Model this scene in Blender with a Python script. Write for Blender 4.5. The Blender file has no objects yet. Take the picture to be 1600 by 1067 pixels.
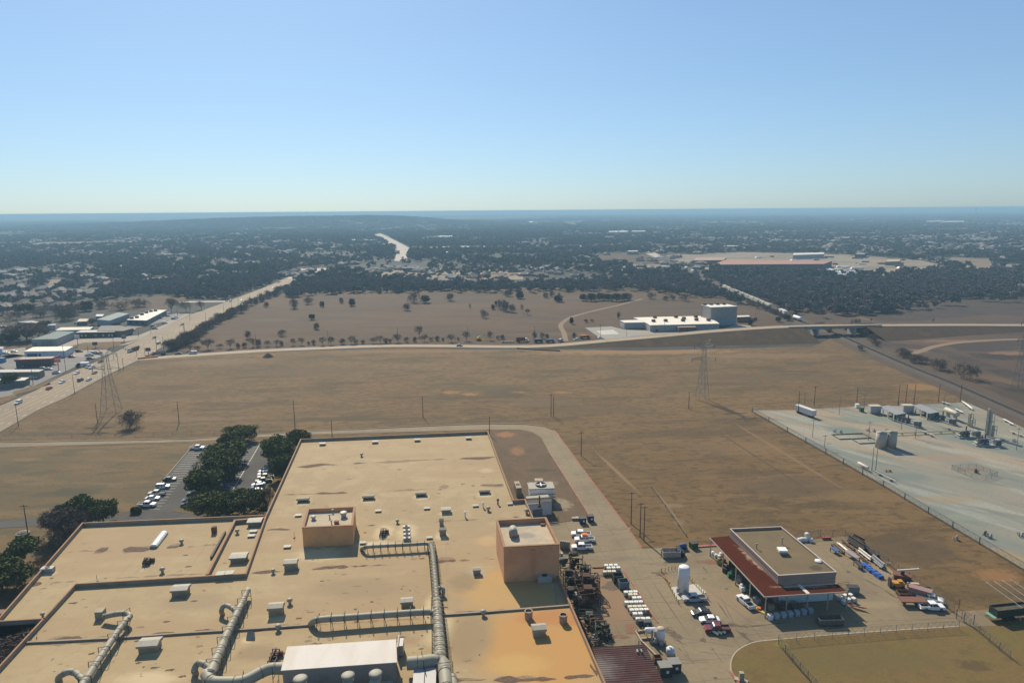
import bpy, bmesh, math, random
import numpy as np
from mathutils import Vector, Matrix, noise as mnoise
R = math.radians
S = bpy.context.scene
COL = S.collection
random.seed(7)

# ------------------------------------------------------------------ camera
CAM_H = 95.0; F = 1067.0; PITCH = R(10.85); ROLL = R(0.43)
cam = bpy.data.objects.new('camera', bpy.data.cameras.new('camera'))
COL.objects.link(cam)
cam.data.sensor_width = 36.0
cam.data.lens = 36.0 * F / 1600.0
cam.data.clip_start = 0.5; cam.data.clip_end = 60000
cam.matrix_world = Matrix.Translation((0, 0, CAM_H)) @ Matrix.Rotation(R(90) - PITCH, 4, 'X') @ Matrix.Rotation(-ROLL, 4, 'Z')
S.camera = cam

# ------------------------------------------------------------------ world, sun, exposure
SUN_EL = 39.0; SUN_AZ = -20.0
w = bpy.data.worlds.new("World"); S.world = w; w.use_nodes = True
nt = w.node_tree
bg = nt.nodes['Background']
sky = nt.nodes.new('ShaderNodeTexSky'); sky.sky_type = 'NISHITA'; sky.sun_disc = False
sky.sun_elevation = R(SUN_EL); sky.sun_rotation = R(SUN_AZ)
sky.altitude = 200; sky.air_density = 1.0; sky.dust_density = 0.55; sky.ozone_density = 3.0
gm = nt.nodes.new('ShaderNodeGamma'); gm.inputs[1].default_value = .61; nt.links.new(sky.outputs[0], gm.inputs[0])
tn = nt.nodes.new('ShaderNodeMix'); tn.data_type = 'RGBA'; tn.blend_type = 'MULTIPLY'; tn.inputs[0].default_value = 1; tn.inputs[7].default_value = (.98, 1.29, 1.58, 1)
nt.links.new(gm.outputs[0], tn.inputs[6]); nt.links.new(tn.outputs[2], bg.inputs[0]); bg.inputs[1].default_value = 0.113
sl = bpy.data.lights.new('sun', 'SUN'); sl.energy = 5.0; sl.angle = R(0.5); sl.color = (1, .87, .68)
so = bpy.data.objects.new('sun', sl); COL.objects.link(so)
sd = Vector((math.sin(R(SUN_AZ)) * math.cos(R(SUN_EL)), math.cos(R(SUN_AZ)) * math.cos(R(SUN_EL)), math.sin(R(SUN_EL))))
so.rotation_euler = sd.to_track_quat('Z', 'Y').to_euler()
so.location = (0, 0, 200)
S.view_settings.view_transform = 'Standard'; S.view_settings.look = 'None'
S.view_settings.exposure = 0.4; S.view_settings.gamma = 1.0
S.cycles.volume_bounces = 1
S.cycles.max_bounces = 6

# ------------------------------------------------------------------ measuring: photo pixel -> place on the ground
def G(x, y, z=0.0):
    a = (x - 800) / F; b = -(y - 533.5) / F
    c, s = math.cos(ROLL), math.sin(ROLL)
    a, b = a * c + b * s, -a * s + b * c
    dy = math.cos(PITCH) + b * math.sin(PITCH); dz = -math.sin(PITCH) + b * math.cos(PITCH)
    t = (z - CAM_H) / dz
    return Vector((a * t, dy * t, z))
def PJ(p):
    x, y, z = p[0], p[1], p[2] - CAM_H
    d = y * math.cos(PITCH) - z * math.sin(PITCH)
    u = y * math.sin(PITCH) + z * math.cos(PITCH)
    a, b = x / d, u / d
    c, s = math.cos(ROLL), math.sin(ROLL)
    a, b = a * c - b * s, a * s + b * c
    return (800 + a * F, 533.5 - b * F)
def ZT(x, yb, yt, zb=0.0):          # height of a point standing over (x,yb)
    p = G(x, yb, zb); lo, hi = zb, 90.0
    for _ in range(40):
        m = (lo + hi) / 2
        if PJ((p.x, p.y, m))[1] > yt: lo = m
        else: hi = m
    return lo
def ang(a, b): return math.atan2(b[1] - a[1], b[0] - a[0])

# ------------------------------------------------------------------ materials
MATS = {}
def mix(nt, fac, a, b, mode='MIX'):
    n = nt.nodes.new('ShaderNodeMix'); n.data_type = 'RGBA'; n.blend_type = mode
    for i, v in ((0, fac), (6, a), (7, b)):
        if isinstance(v, (int, float)): n.inputs[i].default_value = v
        elif isinstance(v, tuple): n.inputs[i].default_value = (*v[:3], 1)
        else: nt.links.new(v, n.inputs[i])
    return n.outputs[2]
def mrange(nt, v, a, b, c=0.0, d=1.0, smooth=True):
    n = nt.nodes.new('ShaderNodeMapRange'); n.interpolation_type = 'SMOOTHSTEP' if smooth else 'LINEAR'
    nt.links.new(v, n.inputs[0])
    for i, q in zip((1, 2, 3, 4), (a, b, c, d)): n.inputs[i].default_value = q
    return n.outputs[0]
def noisen(nt, vec, size, detail=4, rough=.55, sc=None, rot=0):
    n = nt.nodes.new('ShaderNodeTexNoise'); n.inputs['Scale'].default_value = 1.0 / size
    n.inputs['Detail'].default_value = detail; n.inputs['Roughness'].default_value = rough
    if sc:
        m = nt.nodes.new('ShaderNodeMapping'); m.vector_type = 'TEXTURE'; m.inputs['Scale'].default_value = tuple(1 / q for q in sc); m.inputs['Rotation'].default_value = (0, 0, rot)
        nt.links.new(vec, m.inputs[0]); vec = m.outputs[0]
    nt.links.new(vec, n.inputs['Vector'])
    return n.outputs['Fac']
def M(name, col, rough=.85, layers=(), blobs=(), metal=0.0, bump=0.0, bsize=.3, spec=.3, rand=0.0, grid=()):
    """layers: (size, colour, lo, hi, amount[, stretch, rotation]); blobs: (x, y, rx, ry, angle, colour, amount, ragged)"""
    if name in MATS: return MATS[name]
    m = bpy.data.materials.new(name); m.use_nodes = True; nt = m.node_tree; B = nt.nodes['Principled BSDF']
    MATS[name] = m
    B.inputs['Roughness'].default_value = rough; B.inputs['Metallic'].default_value = metal
    B.inputs['Specular IOR Level'].default_value = spec
    tc = nt.nodes.new('ShaderNodeTexCoord'); vec = tc.outputs['Object']
    K = .8 if max(col) < .6 and 'leaves' not in name and 'canopy' not in name and 'twig' not in name else .93
    kc = lambda q: tuple(v * K for v in q)
    c = kc(col)
    for L in layers:
        f = noisen(nt, vec, L[0], sc=L[5] if len(L) > 5 else None, rot=L[6] if len(L) > 6 else 0, detail=5)
        f = mrange(nt, f, L[2], L[3], 0, L[4])
        c = mix(nt, f, c, kc(L[1]))
    for a_, sp_, wd_, gc, am in grid:      # laps and joints: thin lines at regular spacing
        mp = nt.nodes.new('ShaderNodeMapping'); mp.vector_type = 'TEXTURE'; mp.inputs['Rotation'].default_value = (0, 0, a_); nt.links.new(vec, mp.inputs[0])
        sx = nt.nodes.new('ShaderNodeSeparateXYZ'); nt.links.new(mp.outputs[0], sx.inputs[0])
        pg = nt.nodes.new('ShaderNodeMath'); pg.operation = 'PINGPONG'; nt.links.new(sx.outputs[1], pg.inputs[0]); pg.inputs[1].default_value = sp_ / 2
        f = mrange(nt, pg.outputs[0], wd_ * .5, wd_, am, 0)
        mu = nt.nodes.new('ShaderNodeMath'); mu.operation = 'MULTIPLY'; nt.links.new(f, mu.inputs[0]); nt.links.new(mrange(nt, noisen(nt, vec, 5), .35, .6), mu.inputs[1])
        c = mix(nt, mu.outputs[0], c, kc(gc))
    if blobs:
        rag = noisen(nt, vec, 6.0, 5, .6); rag2 = noisen(nt, vec, 1.6, 4, .6)
        for b in blobs:
            mp = nt.nodes.new('ShaderNodeMapping'); mp.vector_type = 'TEXTURE'
            mp.inputs['Location'].default_value = (b[0], b[1], 0); mp.inputs['Rotation'].default_value = (0, 0, b[4]); mp.inputs['Scale'].default_value = (b[2], b[3], 1e4)
            nt.links.new(vec, mp.inputs[0])
            ln = nt.nodes.new('ShaderNodeVectorMath'); ln.operation = 'LENGTH'; nt.links.new(mp.outputs[0], ln.inputs[0])
            ad = nt.nodes.new('ShaderNodeMath'); ad.operation = 'MULTIPLY_ADD'
            nt.links.new(rag if max(b[2], b[3]) > 9 and min(b[2], b[3]) > 3 else rag2, ad.inputs[0]); ad.inputs[1].default_value = b[7] * 2; nt.links.new(ln.outputs[1], ad.inputs[2])
            soft = b[8] if len(b) > 8 else .5
            f = mrange(nt, ad.outputs[0], 1 - soft + b[7], 1 + b[7], min(1, b[6] * 1.2), 0)
            c = mix(nt, f, c, kc(b[5]))
    if rand:
        oi = nt.nodes.new('ShaderNodeObjectInfo')
        f = mrange(nt, oi.outputs['Random'], 0, 1, 1 - rand, 1 + rand, False)
        hs = nt.nodes.new('ShaderNodeHueSaturation'); nt.links.new(f, hs.inputs['Value'])
        if isinstance(c, tuple): hs.inputs['Color'].default_value = (*c, 1)
        else: nt.links.new(c, hs.inputs['Color'])
        c = hs.outputs[0]
    if isinstance(c, tuple): B.inputs['Base Color'].default_value = (*c, 1)
    else: nt.links.new(c, B.inputs['Base Color'])
    if bump:
        bn = nt.nodes.new('ShaderNodeBump'); bn.inputs['Distance'].default_value = bump
        nt.links.new(noisen(nt, vec, bsize, 5), bn.inputs['Height']); nt.links.new(bn.outputs[0], B.inputs['Normal'])
    return m
def paint(name, col, rough=.5, dirt=.25, metal=0.0):
    if name in MATS: return MATS[name]
    d = tuple(v * .45 + .02 for v in col)
    return M(name, col, rough, layers=((.9, d, .48, .75, dirt), (.15, tuple(v * .75 for v in col), .45, .7, .35)), metal=metal)

# ------------------------------------------------------------------ mesh builder
class MB:
    def __init__(s): s.v = []; s.f = []; s.m = []
    def add(s, v, f, m=0, T=None):
        o = len(s.v)
        if T is not None: v = [T @ Vector(p) for p in v]
        s.v += [tuple(p) for p in v]; s.f += [tuple(i + o for i in q) for q in f]; s.m += [m] * len(f)
        return s
    def box(s, c, d, rz=0, m=0, taper=0, T=None):
        x, y, z = (k / 2 for k in d); t = 1 - taper
        v = [(-x, -y, -z), (x, -y, -z), (x, y, -z), (-x, y, -z), (-x * t, -y * t, z), (x * t, -y * t, z), (x * t, y * t, z), (-x * t, y * t, z)]
        ca, sa = math.cos(rz), math.sin(rz)
        v = [(c[0] + p[0] * ca - p[1] * sa, c[1] + p[0] * sa + p[1] * ca, c[2] + p[2]) for p in v]
        return s.add(v, [(3, 2, 1, 0), (4, 5, 6, 7), (0, 1, 5, 4), (1, 2, 6, 5), (2, 3, 7, 6), (3, 0, 4, 7)], m, T)
    def cyl(s, p0, p1, r0, r1=None, n=8, m=0, caps=True):
        r1 = r0 if r1 is None else r1; p0 = Vector(p0); p1 = Vector(p1); d = (p1 - p0)
        if d.length < 1e-6: return s
        d.normalize(); u = d.orthogonal().normalized(); w = d.cross(u)
        v = []
        for p, r in ((p0, r0), (p1, r1)):
            for k in range(n):
                a = 2 * math.pi * k / n; v.append(p + u * (r * math.cos(a)) + w * (r * math.sin(a)))
        f = [(k, (k + 1) % n, n + (k + 1) % n, n + k) for k in range(n)]
        if caps: f += [tuple(range(n - 1, -1, -1)), tuple(range(n, 2 * n))]
        return s.add(v, f, m)
    def tube(s, path, r, n=10, m=0, caps=True):
        P = [Vector(p) for p in path]; rr = r if isinstance(r, (list, tuple)) else [r] * len(P)
        v = []; ref = None
        for i, p in enumerate(P):
            d = (P[min(i + 1, len(P) - 1)] - P[max(i - 1, 0)]).normalized()
            if ref is None: ref = d.orthogonal().normalized()
            u = (ref - d * ref.dot(d)).normalized(); ref = u; w = d.cross(u)
            for k in range(n):
                a = 2 * math.pi * k / n; v.append(p + u * (rr[i] * math.cos(a)) + w * (rr[i] * math.sin(a)))
        f = [(i * n + k, i * n + (k + 1) % n, (i + 1) * n + (k + 1) % n, (i + 1) * n + k) for i in range(len(P) - 1) for k in range(n)]
        if caps: f += [tuple(range(n - 1, -1, -1)), tuple(range(len(v) - n, len(v)))]
        return s.add(v, f, m)
    def lathe(s, c, prof, n=16, m=0):       # prof: (r, z)
        v = []
        for r, z in prof:
            for k in range(n):
                a = 2 * math.pi * k / n; v.append((c[0] + r * math.cos(a), c[1] + r * math.sin(a), c[2] + z))
        f = [(i * n + k, i * n + (k + 1) % n, (i + 1) * n + (k + 1) % n, (i + 1) * n + k) for i in range(len(prof) - 1) for k in range(n)]
        f += [tuple(range(n - 1, -1, -1)), tuple(range(len(v) - n, len(v)))]
        return s.add(v, f, m)
    def hcyl(s, p0, p1, r, n=14, m=0, dome=.4):     # horizontal vessel with domed ends
        p0 = Vector(p0); p1 = Vector(p1); d = (p1 - p0).normalized()
        path = [p0 - d * r * dome, p0 - d * r * dome * .8, p0 - d * r * dome * .4, p0, p1, p1 + d * r * dome * .4, p1 + d * r * dome * .8, p1 + d * r * dome]
        return s.tube(path, [r * .15, r * .6, r * .9, r, r, r * .9, r * .6, r * .15], n, m)
    def prism(s, pts, z0, z1, m=0, top=True, mt=None):
        n = len(pts)
        ar = sum(pts[i][0] * pts[(i + 1) % n][1] - pts[(i + 1) % n][0] * pts[i][1] for i in range(n))
        if ar < 0: pts = pts[::-1]
        o = [(p[0], p[1], z0) for p in pts] + [(p[0], p[1], z1) for p in pts]
        s.add(o, [(i, (i + 1) % n, n + (i + 1) % n, n + i) for i in range(n)], m)
        if top: s.add(o[n:], [tuple(range(n))], m if mt is None else mt)
        return s
    def wallring(s, pts, z0, z1, t, closed=True, m=0):   # walls of thickness t inward/outward centred on the line
        n = len(pts)
        for i in range(n if closed else n - 1):
            a, b = Vector(pts[i][:2]), Vector(pts[(i + 1) % n][:2]); d = b - a
            c = (a + b) / 2
            s.box((c.x, c.y, (z0 + z1) / 2), (d.length + (t * .98 if i % 2 else -t * .02), t, z1 - z0 - .004 * (i % 3)), ang(a, b), m)
        return s
    def mesh(s, name, mats, smooth=False):
        me = bpy.data.meshes.new(name); me.from_pydata(s.v, [], s.f)
        for k in (mats if isinstance(mats, (list, tuple)) else [mats]): me.materials.append(k)
        if any(s.m): me.polygons.foreach_set('material_index', s.m)
        if smooth: me.polygons.foreach_set('use_smooth', [True] * len(s.f))
        me.update(); return me
def tag(o, label=None, cat=None, group=None, kind=None):
    if label: o['label'] = label
    if cat: o['category'] = cat
    if group: o['group'] = group
    if kind: o['kind'] = kind
    return o
def ob(name, mb, mats, parent=None, smooth=False, loc=None, rz=0):
    me = mb if isinstance(mb, bpy.types.Mesh) else mb.mesh(name, mats, smooth)
    o = bpy.data.objects.new(name, me); COL.objects.link(o)
    if parent: o.parent = parent
    if loc is not None: o.location = loc
    if rz: o.rotation_euler = (0, 0, rz)
    return o
def thing(name, label, cat, loc=(0, 0, 0), rz=0, group=None):
    o = bpy.data.objects.new(name, None); COL.objects.link(o); o.empty_display_size = .5
    o.location = loc; o.rotation_euler = (0, 0, rz)
    return tag(o, label, cat, group)
def solo(name, mb, mats, label, cat, loc=(0, 0, 0), rz=0, group=None, smooth=False, sc=None):
    o = ob(name, mb, mats, None, smooth, loc, rz)
    if sc: o.scale = sc if isinstance(sc, tuple) else (sc,) * 3
    return tag(o, label, cat, group)
def dup(root, loc, rz=0, label=None, group=None, sc=None):
    def cp(o, par):
        c = o.copy(); COL.objects.link(c); c.parent = par
        for ch in o.children: cp(ch, c)
        return c
    r = cp(root, None); r.location = loc; r.rotation_euler = (0, 0, rz)
    if label: r['label'] = label
    if group: r['group'] = group
    if sc: r.scale = sc if isinstance(sc, tuple) else (sc,) * 3
    return r
def sheet(name, pts, z, mat, px=True, kind='structure', label=None, cat=None):
    P = [G(*p) if px else Vector((p[0], p[1], 0)) for p in pts]
    bm = bmesh.new(); vs = [bm.verts.new((p.x, p.y, z)) for p in P]
    es = [bm.edges.new((vs[i], vs[(i + 1) % len(vs)])) for i in range(len(vs))]
    bmesh.ops.triangle_fill(bm, edges=es, use_beauty=True)
    for f in bm.faces:
        if f.normal.z < 0: f.normal_flip()
    me = bpy.data.meshes.new(name); bm.to_mesh(me); bm.free(); me.materials.append(mat)
    o = bpy.data.objects.new(name, me); COL.objects.link(o)
    if kind: o['kind'] = kind
    return tag(o, label, cat)
def ribbon(path, wd, z, mb=None, m=0):
    mb = mb or MB(); P = [Vector((p[0], p[1], 0)) for p in path]; L = []; Rr = []
    for i, p in enumerate(P):
        d = (P[min(i + 1, len(P) - 1)] - P[max(i - 1, 0)]).normalized(); nrm = Vector((-d.y, d.x, 0))
        wi = wd[i] if isinstance(wd, (list, tuple)) else wd
        zz = z[i] if isinstance(z, (list, tuple)) else z
        L.append((*(p + nrm * wi / 2).xy, zz)); Rr.append((*(p - nrm * wi / 2).xy, zz))
    n = len(P)
    return mb.add(L + Rr, [(i, n + i, n + i + 1, i + 1) for i in range(n - 1)], m)
def smoothpath(pts, k=6):
    P = [Vector(p) for p in pts]; out = []
    for i in range(len(P) - 1):
        p0, p1, p2, p3 = P[max(i - 1, 0)], P[i], P[i + 1], P[min(i + 2, len(P) - 1)]
        for j in range(k):
            t = j / k
            out.append(.5 * ((2 * p1) + (p2 - p0) * t + (2 * p0 - 5 * p1 + 4 * p2 - p3) * t * t + (3 * p1 - p0 - 3 * p2 + p3) * t ** 3))
    return out + [P[-1]]
def blob(x, y, wpx, hpx, col, amt=.7, rag=.8, z=0, rot=0, soft=.6):     # a stain whose extent was measured on the photo
    c = G(x, y, z); a = G(x - wpx / 2, y, z); b = G(x + wpx / 2, y, z); t = G(x, y - hpx / 2, z); u = G(x, y + hpx / 2, z)
    c = (t + u) / 2
    return (c.x, c.y, (b - a).length / 2, (t - u).length / 2, rot, col, amt, rag, soft)
def lineblob(x0, y0, x1, y1, wid, col, amt=.7, rag=.4, z=0, soft=.6):
    a = G(x0, y0, z); b = G(x1, y1, z); c = (a + b) / 2
    return (c.x, c.y, (b - a).length / 2, wid / 2, ang(a, b), col, amt, rag, soft)
def rag_strip(mb, a, b, wd, z, seed, th=-.12, m=0):      # ragged dirt line from a to b, broken where the noise is low
    L_ = (b - a).length; n = max(4, int(L_ / .45)); d = (b - a) / L_; nr = Vector((-d.y, d.x, 0)); prev = None
    for k in range(n + 1):
        q = a.lerp(b, k / n); pq = max(1, wd * 1.7); t = mnoise.noise(Vector((k * .45 / 2.6 / pq, seed, 0))) + .5 * mnoise.noise(Vector((k * .45 / .9 / pq, seed, 3)))
        w_ = max(0, (t - th)) * wd * 1.5 * min(1, 6 * k / n, 6 * (n - k) / n); o_ = .35 * wd * mnoise.noise(Vector((k * .3 / pq, seed, 9)))
        cur = (q + nr * (w_ * .6 + o_), q + nr * (-w_ * .5 + o_), w_)
        if prev and (w_ > .02 or prev[2] > .02): mb.add([(*v.xy, z) for v in (prev[1], cur[1], cur[0], prev[0])], [(0, 1, 2, 3)], m)
        prev = cur
def rag_patch(mb, c, rx, ry, rot, z, seed, m=0, rg=.45):
    n = 34; v = [(c.x, c.y, z)]
    for k in range(n):
        a = 2 * math.pi * k / n; r = 1 + rg * 1.6 * mnoise.noise(Vector((math.cos(a) * 1.3, math.sin(a) * 1.3, seed))) + rg * .8 * mnoise.noise(Vector((math.cos(a) * 4, math.sin(a) * 4, seed)))
        x, y = rx * r * math.cos(a), ry * r * math.sin(a); v.append((c.x + x * math.cos(rot) - y * math.sin(rot), c.y + x * math.sin(rot) + y * math.cos(rot), z))
    mb.add(v, [(0, 1 + k, 1 + (k + 1) % n) for k in range(n)], m)
def inpoly(pts, poly):
    x, y = pts[:, 0], pts[:, 1]; n = len(poly); r = np.zeros(len(pts), bool); j = n - 1
    for i in range(n):
        xi, yi = poly[i]; xj, yj = poly[j]
        if yi != yj: r ^= ((yi > y) != (yj > y)) & (x < (xj - xi) * (y - yi) / (yj - yi) + xi)
        j = i
    return r

# ================================================================== GROUND
TAN = (.160, .097, .045); DRY = (.115, .075, .038); DARKG = (.070, .053, .027); DIRT = (.290, .145, .052); PALE = (.250, .167, .084)
CONC = (.262, .208, .124); CONC2 = (.2, .155, .095); ASPH = (.058, .056, .052)
far = M('countryside', (.054, .050, .038), .95, layers=((900, (.115, .086, .062), .52, .62, .75, (1, .6, 1)), (260, (.032, .038, .031), .45, .6, .8), (120, (.137, .103, .072), .6, .68, .6, (1, .5, 1)), (22, (.022, .023, .019), .4, .65, .75), (60, (.101, .090, .083), .62, .7, .5)))
g = MB(); e = 30000
g.add([(-e, -3000, -.1), (e, -3000, -.1), (e, 3 * e, -.1), (-e, 3 * e, -.1)], [(0, 1, 2, 3)])
o = ob('ground', g, far); o['kind'] = 'structure'

fb = [blob(704, 613, 36, 6, DIRT, .7), blob(735, 616, 32, 6, DIRT, .75), blob(808, 613, 34, 5, DIRT, .6), blob(878, 613, 38, 5, DIRT, .6),
      blob(790, 617, 90, 14, DARKG, .6), blob(850, 628, 150, 16, (.136, .096, .054), .5), blob(770, 606, 200, 14, (.082, .067, .027), .5),
      blob(640, 549, 330, 7, (.224, .123, .054), .7), blob(1000, 550, 420, 10, (.252, .146, .061), .85), blob(960, 547, 70, 4, (.306, .117, .040), .7),
      blob(1200, 556, 300, 10, (.211, .129, .058), .6), blob(417, 556, 30, 6, DIRT, .7), blob(340, 566, 200, 14, (.204, .129, .063), .5),
      blob(1440, 605, 90, 12, (.286, .158, .054), .6), blob(1180, 590, 300, 14, DRY, .5), blob(480, 580, 300, 20, DRY, .5),
      blob(250, 655, 350, 10, (.204, .132, .067), .5), blob(560, 655, 420, 9, DARKG, .55), blob(110, 678, 260, 7, DARKG, .5), blob(260, 618, 300, 12, DRY, .5),
      blob(1160, 645, 46, 12, (.224, .129, .058), .7), blob(1350, 775, 260, 22, (.204, .126, .051), .5), blob(1420, 860, 190, 60, (.088, .058, .027), .6),
      blob(1560, 900, 90, 24, DIRT, .6), blob(1480, 800, 60, 20, DARKG, .6), blob(1230, 760, 220, 40, DRY, .5), blob(1150, 700, 200, 26, (.204, .123, .056), .45),
      lineblob(1130, 650, 1360, 790, 2.5, (.224, .140, .063), .6), lineblob(1100, 660, 1330, 810, 1.8, DARKG, .5), lineblob(1100, 628, 1170, 652, 5, (.068, .050, .022), .75),
      lineblob(925, 700, 1010, 780, 2.2, (.245, .163, .085), .7), lineblob(1020, 760, 1075, 835, 1.5, (.245, .163, .085), .6), lineblob(850, 700, 1000, 852, 1.6, DARKG, .4),
      blob(1052, 790, 50, 10, (.224, .158, .090), .6), blob(1060, 816, 30, 8, (.224, .158, .090), .5), blob(940, 640, 200, 14, DRY, .5),
      blob(1400, 1030, 300, 60, (.136, .096, .036), .5), blob(1250, 1015, 90, 12, (.163, .134, .032), .5), blob(1500, 990, 60, 8, (.286, .199, .117), .6)]
field = M('dry grass', (.142, .084, .029), .95, layers=((60, (.176, .106, .037), .42, .6, .8, (.5, 1, 1)), (28, (.108, .074, .025), .5, .62, .7), (14, (.084, .055, .020), .5, .62, .75, (.3, 1, 1), .1),
      (5, (.189, .116, .043), .5, .64, .6, (.25, 1, 1), .1), (2.2, (.077, .048, .018), .5, .62, .7, (.5, 1, 1)), (1.1, (.189, .120, .047), .54, .66, .5)), blobs=fb, bump=.12, bsize=.8)
sheet('field', [(0, 676), (60, 640), (103, 622), (165, 589), (226, 559.5), (300, 556), (400, 551), (520, 547), (640, 544), (750, 546), (850, 545.5), (1000, 548), (1270, 541), (1300, 528),
      (1352, 553), (1420, 583), (1487, 608), (1555, 640), (1610, 668), (1700, 720), (2100, 1067), (2100, 1500), (-700, 1500), (-700, 1000)], 0.0, field)
midf = M('dry pasture', (.085, .047, .018), .95, layers=((90, (.111, .062, .026), .42, .6, .7, (.5, 1, 1)), (25, (.060, .035, .015), .5, .62, .7, (.3, 1, 1)), (6, (.060, .035, .015), .5, .7, .55, (.3, 1, 1))),
      blobs=[blob(430, 500, 90, 7, DRY, .6), blob(710, 478, 160, 8, DRY, .5), blob(610, 508, 120, 5, DRY, .5), blob(1080, 497, 140, 8, (.129, .070, .029), .5), blob(1010, 530, 150, 4, DIRT, .5), blob(850, 522, 200, 6, (.129, .076, .031), .5)])
sheet('pasture', [(262, 549), (300, 519), (350, 494), (390, 477), (425, 463), (455, 456), (600, 452), (800, 450), (1000, 448), (1100, 455), (1160, 476), (1222, 497), (1262, 511), (1180, 513), (1100, 518), (1000, 527), (900, 536), (830, 540), (700, 538), (580, 537), (480, 543), (350, 549)], 0.0, midf)
rt = M('burnt pasture', (.083, .052, .029), .95, layers=((120, (.053, .034, .020), .45, .55, .8, (.25, 1, 1)), (40, (.111, .068, .039), .5, .66, .7, (.25, 1, 1), .1), (8, (.060, .037, .022), .5, .7, .5)),
      blobs=[blob(1430, 489, 260, 11, (.02, .014, .01), .8), blob(1330, 480, 110, 5, (.02, .014, .01), .8), blob(1560, 484, 190, 6, (.02, .014, .01), .7), lineblob(1320, 491, 1370, 503, 9, (0.168, 0.096, 0.050), .7), lineblob(1480, 478, 1600, 492, 6, (0.146, 0.087, 0.046), .7),
             blob(1400, 525, 110, 10, (0.134, 0.083, 0.050), .7), blob(1540, 540, 190, 9, (.02, .014, .01), .85), blob(1570, 557, 150, 12, (.02, .014, .01), .7), blob(1490, 533, 160, 5, (0.190, 0.100, 0.050), .8), blob(1580, 552, 90, 6, (0.202, 0.109, 0.056), .8),
             blob(1545, 595, 130, 16, (0.134, 0.079, 0.033), .7), blob(1400, 540, 60, 8, (.02, .014, .01), .8), blob(1440, 547, 60, 8, (0.202, 0.114, 0.059), .6), blob(1590, 610, 60, 12, (.02, .014, .01), .6)])
sheet('burnt_field', [(1170, 466), (1300, 470), (1600, 468), (1900, 467), (2300, 560), (2400, 800), (1720, 712), (1600, 645), (1555, 627), (1487, 600), (1420, 576), (1352, 546), (1300, 516), (1232, 490)], 0.01, rt)
M('track dirt', (.25, .175, .11), .95, layers=((2, (.17, .12, .07), .5, .7, .7),))
drk_ = M('ploughed soil', (.052, .034, .022), .95, layers=((14, (.075, .05, .034), .45, .6, .8, (.25, 1, 1)), (4, (.03, .02, .013), .5, .62, .7, (.3, 1, 1))))
sheet('ploughed_strip', [(1283, 481), (1330, 479), (1440, 478), (1500, 485), (1540, 491), (1500, 496), (1440, 501), (1378, 502), (1350, 495), (1300, 488)], .03, drk_)
sheet('ploughed_strip', [(1455, 477), (1530, 479), (1610, 484), (1610, 494), (1560, 491), (1500, 484)], .03, drk_); sheet('ploughed_strip', [(1365, 530), (1400, 545), (1430, 545), (1470, 552), (1500, 566), (1570, 590), (1610, 600), (1610, 588), (1540, 566), (1480, 548), (1440, 540), (1400, 536)], .03, drk_)
sheet('ploughed_strip', [(1480, 540), (1530, 535), (1610, 531), (1610, 545), (1540, 549), (1500, 548)], .035, drk_); sheet('ploughed_strip', [(1520, 594), (1560, 596), (1600, 606), (1560, 606)], .035, drk_)
o = ob('dirt_track', ribbon(smoothpath([G(*q) for q in [(1640, 529), (1560, 531), (1500, 535), (1462, 541), (1440, 548), (1425, 553)]]), 5, .05), M('track dirt', None)); o['kind'] = 'structure'
orch = M('dry lawn', (.15, .097, .036), .95, layers=((34, (.11, .082, .035), .45, .6, .8, (.5, 1, 1)), (12, (.185, .12, .05), .5, .62, .7, (.4, 1, 1)), (5, (.085, .07, .034), .52, .64, .8, (.35, 1, 1)), (1.2, (.09, .066, .028), .5, .64, .6)), blobs=[blob(110, 770, 120, 16, (.07, .06, .03), .8), blob(20, 735, 60, 12, (.085, .07, .035), .7), blob(130, 722, 120, 8, (.12, .08, .04), .5), blob(40, 718, 60, 6, (.2, .12, .055), .6)], bump=.08, bsize=.6)
sheet('lawn', [(-140, 706), (0, 701), (296, 693.5), (303, 695), (262, 742), (216, 797), (240, 798), (215, 801), (0, 811.5), (-160, 818)], .03, orch)
sheet('lawn', [(-200, 836), (0, 825.5), (100, 821), (132, 818), (118, 830), (20, 935), (-100, 1050), (-300, 1060)], .03, orch)
grs = M('yard grass', (.174, .114, .037), .95, layers=((12, (.148, .119, .029), .45, .62, .7), (4, (.113, .079, .029), .5, .7, .6), (.7, (.130, .087, .029), .4, .7, .5)),
      blobs=[blob(1222, 1008, 30, 10, (.209, .198, .029), .7), blob(1340, 1030, 330, 60, (.130, .103, .034), .5), blob(1520, 1040, 70, 22, (.096, .067, .028), .7)], bump=.08, bsize=.6)
def arc(c, r, a0, a1, n): return [(c[0] + r * math.cos(R(a0 + (a1 - a0) * k / n)), c[1] + r * math.sin(R(a0 + (a1 - a0) * k / n))) for k in range(n + 1)]
sheet('grass_verge', [(1161, 1085), (1148, 1062), (1142, 1048), (1142, 1034), (1149, 1020), (1163, 1010), (1182, 1003), (1216, 999.5), (1300, 992), (1400, 985), (1498, 979), (1558, 978), (1640, 973), (1800, 965), (2100, 1300), (1180, 1300)], .16, grs)
isl = M('bare verge', (.140, .091, .050), .95, layers=((9, (.105, .076, .039), .45, .6, .7), (2.5, (.189, .120, .063), .55, .7, .6), (.6, (.091, .063, .034), .45, .7, .5)),
      blobs=[blob(790, 679, 40, 12, (.294, .139, .058), .85), blob(808, 705, 30, 18, (.266, .139, .063), .7), blob(850, 755, 60, 12, (.231, .176, .105), .6), blob(878, 788, 40, 24, (.294, .233, .152), .75), blob(845, 735, 60, 8, (.070, .053, .026), .6), blob(862, 825, 60, 16, (.252, .158, .084), .8)], bump=.06, bsize=.5)
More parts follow.
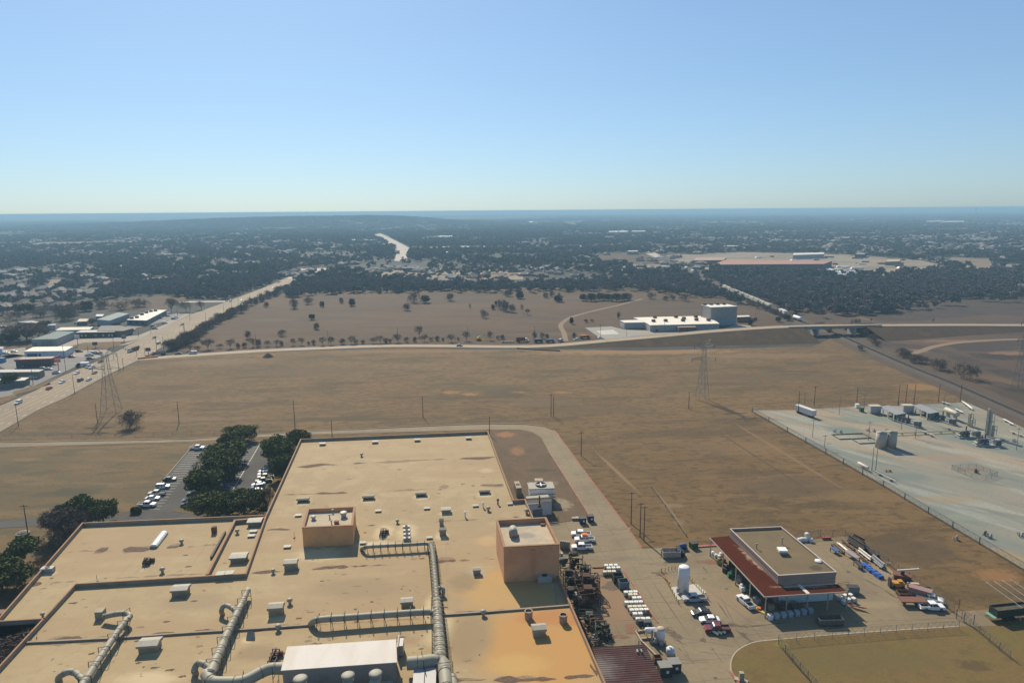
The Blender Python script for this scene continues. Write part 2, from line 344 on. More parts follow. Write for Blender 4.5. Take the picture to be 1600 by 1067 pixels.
sheet('bare_verge', [(764, 674), (812, 671.5), (832, 675), (846, 684), (857, 705), (887, 752), (921, 806), (917, 812), (900, 812), (850, 820), (834, 807), (820, 781), (803, 783)], .04, isl)

# ------------------------------------------------------------------ roads
hw = M('highway concrete', (.260, .199, .128), .85, layers=((30, (.217, .165, .107), .45, .6, .6, (1, .2, 1), 1.2), (4, (.196, .151, .098), .5, .7, .5)))
L = [(-60, 660), (0, 634), (56, 610), (94, 589), (165, 559), (225, 525.6), (297, 492), (350, 473), (406, 452), (462, 428)]
Rr = [(-60, 702), (0, 675), (60, 640), (103, 621), (165, 587.5), (225, 558.5), (300, 516), (350, 492), (387, 475.5), (425, 460), (462, 439), (477, 427)]
sheet('highway', L + Rr[::-1], .05, hw)
white = M('road paint', (.72, .7, .64), .7, layers=((.8, (.4, .36, .3), .5, .7, .6),))
yel = M('yellow road paint', (.62, .45, .12), .7, layers=((.8, (.4, .33, .2), .5, .7, .6),))
lm = MB(); ly = MB()
def lerp(a, b, t): return a + (b - a) * t
Lw = smoothpath([G(*p) for p in L], 4); 
def edgept(side, x):
    s_ = L if side == 'L' else Rr
    for a, b in zip(s_, s_[1:]):
        if a[0] <= x <= b[0]: return lerp(a[1], b[1], (x - a[0]) / (b[0] - a[0]))
A0, A1 = G(0, 675), G(477, 427); LL = (A1 - A0).length; DD = (A1 - A0) / LL; NN = Vector((-DD.y, DD.x, 0))
wid = (G(0, 634) - A0).dot(NN)
wid2 = (G(462, 428) - A0).dot(NN)
for k, fr in enumerate((.14, .28, .42, .58, .72, .86)):
    y_ = k in (2, 3)
    s0 = 0
    while s0 < LL - 20:
        ln = 30 if y_ else 3.5
        a = A0 + DD * s0; b = a + DD * ln
        wa = lerp(wid, wid2, s0 / LL); c = (a + b) / 2 + NN * wa * fr
        (ly if y_ else lm).box((c.x, c.y, .062), (ln, .14, .02), ang(a, b)); s0 += 30 if y_ else 12
o = ob('lane_lines', lm, white); o['kind'] = 'structure'
o = ob('centre_lines', ly, yel); o['kind'] = 'structure'

st = M('street concrete', (.353, .279, .199), .85, layers=((12, (.277, .213, .142), .5, .7, .6),))
# street along the field, climbing an embankment to the bridge over the railway
spx = [(215, 561, 0), (300, 555, 0), (400, 548.5, 0), (500, 544, 0), (600, 540.5, 0), (700, 540.5, 0), (790, 541.5, 0), (860, 540, .6), (940, 533, 2), (1020, 526, 3.8), (1100, 518.5, 5.4), (1180, 512.8, 6.6), (1250, 509.4, 7.2), (1320, 508.3, 7.2), (1400, 508, 6.0), (1500, 507.6, 4.2), (1600, 508, 2.6), (1800, 508, 1)]
sp = smoothpath([G(x, y, z) for x, y, z in spx], 3)
emb = M('embankment grass', (.067, .040, .017), .95, layers=((20, (.102, .055, .022), .5, .66, .7), (4, (.128, .069, .030), .58, .7, .6), (7, (.045, .029, .012), .45, .6, .6)))
def side(path, d, toe_k=2.3):
    mb = MB(); tp = []; bt = []
    for i, p in enumerate(path):
        dr = (path[min(i + 1, len(path) - 1)] - path[max(i - 1, 0)]); dr.z = 0; dr.normalize(); nr = Vector((dr.y, -dr.x, 0)) * d
        tp.append(Vector((p.x, p.y, p.z - .05)) + nr * 5.4); q = p + nr * (5.4 + max(p.z, .02) * toe_k + .5); q.z = -.05; bt.append(q)
    n = len(path)
    for i in range(n - 1):
        if gap(path[i]) or gap(path[i + 1]): continue
        a = tp[i], bt[i], bt[i + 1], tp[i + 1]
        mb.add(a, [(0, 1, 2, 3) if d > 0 else (3, 2, 1, 0)])
    return mb
bx0, bx1 = G(1268, 509, 7.2).x, G(1322, 508, 7.2).x
def gap(p): return bx0 < p.x < bx1 and p.y > 300
mb = side(sp, 1, 3.6); 
for i in range(len(sp) - 1): pass
m2 = side(sp, -1, 2.2); mb.add(m2.v, m2.f)
o = ob('embankment', mb, emb); o['kind'] = 'structure'
rb = ribbon([p for p in sp], 8.4, [p.z + .06 for p in sp]); o = ob('street', rb, st); o['kind'] = 'structure'
rb = ribbon([p for p in sp], 11.2, [p.z + .02 for p in sp]); o = ob('verge', rb, M('verge', (0.195, 0.143, 0.091), .95, layers=((5, (0.247, 0.176, 0.111), .45, .65, .6),))); o['kind'] = 'structure'
mb = MB(); q = ribbon([p + Vector((0, 0, 0)) for p in sp], .16, [p.z + .075 for p in sp], mb); o = ob('street_centre_line', mb, yel); o['kind'] = 'structure'
# overpass
pth = [p for p in sp if bx0 - 30 < p.x < bx1 + 30]
br = thing('road_bridge', 'concrete road bridge carrying the street over the railway cutting', 'bridge', (0, 0, 0))
cgrey = M('bridge concrete', (.36, .33, .29), .8, layers=((3, (.2, .18, .15), .5, .7, .6),))
mb = MB()
a, b = pth[0], pth[-1]; c = (a + b) / 2; an = ang(a, b); ln = (b - a).length
mb.box((c.x, c.y, c.z - .75), (ln, 10.4, 1.3), an); ob('bridge_deck', mb, cgrey, br)
for sgn in (-1, 1):
    mb = MB(); mb.box((c.x - math.sin(an) * 5.1 * sgn, c.y + math.cos(an) * 5.1 * sgn, c.z + .45), (ln, .3, .9), an); ob('railing', mb, cgrey, br)
for t in (.32, .72):
    p = a.lerp(b, t); mb = MB(); mb.box((p.x, p.y, (p.z - 1.4) / 2), (1.4, 10, p.z - 1.4), an); ob('pier', mb, M('pier concrete', (.5, .48, .43), .8, layers=((2, (.3, .28, .25), .5, .7, .5),)), br)

# railway
rpx = [(925, 358), (960, 370), (1000, 387), (1040, 405), (1070, 421), (1100, 436), (1130, 451.5), (1170, 469), (1203, 484), (1240, 500), (1298, 519), (1352, 543), (1420, 573), (1487, 600), (1555, 630), (1640, 668), (1800, 745)]
rp = smoothpath([G(*p) for p in rpx], 4)
ball = M('ballast', (0.093, 0.074, 0.062), .95, layers=((2, (0.062, 0.050, 0.043), .5, .7, .6), (.6, (0.136, 0.112, 0.093), .5, .7, .5)))
o = ob('rail_bed', ribbon(rp, 24, .03), M('rail verge', (.093, .064, .039), .95, layers=((9, (.063, .043, .026), .45, .65, .6),))); o['kind'] = 'structure'
nb = [p for p in rp if p.y < 1500]
mb = MB(); n_ = len(nb)
for i in range(n_ - 1):
    d = (nb[i + 1] - nb[i]).normalized(); nr = Vector((-d.y, d.x, 0))
    def pr(p): return [p + nr * 4.6 + Vector((0, 0, .03)), p + nr * 2.6 + Vector((0, 0, .7)), p - nr * 2.6 + Vector((0, 0, .7)), p - nr * 4.6 + Vector((0, 0, .03))]
    mb.add(pr(nb[i]) + pr(nb[i + 1]), [(0, 4, 5, 1), (1, 5, 6, 2), (2, 6, 7, 3)][::1])
mb.f = [f[::-1] for f in mb.f]
o = ob('rail_ballast', mb, ball); o['kind'] = 'structure'
trk = thing('railway_track', 'single steel railway track curving away past the gas yard', 'railway track')
for sgn in (-.72, .72):
    mb = MB()
    for p, q in zip(nb, nb[1:]):
        d = (q - p).normalized(); nr = Vector((-d.y, d.x, 0)) * sgn; c = (p + q) / 2 + nr
        mb.box((c.x, c.y, .84), ((q - p).length, .09, .16), ang(p, q))
    ob('rail', mb, M('rail steel', (.3, .24, .2), .4, metal=.8), trk)
mb = MB()
for p, q in zip(nb, nb[1:]):
    if p.y > 650: continue
    n = int((q - p).length / .7)
    for k in range(n):
        c = p.lerp(q, k / n); mb.box((c.x, c.y, .73), (.25, 2.6, .1), ang(p, q))
ob('sleepers', mb, M('sleeper', (.07, .055, .045), .9), trk)['kind'] = 'stuff'
# paths
o = ob('dirt_track', ribbon(smoothpath([G(*p) for p in [(884, 533), (881, 520), (876, 509), (883, 501), (897, 494), (935, 484), (970, 476), (1003, 467)]]), 4.0, .04), M('track dirt', (.42, .33, .24), .95, layers=((2, (.28, .21, .14), .5, .7, .7),))); o['kind'] = 'structure'
sheet('road', [(582, 367), (594, 364.5), (612, 373), (626, 380), (640, 388), (640, 395), (635, 408), (616, 408), (620, 395), (617, 387), (603, 378)], .1, M('far road', (.5, .43, .35), .9, layers=((40, (.4, .34, .28), .5, .7, .5),)))
sheet('road', [(1330, 387), (1338, 386), (1395, 391), (1440, 401), (1490, 409), (1560, 420), (1640, 431), (1640, 434), (1555, 424), (1480, 412.5), (1430, 404), (1390, 394)], .1, M('far road', None))
sheet('road', [(120, 476.5), (250, 471.5), (352, 470), (352, 472), (250, 473.7), (120, 479)], .1, M('far road', None))
sheet('road', [(440, 430), (470, 420), (545, 418), (560, 419), (476, 428), (462, 439)], .1, M('far road', None))
sheet('road', [(960, 372), (1000, 382), (1040, 404), (1025, 404), (985, 385), (945, 373)], .1, M('far road', None))

# factory access road + yard concrete
yb = [blob(956, 917, 28, 12, (.122, .085, .052), .7, .5), blob(935, 900, 30, 4, (.122, .085, .052), .6, .5), blob(1052, 991, 16, 16, (.115, .089, .056), .8, .45), blob(1098, 1000, 9, 6, (.072, .053, .037), .8),
      blob(1145, 976, 18, 7, (.072, .057, .037), .85, .5), blob(1178, 1005, 22, 11, (.094, .085, .043), .85, .45), lineblob(1150, 984, 1175, 1003, 1.2, (.094, .071, .043), .7), blob(920, 985, 60, 40, (.288, .167, .093), .6), blob(948, 935, 90, 120, (.27, .165, .092), .8, .5), blob(985, 980, 24, 22, (.238, .100, .056), .6), blob(975, 950, 40, 60, (.274, .178, .102), .5),
      blob(1110, 877, 60, 8, (.187, .136, .099), .6), blob(960, 872, 120, 10, (.180, .156, .112), .5), blob(890, 850, 50, 14, (.288, .192, .105), .7), blob(1120, 940, 160, 60, (.288, .203, .118), .5), blob(1400, 880, 150, 90, (.302, .232, .133), .6), blob(1350, 945, 120, 14, (.310, .236, .136), .6), blob(1118, 1059, 8, 4, (.086, .071, .050), .8), blob(1030, 895, 22, 6, (.144, .114, .074), .7), blob(1220, 985, 120, 6, (.216, .167, .102), .6),
      lineblob(1010, 895, 1085, 1005, .35, (.122, .093, .056), .8, .2), lineblob(1120, 920, 1160, 1000, .3, (.122, .093, .056), .6, .2), lineblob(1085, 905, 1210, 1000, .3, (.144, .107, .062), .6, .2), lineblob(1330, 895, 1420, 940, .4, (.158, .114, .062), .7, .4), blob(942, 930, 60, 16, (.259, .178, .105), .4)]
conc = M('yard concrete', CONC, .88, layers=((26, CONC2, .42, .6, .9), (60, (.235, .178, .099), .45, .6, .6), (6, (.281, .221, .133), .5, .66, .6), (1.1, (.194, .149, .089), .45, .7, .45), (3, (.259, .171, .096), .56, .7, .35)), blobs=yb, grid=((R(8), 6.2, .12, (.12, .09, .06), .6), (R(98), 6.2, .12, (.12, .09, .06), .6)))
sheet('yard_paving', [(-20, 700), (0, 699), (120, 695), (297, 690), (440, 680.5), (475, 679), (762, 671), (812, 671), (832, 675), (846, 684), (857, 705), (887, 752), (921, 806), (917, 812), (900, 813), (850, 821), (836, 812), (880, 905), (960, 1100),
      (1176, 1100), (1155, 1066), (1146, 1049), (1146, 1034), (1152, 1022), (1165, 1012.5), (1184, 1006), (1216, 1002), (1300, 994.5), (1400, 987.5), (1498, 982), (1560, 980), (1537, 961), (1610, 955), (1610, 948), (1500, 955), (1484, 958), (1322, 838), (1240, 845), (1180, 850), (1110, 852.5), (1005, 857), (962, 800), (925, 752), (887, 700), (870, 675), (850, 667), (820, 663.5), (770, 663), (700, 665), (600, 669.5), (470, 675), (440, 677), (297, 686.5), (120, 690), (0, 692), (-20, 693)], .05, conc)
ym_ = MB()
for i, (x, y, w_, h_, r_, m_) in enumerate([(957, 917, 26, 11, .3, 0), (938, 900, 34, 3.4, 0, 0), (1052, 990, 13, 13, .4, 0), (1042, 984, 12, 6, .2, 0), (1099, 1000, 8, 5, 0, 0), (1146, 976, 17, 5.5, 0, 0), (1160, 978, 14, 3, 0, 0), (1178, 1006, 20, 8, .2, 0), (1163, 990, 6, 4, .6, 0), (1032, 896, 16, 5, 0, 0), (1112, 960, 6, 3, 0, 0), (1118, 1059, 7, 3, 0, 0), (1114, 1014, 4, 2, 0, 0), (985, 987, 10, 12, .3, 1), (965, 995, 34, 5, 0, 1), (1025, 1005, 8, 14, .4, 1), (1110, 878, 40, 4, 0, 1), (1325, 893, 7, 3, 0, 0), (1100, 904, 4, 2, 0, 0), (878, 870, 5, 2, 0, 0), (1135, 920, 5, 2.5, 0, 0), (1395, 905, 30, 4, .4, 1), (1230, 985, 70, 3, 0, 2), (1290, 950, 60, 4, 0, 2), (940, 872, 70, 5, 0, 2), (1030, 880, 40, 4, 0, 2), (1085, 1030, 30, 6, 0, 2), (1060, 940, 26, 5, 0, 2), (1350, 880, 50, 8, 0, 2), (960, 825, 30, 6, 0, 2), (1200, 975, 60, 6, 0, 2)]):
    c = G(x, y); rag_patch(ym_, c, (G(x + w_ / 2, y) - c).length, (G(x, y - h_ / 2) - G(x, y + h_ / 2)).length / 2, r_, .062 + i * .0006, i * 5.7, m_, .7)
for i, (x0, y0, x1, y1) in enumerate([(1098, 885, 1110, 902), (1150, 984, 1172, 1002), (1052, 996, 1075, 1010), (1058, 1010, 1083, 1035), (1120, 940, 1145, 975), (1340, 898, 1420, 945), (1160, 980, 1235, 972), (905, 826, 915, 900)]): rag_strip(ym_, G(x0, y0), G(x1, y1), .35, .085 + i * .001, i * 9.1, -.3, 0)
o = ob('oil_stain', ym_, [M('oil stain', (.115, .085, .055), .8, layers=((.8, (.17, .13, .085), .5, .65, .6),)), M('rust stain', (.2, .1, .055), .85, layers=((.8, (.27, .16, .1), .5, .65, .6),)), M('worn concrete', (.225, .175, .11), .9, layers=((1.5, (.25, .2, .125), .45, .6, .8),))]); o['kind'] = 'structure'
jm = MB()
for a, b in [((1006, 902), (1168, 890)), ((990, 905), (1062, 902)), ((1040, 1038), (1108, 1034)), ((1058, 965), (960, 970)), ((1092, 1018), (1146, 1024)), ((1000, 985), (1146, 1010)), ((1150, 995), (1240, 982)), ((1000, 940), (1085, 942)), ((935, 770), (900, 772)), ((915, 740), (878, 741)), ((962, 800), (921, 806)), ((985, 832), (930, 838)), ((1003, 855), (880, 868)), ((1290, 905), (1470, 960)), ((1240, 975), (1500, 965))]:
    A, B_ = G(*a), G(*b); c = (A + B_) / 2; jm.box((c.x, c.y, .056), ((A - B_).length, .09, .012), ang(A, B_))
o = ob('paving_joints', jm, M('joint tar', (.15, .12, .09), .9)); o['kind'] = 'structure'
redc = M('red curb paint', (.42, .11, .08), .7, layers=((1.5, (.4, .3, .22), .5, .68, .7),)); tanc = M('curb concrete', (.42, .35, .25), .8)
def curb(name, pts, mat, wd=.3, h=.16, z0=.04):
    mb = MB(); P = smoothpath([G(*p) for p in pts], 3)
    for p, q in zip(P, P[1:]):
        c = (p + q) / 2; mb.box((c.x, c.y, z0 + h / 2), ((q - p).length + .05, wd, h), ang(p, q))
    o = ob(name, mb, mat); o['kind'] = 'structure'; return o
curb('red_curb', [(865, 672), (887, 700), (925, 752), (962, 800), (1003, 856)], redc)
curb('red_curb', [(1082, 855), (1120, 852.5), (1140, 851.5)], redc, .8, .3)
curb('red_curb', [(857, 705), (887, 752), (921, 806)], redc, .25)
curb('red_curb', [(975, 893), (1000, 930), (1015, 955), (1028, 973)], redc, .22, .2)
curb('red_curb', [(1031, 897), (1046, 911)], redc, .3, .3)
curb('red_curb', [(1142, 1049), (1150, 1062), (1170, 1092)], redc, .45, .25)
curb('curb', [(1142, 1048), (1142, 1034), (1149, 1020), (1163, 1010), (1182, 1003), (1216, 999.5), (1300, 992), (1400, 985), (1498, 979)], tanc)
curb('curb', [(0, 691), (297, 685.5), (440, 676.5), (600, 668.5), (700, 664), (770, 662), (820, 662.5), (850, 666)], tanc, .3)

# west car park and lane
asp = M('asphalt', ASPH, .9, layers=((12, (.085, .08, .07), .45, .62, .7), (2.5, (.045, .044, .042), .5, .7, .5), (30, (.1, .095, .082), .55, .65, .5)))
sheet('parking_lot', [(303, 694), (440, 688), (448, 690), (432, 725), (405, 790), (418, 806), (300, 811), (130, 818), (0, 825), (-200, 835), (-200, 819), (0, 812.5), (205, 802), (216, 797), (262, 742)], .07, asp)
mb = MB()
def line(mb, a, b, wd=.12, z=.078, h=.012):
    A, B_ = G(*a), G(*b); c = (A + B_) / 2; mb.box((c.x, c.y, z), ((A - B_).length, wd, h), ang(A, B_))
for k in range(27):
    t = k / 26; A = G(303, 696).lerp(G(222, 796), t); v = G(324, 695.4) - G(303, 696)
    c = A + v * .55; mb.box((c.x, c.y, .078), (5.4, .11, .012), ang(A, A + v))
for k in range(22):
    t = k / 21; A = G(405, 698).lerp(G(362, 772), t); v = G(395, 698) - G(405, 698)
    c = A + v * .9; mb.box((c.x, c.y, .078), (5, .11, .012), ang(A, A + v))
line(mb, (406, 694), (361, 770), .15)
o = ob('bay_lines', mb, white); o['kind'] = 'structure'
med = M('median mulch', (.13, .09, .055), .95, layers=((2, (.2, .14, .08), .5, .7, .6),))
sheet('median', [(362, 694), (385, 694), (362, 725), (335, 775), (318, 798), (285, 798), (310, 755), (335, 715)], .1, med)
sheet('median', [(272, 796), (418, 792), (420, 803), (405, 806), (300, 803), (271, 799)], .11, orch)
sheet('median', [(436, 690), (474, 686), (420, 800), (404, 800), (412, 770), (430, 722)], .11, orch)
curb('curb', [(303, 694), (262, 742), (216, 797)], tanc, .2)
# gas plant pad
pad = M('gravel pad', (.27, .25, .19), .92, layers=((45, (.19, .215, .185), .44, .56, .9, (.35, 1, 1), -.95), (22, (.36, .28, .185), .5, .6, .8, (.18, 1, 1), -.95), (9, (.34, .345, .29), .5, .62, .7, (.15, 1, 1), -.95), (6, (.17, .18, .155), .54, .66, .7, (.2, 1, 1), -.7), (1, (.2, .18, .14), .5, .65, .5)),
      blobs=[blob(1320, 672, 70, 12, (.161, .213, .180), .8, .5), blob(1420, 745, 90, 14, (.161, .186, .169), .6, .5), blob(1480, 715, 150, 14, (.307, .222, .144), .55, .5), blob(1480, 780, 120, 16, (.298, .222, .122), .5, .5), blob(1500, 808, 60, 12, (.217, .253, .194), .7, .3), blob(1240, 660, 90, 8, (.274, .277, .216), .5), blob(1570, 870, 80, 30, (.347, .245, .115), .6, .4), blob(1520, 733, 60, 7, (.290, .174, .115), .6), blob(1360, 655, 160, 12, (.194, .238, .194), .6, .5), blob(1560, 700, 90, 20, (.202, .222, .187), .6, .5), blob(1540, 650, 120, 12, (.258, .222, .158), .6, .4)])
sheet('gravel_pad', [(1175, 641), (1240, 640.5), (1340, 635), (1400, 634), (1510, 628.5), (1545, 643), (1600, 668.5), (1700, 720), (2000, 880), (1750, 970), (1600, 889), (1530, 847), (1450, 799), (1380, 757), (1290, 706), (1230, 673)], .04, pad)
# light plots of industrial ground and pale fields far off
pl = M('pale plot', (.277, .221, .156), .95, layers=((60, (.185, .139, .096), .45, .6, .8, (.5, 1, 1)), (18, (.363, .302, .228), .55, .66, .6), (8, (.132, .107, .078), .6, .72, .6)))
fl = M('far fallow', (.224, .158, .102), .95, layers=((90, (.165, .113, .072), .45, .6, .7),))
def farplot(pts, m=fl, z=.12): sheet('far_field', pts, z, m)
farplot([(30, 386), (60, 379.5), (220, 377), (240, 381), (120, 384)]); farplot([(0, 409.5), (40, 409.5), (55, 411), (0, 412)])
farplot([(66, 453), (80, 437), (101, 437), (94, 448), (80, 453)]); farplot([(115, 429.5), (142, 429), (138, 433), (112, 433)]); farplot([(150, 440), (186, 436.5), (180, 449), (165, 451), (158, 444)])
farplot([(229, 434), (280, 431.5), (280, 435), (229, 439)]); farplot([(315, 427), (352, 426), (356, 429), (318, 430)]); farplot([(182, 395), (190, 392), (213, 390), (215, 393), (200, 394)], pl)
farplot([(0, 480.5), (20, 477.5), (24, 480), (0, 487)], pl); farplot([(98, 476), (200, 468.5), (268, 461), (300, 467), (262, 478), (262, 486), (140, 482)], M('dry pasture', None))
farplot([(925, 401), (955, 395), (1012, 398), (1035, 405), (1062, 417), (1048, 425), (1000, 427), (985, 416), (938, 409)], M('dry pasture', None)); farplot([(972, 413), (1040, 413.5), (1048, 424), (992, 427)], pl, .2)
farplot([(1040, 399), (1150, 394), (1290, 397), (1340, 398), (1440, 407), (1475, 415), (1400, 431), (1240, 429), (1110, 423), (1062, 412)], pl)
farplot([(1486, 402), (1545, 404), (1550, 414), (1540, 421), (1478, 411)]); farplot([(1330, 386), (1400, 387), (1400, 390), (1330, 389)])
farplot([(1400, 428), (1440, 421), (1450, 430), (1405, 433)]); farplot([(1195, 371), (1250, 371), (1245, 375), (1200, 375)]); farplot([(560, 421), (700, 418), (815, 424), (818, 437), (700, 438), (575, 436)], pl)
farplot([(700, 431), (810, 426), (800, 432), (735, 437)], fl, .2); farplot([(950, 375), (1010, 383), (980, 384), (950, 379)])
farplot([(1240, 424), (1290, 421), (1330, 420), (1330, 431), (1245, 429)], pl, .22)
farplot([(750, 366), (830, 364.5), (826, 367), (752, 369)]); farplot([(880, 348), (903, 347), (903, 353), (888, 354)]); farplot([(460, 366), (505, 364), (500, 368), (462, 369)]); farplot([(1120, 372), (1190, 366.5), (1195, 368.5), (1150, 373)])

# ================================================================== FACTORY
ZR, ZP = 7.5, 8.5
def g2(pts, z): return [G(x, y, z) for x, y in pts]
ue = (G(945, 1067, ZP) - G(820, 780, ZP)).normalized()
SE = G(945, 1067, ZP) + ue * 45
lw = (G(0, 1040, ZP) - G(118, 912, ZP)).normalized(); SW = G(0, 1040, ZP) + lw * 50
A_ = g2([(470, 686), (762, 674), (802, 781.5), (820, 780), (945, 1067)], ZP) + [SE, SW] + g2([(118, 912), (384, 896), (415.5, 806)], ZP)
B_out = g2([(129, 817), (415.5, 804.5), (384, 896), (118, 912), (68, 966), (-60, 974), (-34, 1003)], ZP)
rc = (.404, .302, .161); rs = (.352, .257, .137)
st_ = []
DK = (.150, .090, .055); BR = (.235, .134, .071)
for (x0, y0, x1, y1, wd, a) in [(462, 729, 575, 723, .7, .55), (585, 723, 700, 717, .5, .35), (717, 717.5, 775, 714, 1.0, .75), (440, 773, 560, 769, .6, .55), (560, 769, 690, 763, .5, .4), (690, 763, 700, 758, .7, .4), (750, 759, 788, 757, .8, .65), (416, 828, 455, 827, .9, .6), (560, 821, 588, 820, .9, .6), (595, 820, 800, 808, .45, .35), (800, 808, 832, 805, .5, .5),
    (392, 895, 440, 892, .8, .5), (486, 889, 545, 885, .9, .7), (545, 885, 620, 881, .5, .5), (683, 878, 713, 876, .9, .85), (713, 876, 775, 873, .4, .6), (85, 864, 115, 862, .5, .4), (149, 860, 167, 860, 1.3, .8), (190, 860, 236, 857, 1.8, .85), (120, 861, 200, 859, .6, .3), (260, 855, 280, 854, 1, .7), (280, 854, 345, 850, .5, .3), (40, 914, 66, 912, .7, .6), (80, 910, 120, 908, .7, .4),
    (180, 903, 330, 895, .5, .35), (60, 1002, 130, 998, 1.1, .7), (130, 996, 190, 992, 1.2, .6), (230, 992, 340, 985, .9, .65), (395, 985, 412, 984, 1.6, .8), (340, 987, 470, 979, .5, .5), (490, 976, 670, 965, .5, .35), (700, 960, 800, 954, .9, .65), (660, 1064, 760, 1061, 1.2, .7), (770, 1063, 870, 1060, 1.2, .7), (880, 1058, 930, 1055, 1.3, .75), (922, 1035, 933, 1057, .7, .6), (452, 977, 470, 974, .6, .6), (60, 1008, 200, 1001, .5, .4)]:
    st_.append((x0, y0, x1, y1, wd, a))
seams = st_

st_ = [blob(850, 1020, 270, 180, (.489, .270, .086), .85, .2, ZR, 0, .45), blob(790, 925, 190, 90, (.469, .297, .110), .8, .3, ZR, 0, .5), blob(870, 965, 150, 34, (.441, .207, .071), .8, .4, ZR), blob(810, 1040, 120, 50, (.526, .333, .110), .7, .3, ZR), blob(760, 845, 50, 20, (.526, .342, .157), .5, .3, ZR), blob(840, 800, 40, 26, (.564, .324, .110), .7, .3, ZR),
       blob(745, 895, 46, 18, (.376, .333, .244), .75, .4, ZR), blob(725, 910, 60, 40, (.291, .207, .110), .75, .4, ZR), blob(735, 1000, 100, 100, (.310, .224, .117), .85, .35, ZR), blob(560, 920, 210, 40, (.324, .234, .130), .8, .4, ZR), blob(620, 1000, 90, 30, (.338, .239, .130), .8, .4, ZR), blob(300, 940, 160, 34, (.338, .252, .141), .8, .3, ZR),
       blob(180, 945, 80, 30, (.347, .257, .146), .6, .3, ZR), blob(400, 1020, 90, 34, (.319, .229, .126), .8, .3, ZR), blob(760, 735, 30, 10, (.545, .405, .236), .5, .3, ZR), lineblob(240, 880, 320, 880, .2, (.282, .198, .117), .5, .2, ZR), lineblob(90, 889, 300, 880, .25, (.338, .244, .150), .6, .2, ZR), lineblob(300, 880, 330, 842, .25, (.282, .198, .117), .6, .3, ZR), lineblob(215, 895, 232, 884, .5, (.55,.46,.33), .7, .3, ZR)] 
for (x, y, w_, h_) in [(474, 784, 34, 14), (576, 780, 34, 14), (658, 776, 34, 14), (757, 772, 34, 14), (466, 805, 20, 8), (600, 832, 44, 34), (635, 832, 44, 34), (697, 802, 30, 14), (690, 838, 30, 16), (284, 930, 36, 16), (235, 1018, 40, 18), (432, 966, 36, 20), (690, 985, 60, 80), (500, 865, 100, 30), (675, 950, 40, 60), (386, 1000, 24, 14), (672, 1040, 50, 30), (76, 896, 34, 12), (590, 850, 100, 14), (230, 1060, 160, 30)]:
    st_.insert(5, blob(x, y, w_, h_, (.564, .450, .267), .8, .35, ZR, 0, .7))
roofm = M('coated roof', rc, .85, layers=((30, rs, .45, .6, .7, (.4, 1, 1)), (9, (.441, .338, .189), .5, .62, .7), (3, (.338, .252, .134), .5, .66, .5), (.5, (.329, .244, .130), .5, .75, .4), (14, (.367, .257, .134), .5, .6, .7, (.25, 1, 1), .1)), blobs=st_, bump=.03, bsize=1.2, grid=((R(6.1), 3.1, .09, (.26, .2, .13), .5), (R(96.1), 16, .12, (.24, .18, .12), .4)))
wallm = M('tan factory wall', (.42, .24, .155), .85, layers=((5, (.36, .2, .13), .4, .65, .5), (1.2, (.3, .165, .11), .5, .75, .5)))
capm = M('brown parapet cap', (.34, .19, .1), .8, layers=((2, (.26, .15, .08), .45, .7, .6),))
parm = M('parapet flashing', (.33, .27, .2), .8, layers=((3, (.22, .17, .12), .45, .7, .6),))
fac = thing('factory_building', 'huge flat roofed factory with pale tan coated roof and brown parapets', 'factory')
mb = MB(); mb.prism([p.xy for p in A_], 0, ZR - .05); mb.prism([p.xy for p in B_out], 0.02, ZR - .06)
ob('wall', mb, wallm, fac)
bmq = [([p.xy for p in A_], ZR), ([p.xy for p in B_out], ZR - .004)]
for P, z in bmq:
    o = sheet('roof', [(p.x, p.y) for p in P], z, roofm, px=False, kind=None); o.parent = fac
mb = MB()
for i, (x0, y0, x1, y1, wd, a) in enumerate(seams):
    A, B_ = G(x0, y0, ZR), G(x1, y1, ZR); wd *= 1 + max(0, (950 - y0)) / 120; rag_strip(mb, A, B_, wd * 1.25, ZR + .004 + i * .0003, i * 7.3, -.5 if a > .6 else -.3, 0 if a > .42 else 1)
    if a > .6: rag_strip(mb, A + Vector((0, .25, 0)), B_ + Vector((0, .25, 0)), wd * 2.4, ZR + .003, i * 3.1, -.3, 1)
for i, (x0, y0, x1, y1, n) in enumerate([(470, 690, 760, 1060, 150), (60, 830, 380, 1060, 90), (420, 840, 660, 1060, 90)]):
    random.seed(i)
    for k in range(n):
        c = G(random.uniform(x0, x1), random.uniform(y0, y1), ZR)
        if inpoly(np.array([c.xy]), [q.xy for q in A_])[0] or inpoly(np.array([c.xy]), [q.xy for q in B_out])[0]: r_ = random.choice((.08, .12, .2, .3)); rag_patch(mb, c, r_ * random.uniform(1, 3), r_, R(6), ZR + .0175 + k * .0001, k, random.choice((0, 1, 1)))
stm = [M('dark roof dirt', (.12, .075, .05), .95, layers=((.5, (.2, .13, .085), .45, .6, .7),)), M('brown roof dirt', (.27, .19, .115), .95, layers=((.5, (.33, .24, .15), .45, .6, .7),))]
ob('roof_dirt', mb, stm, fac)['kind'] = 'stuff'
def parapet(pts, closed=False, name='parapet', z0=ZR - .05, z1=ZP, par=fac, wm=None, t=.32, cm=None):
    mb = MB(); mc = MB(); n = len(pts)
    for i in range(n if closed else n - 1):
        a, b = Vector(pts[i][:2]), Vector(pts[(i + 1) % n][:2]); d = b - a; c = (a + b) / 2
        e_ = .003 * (i % 4)
        mb.box((c.x, c.y, (z0 + z1) / 2 - e_), (d.length + t - .01, t + e_ * 2, z1 - z0), ang(a, b))
        mc.box((c.x, c.y, z1 + .05 + e_), (d.length + t + .1, t + .06, .1), ang(a, b))
    o = ob(name, mb, wm or parm, par); ob('cap', mc, cm or capm, o)
parapet([p.xy for p in (A_[9], A_[0], A_[1], A_[2], A_[3], A_[4], A_[5])])
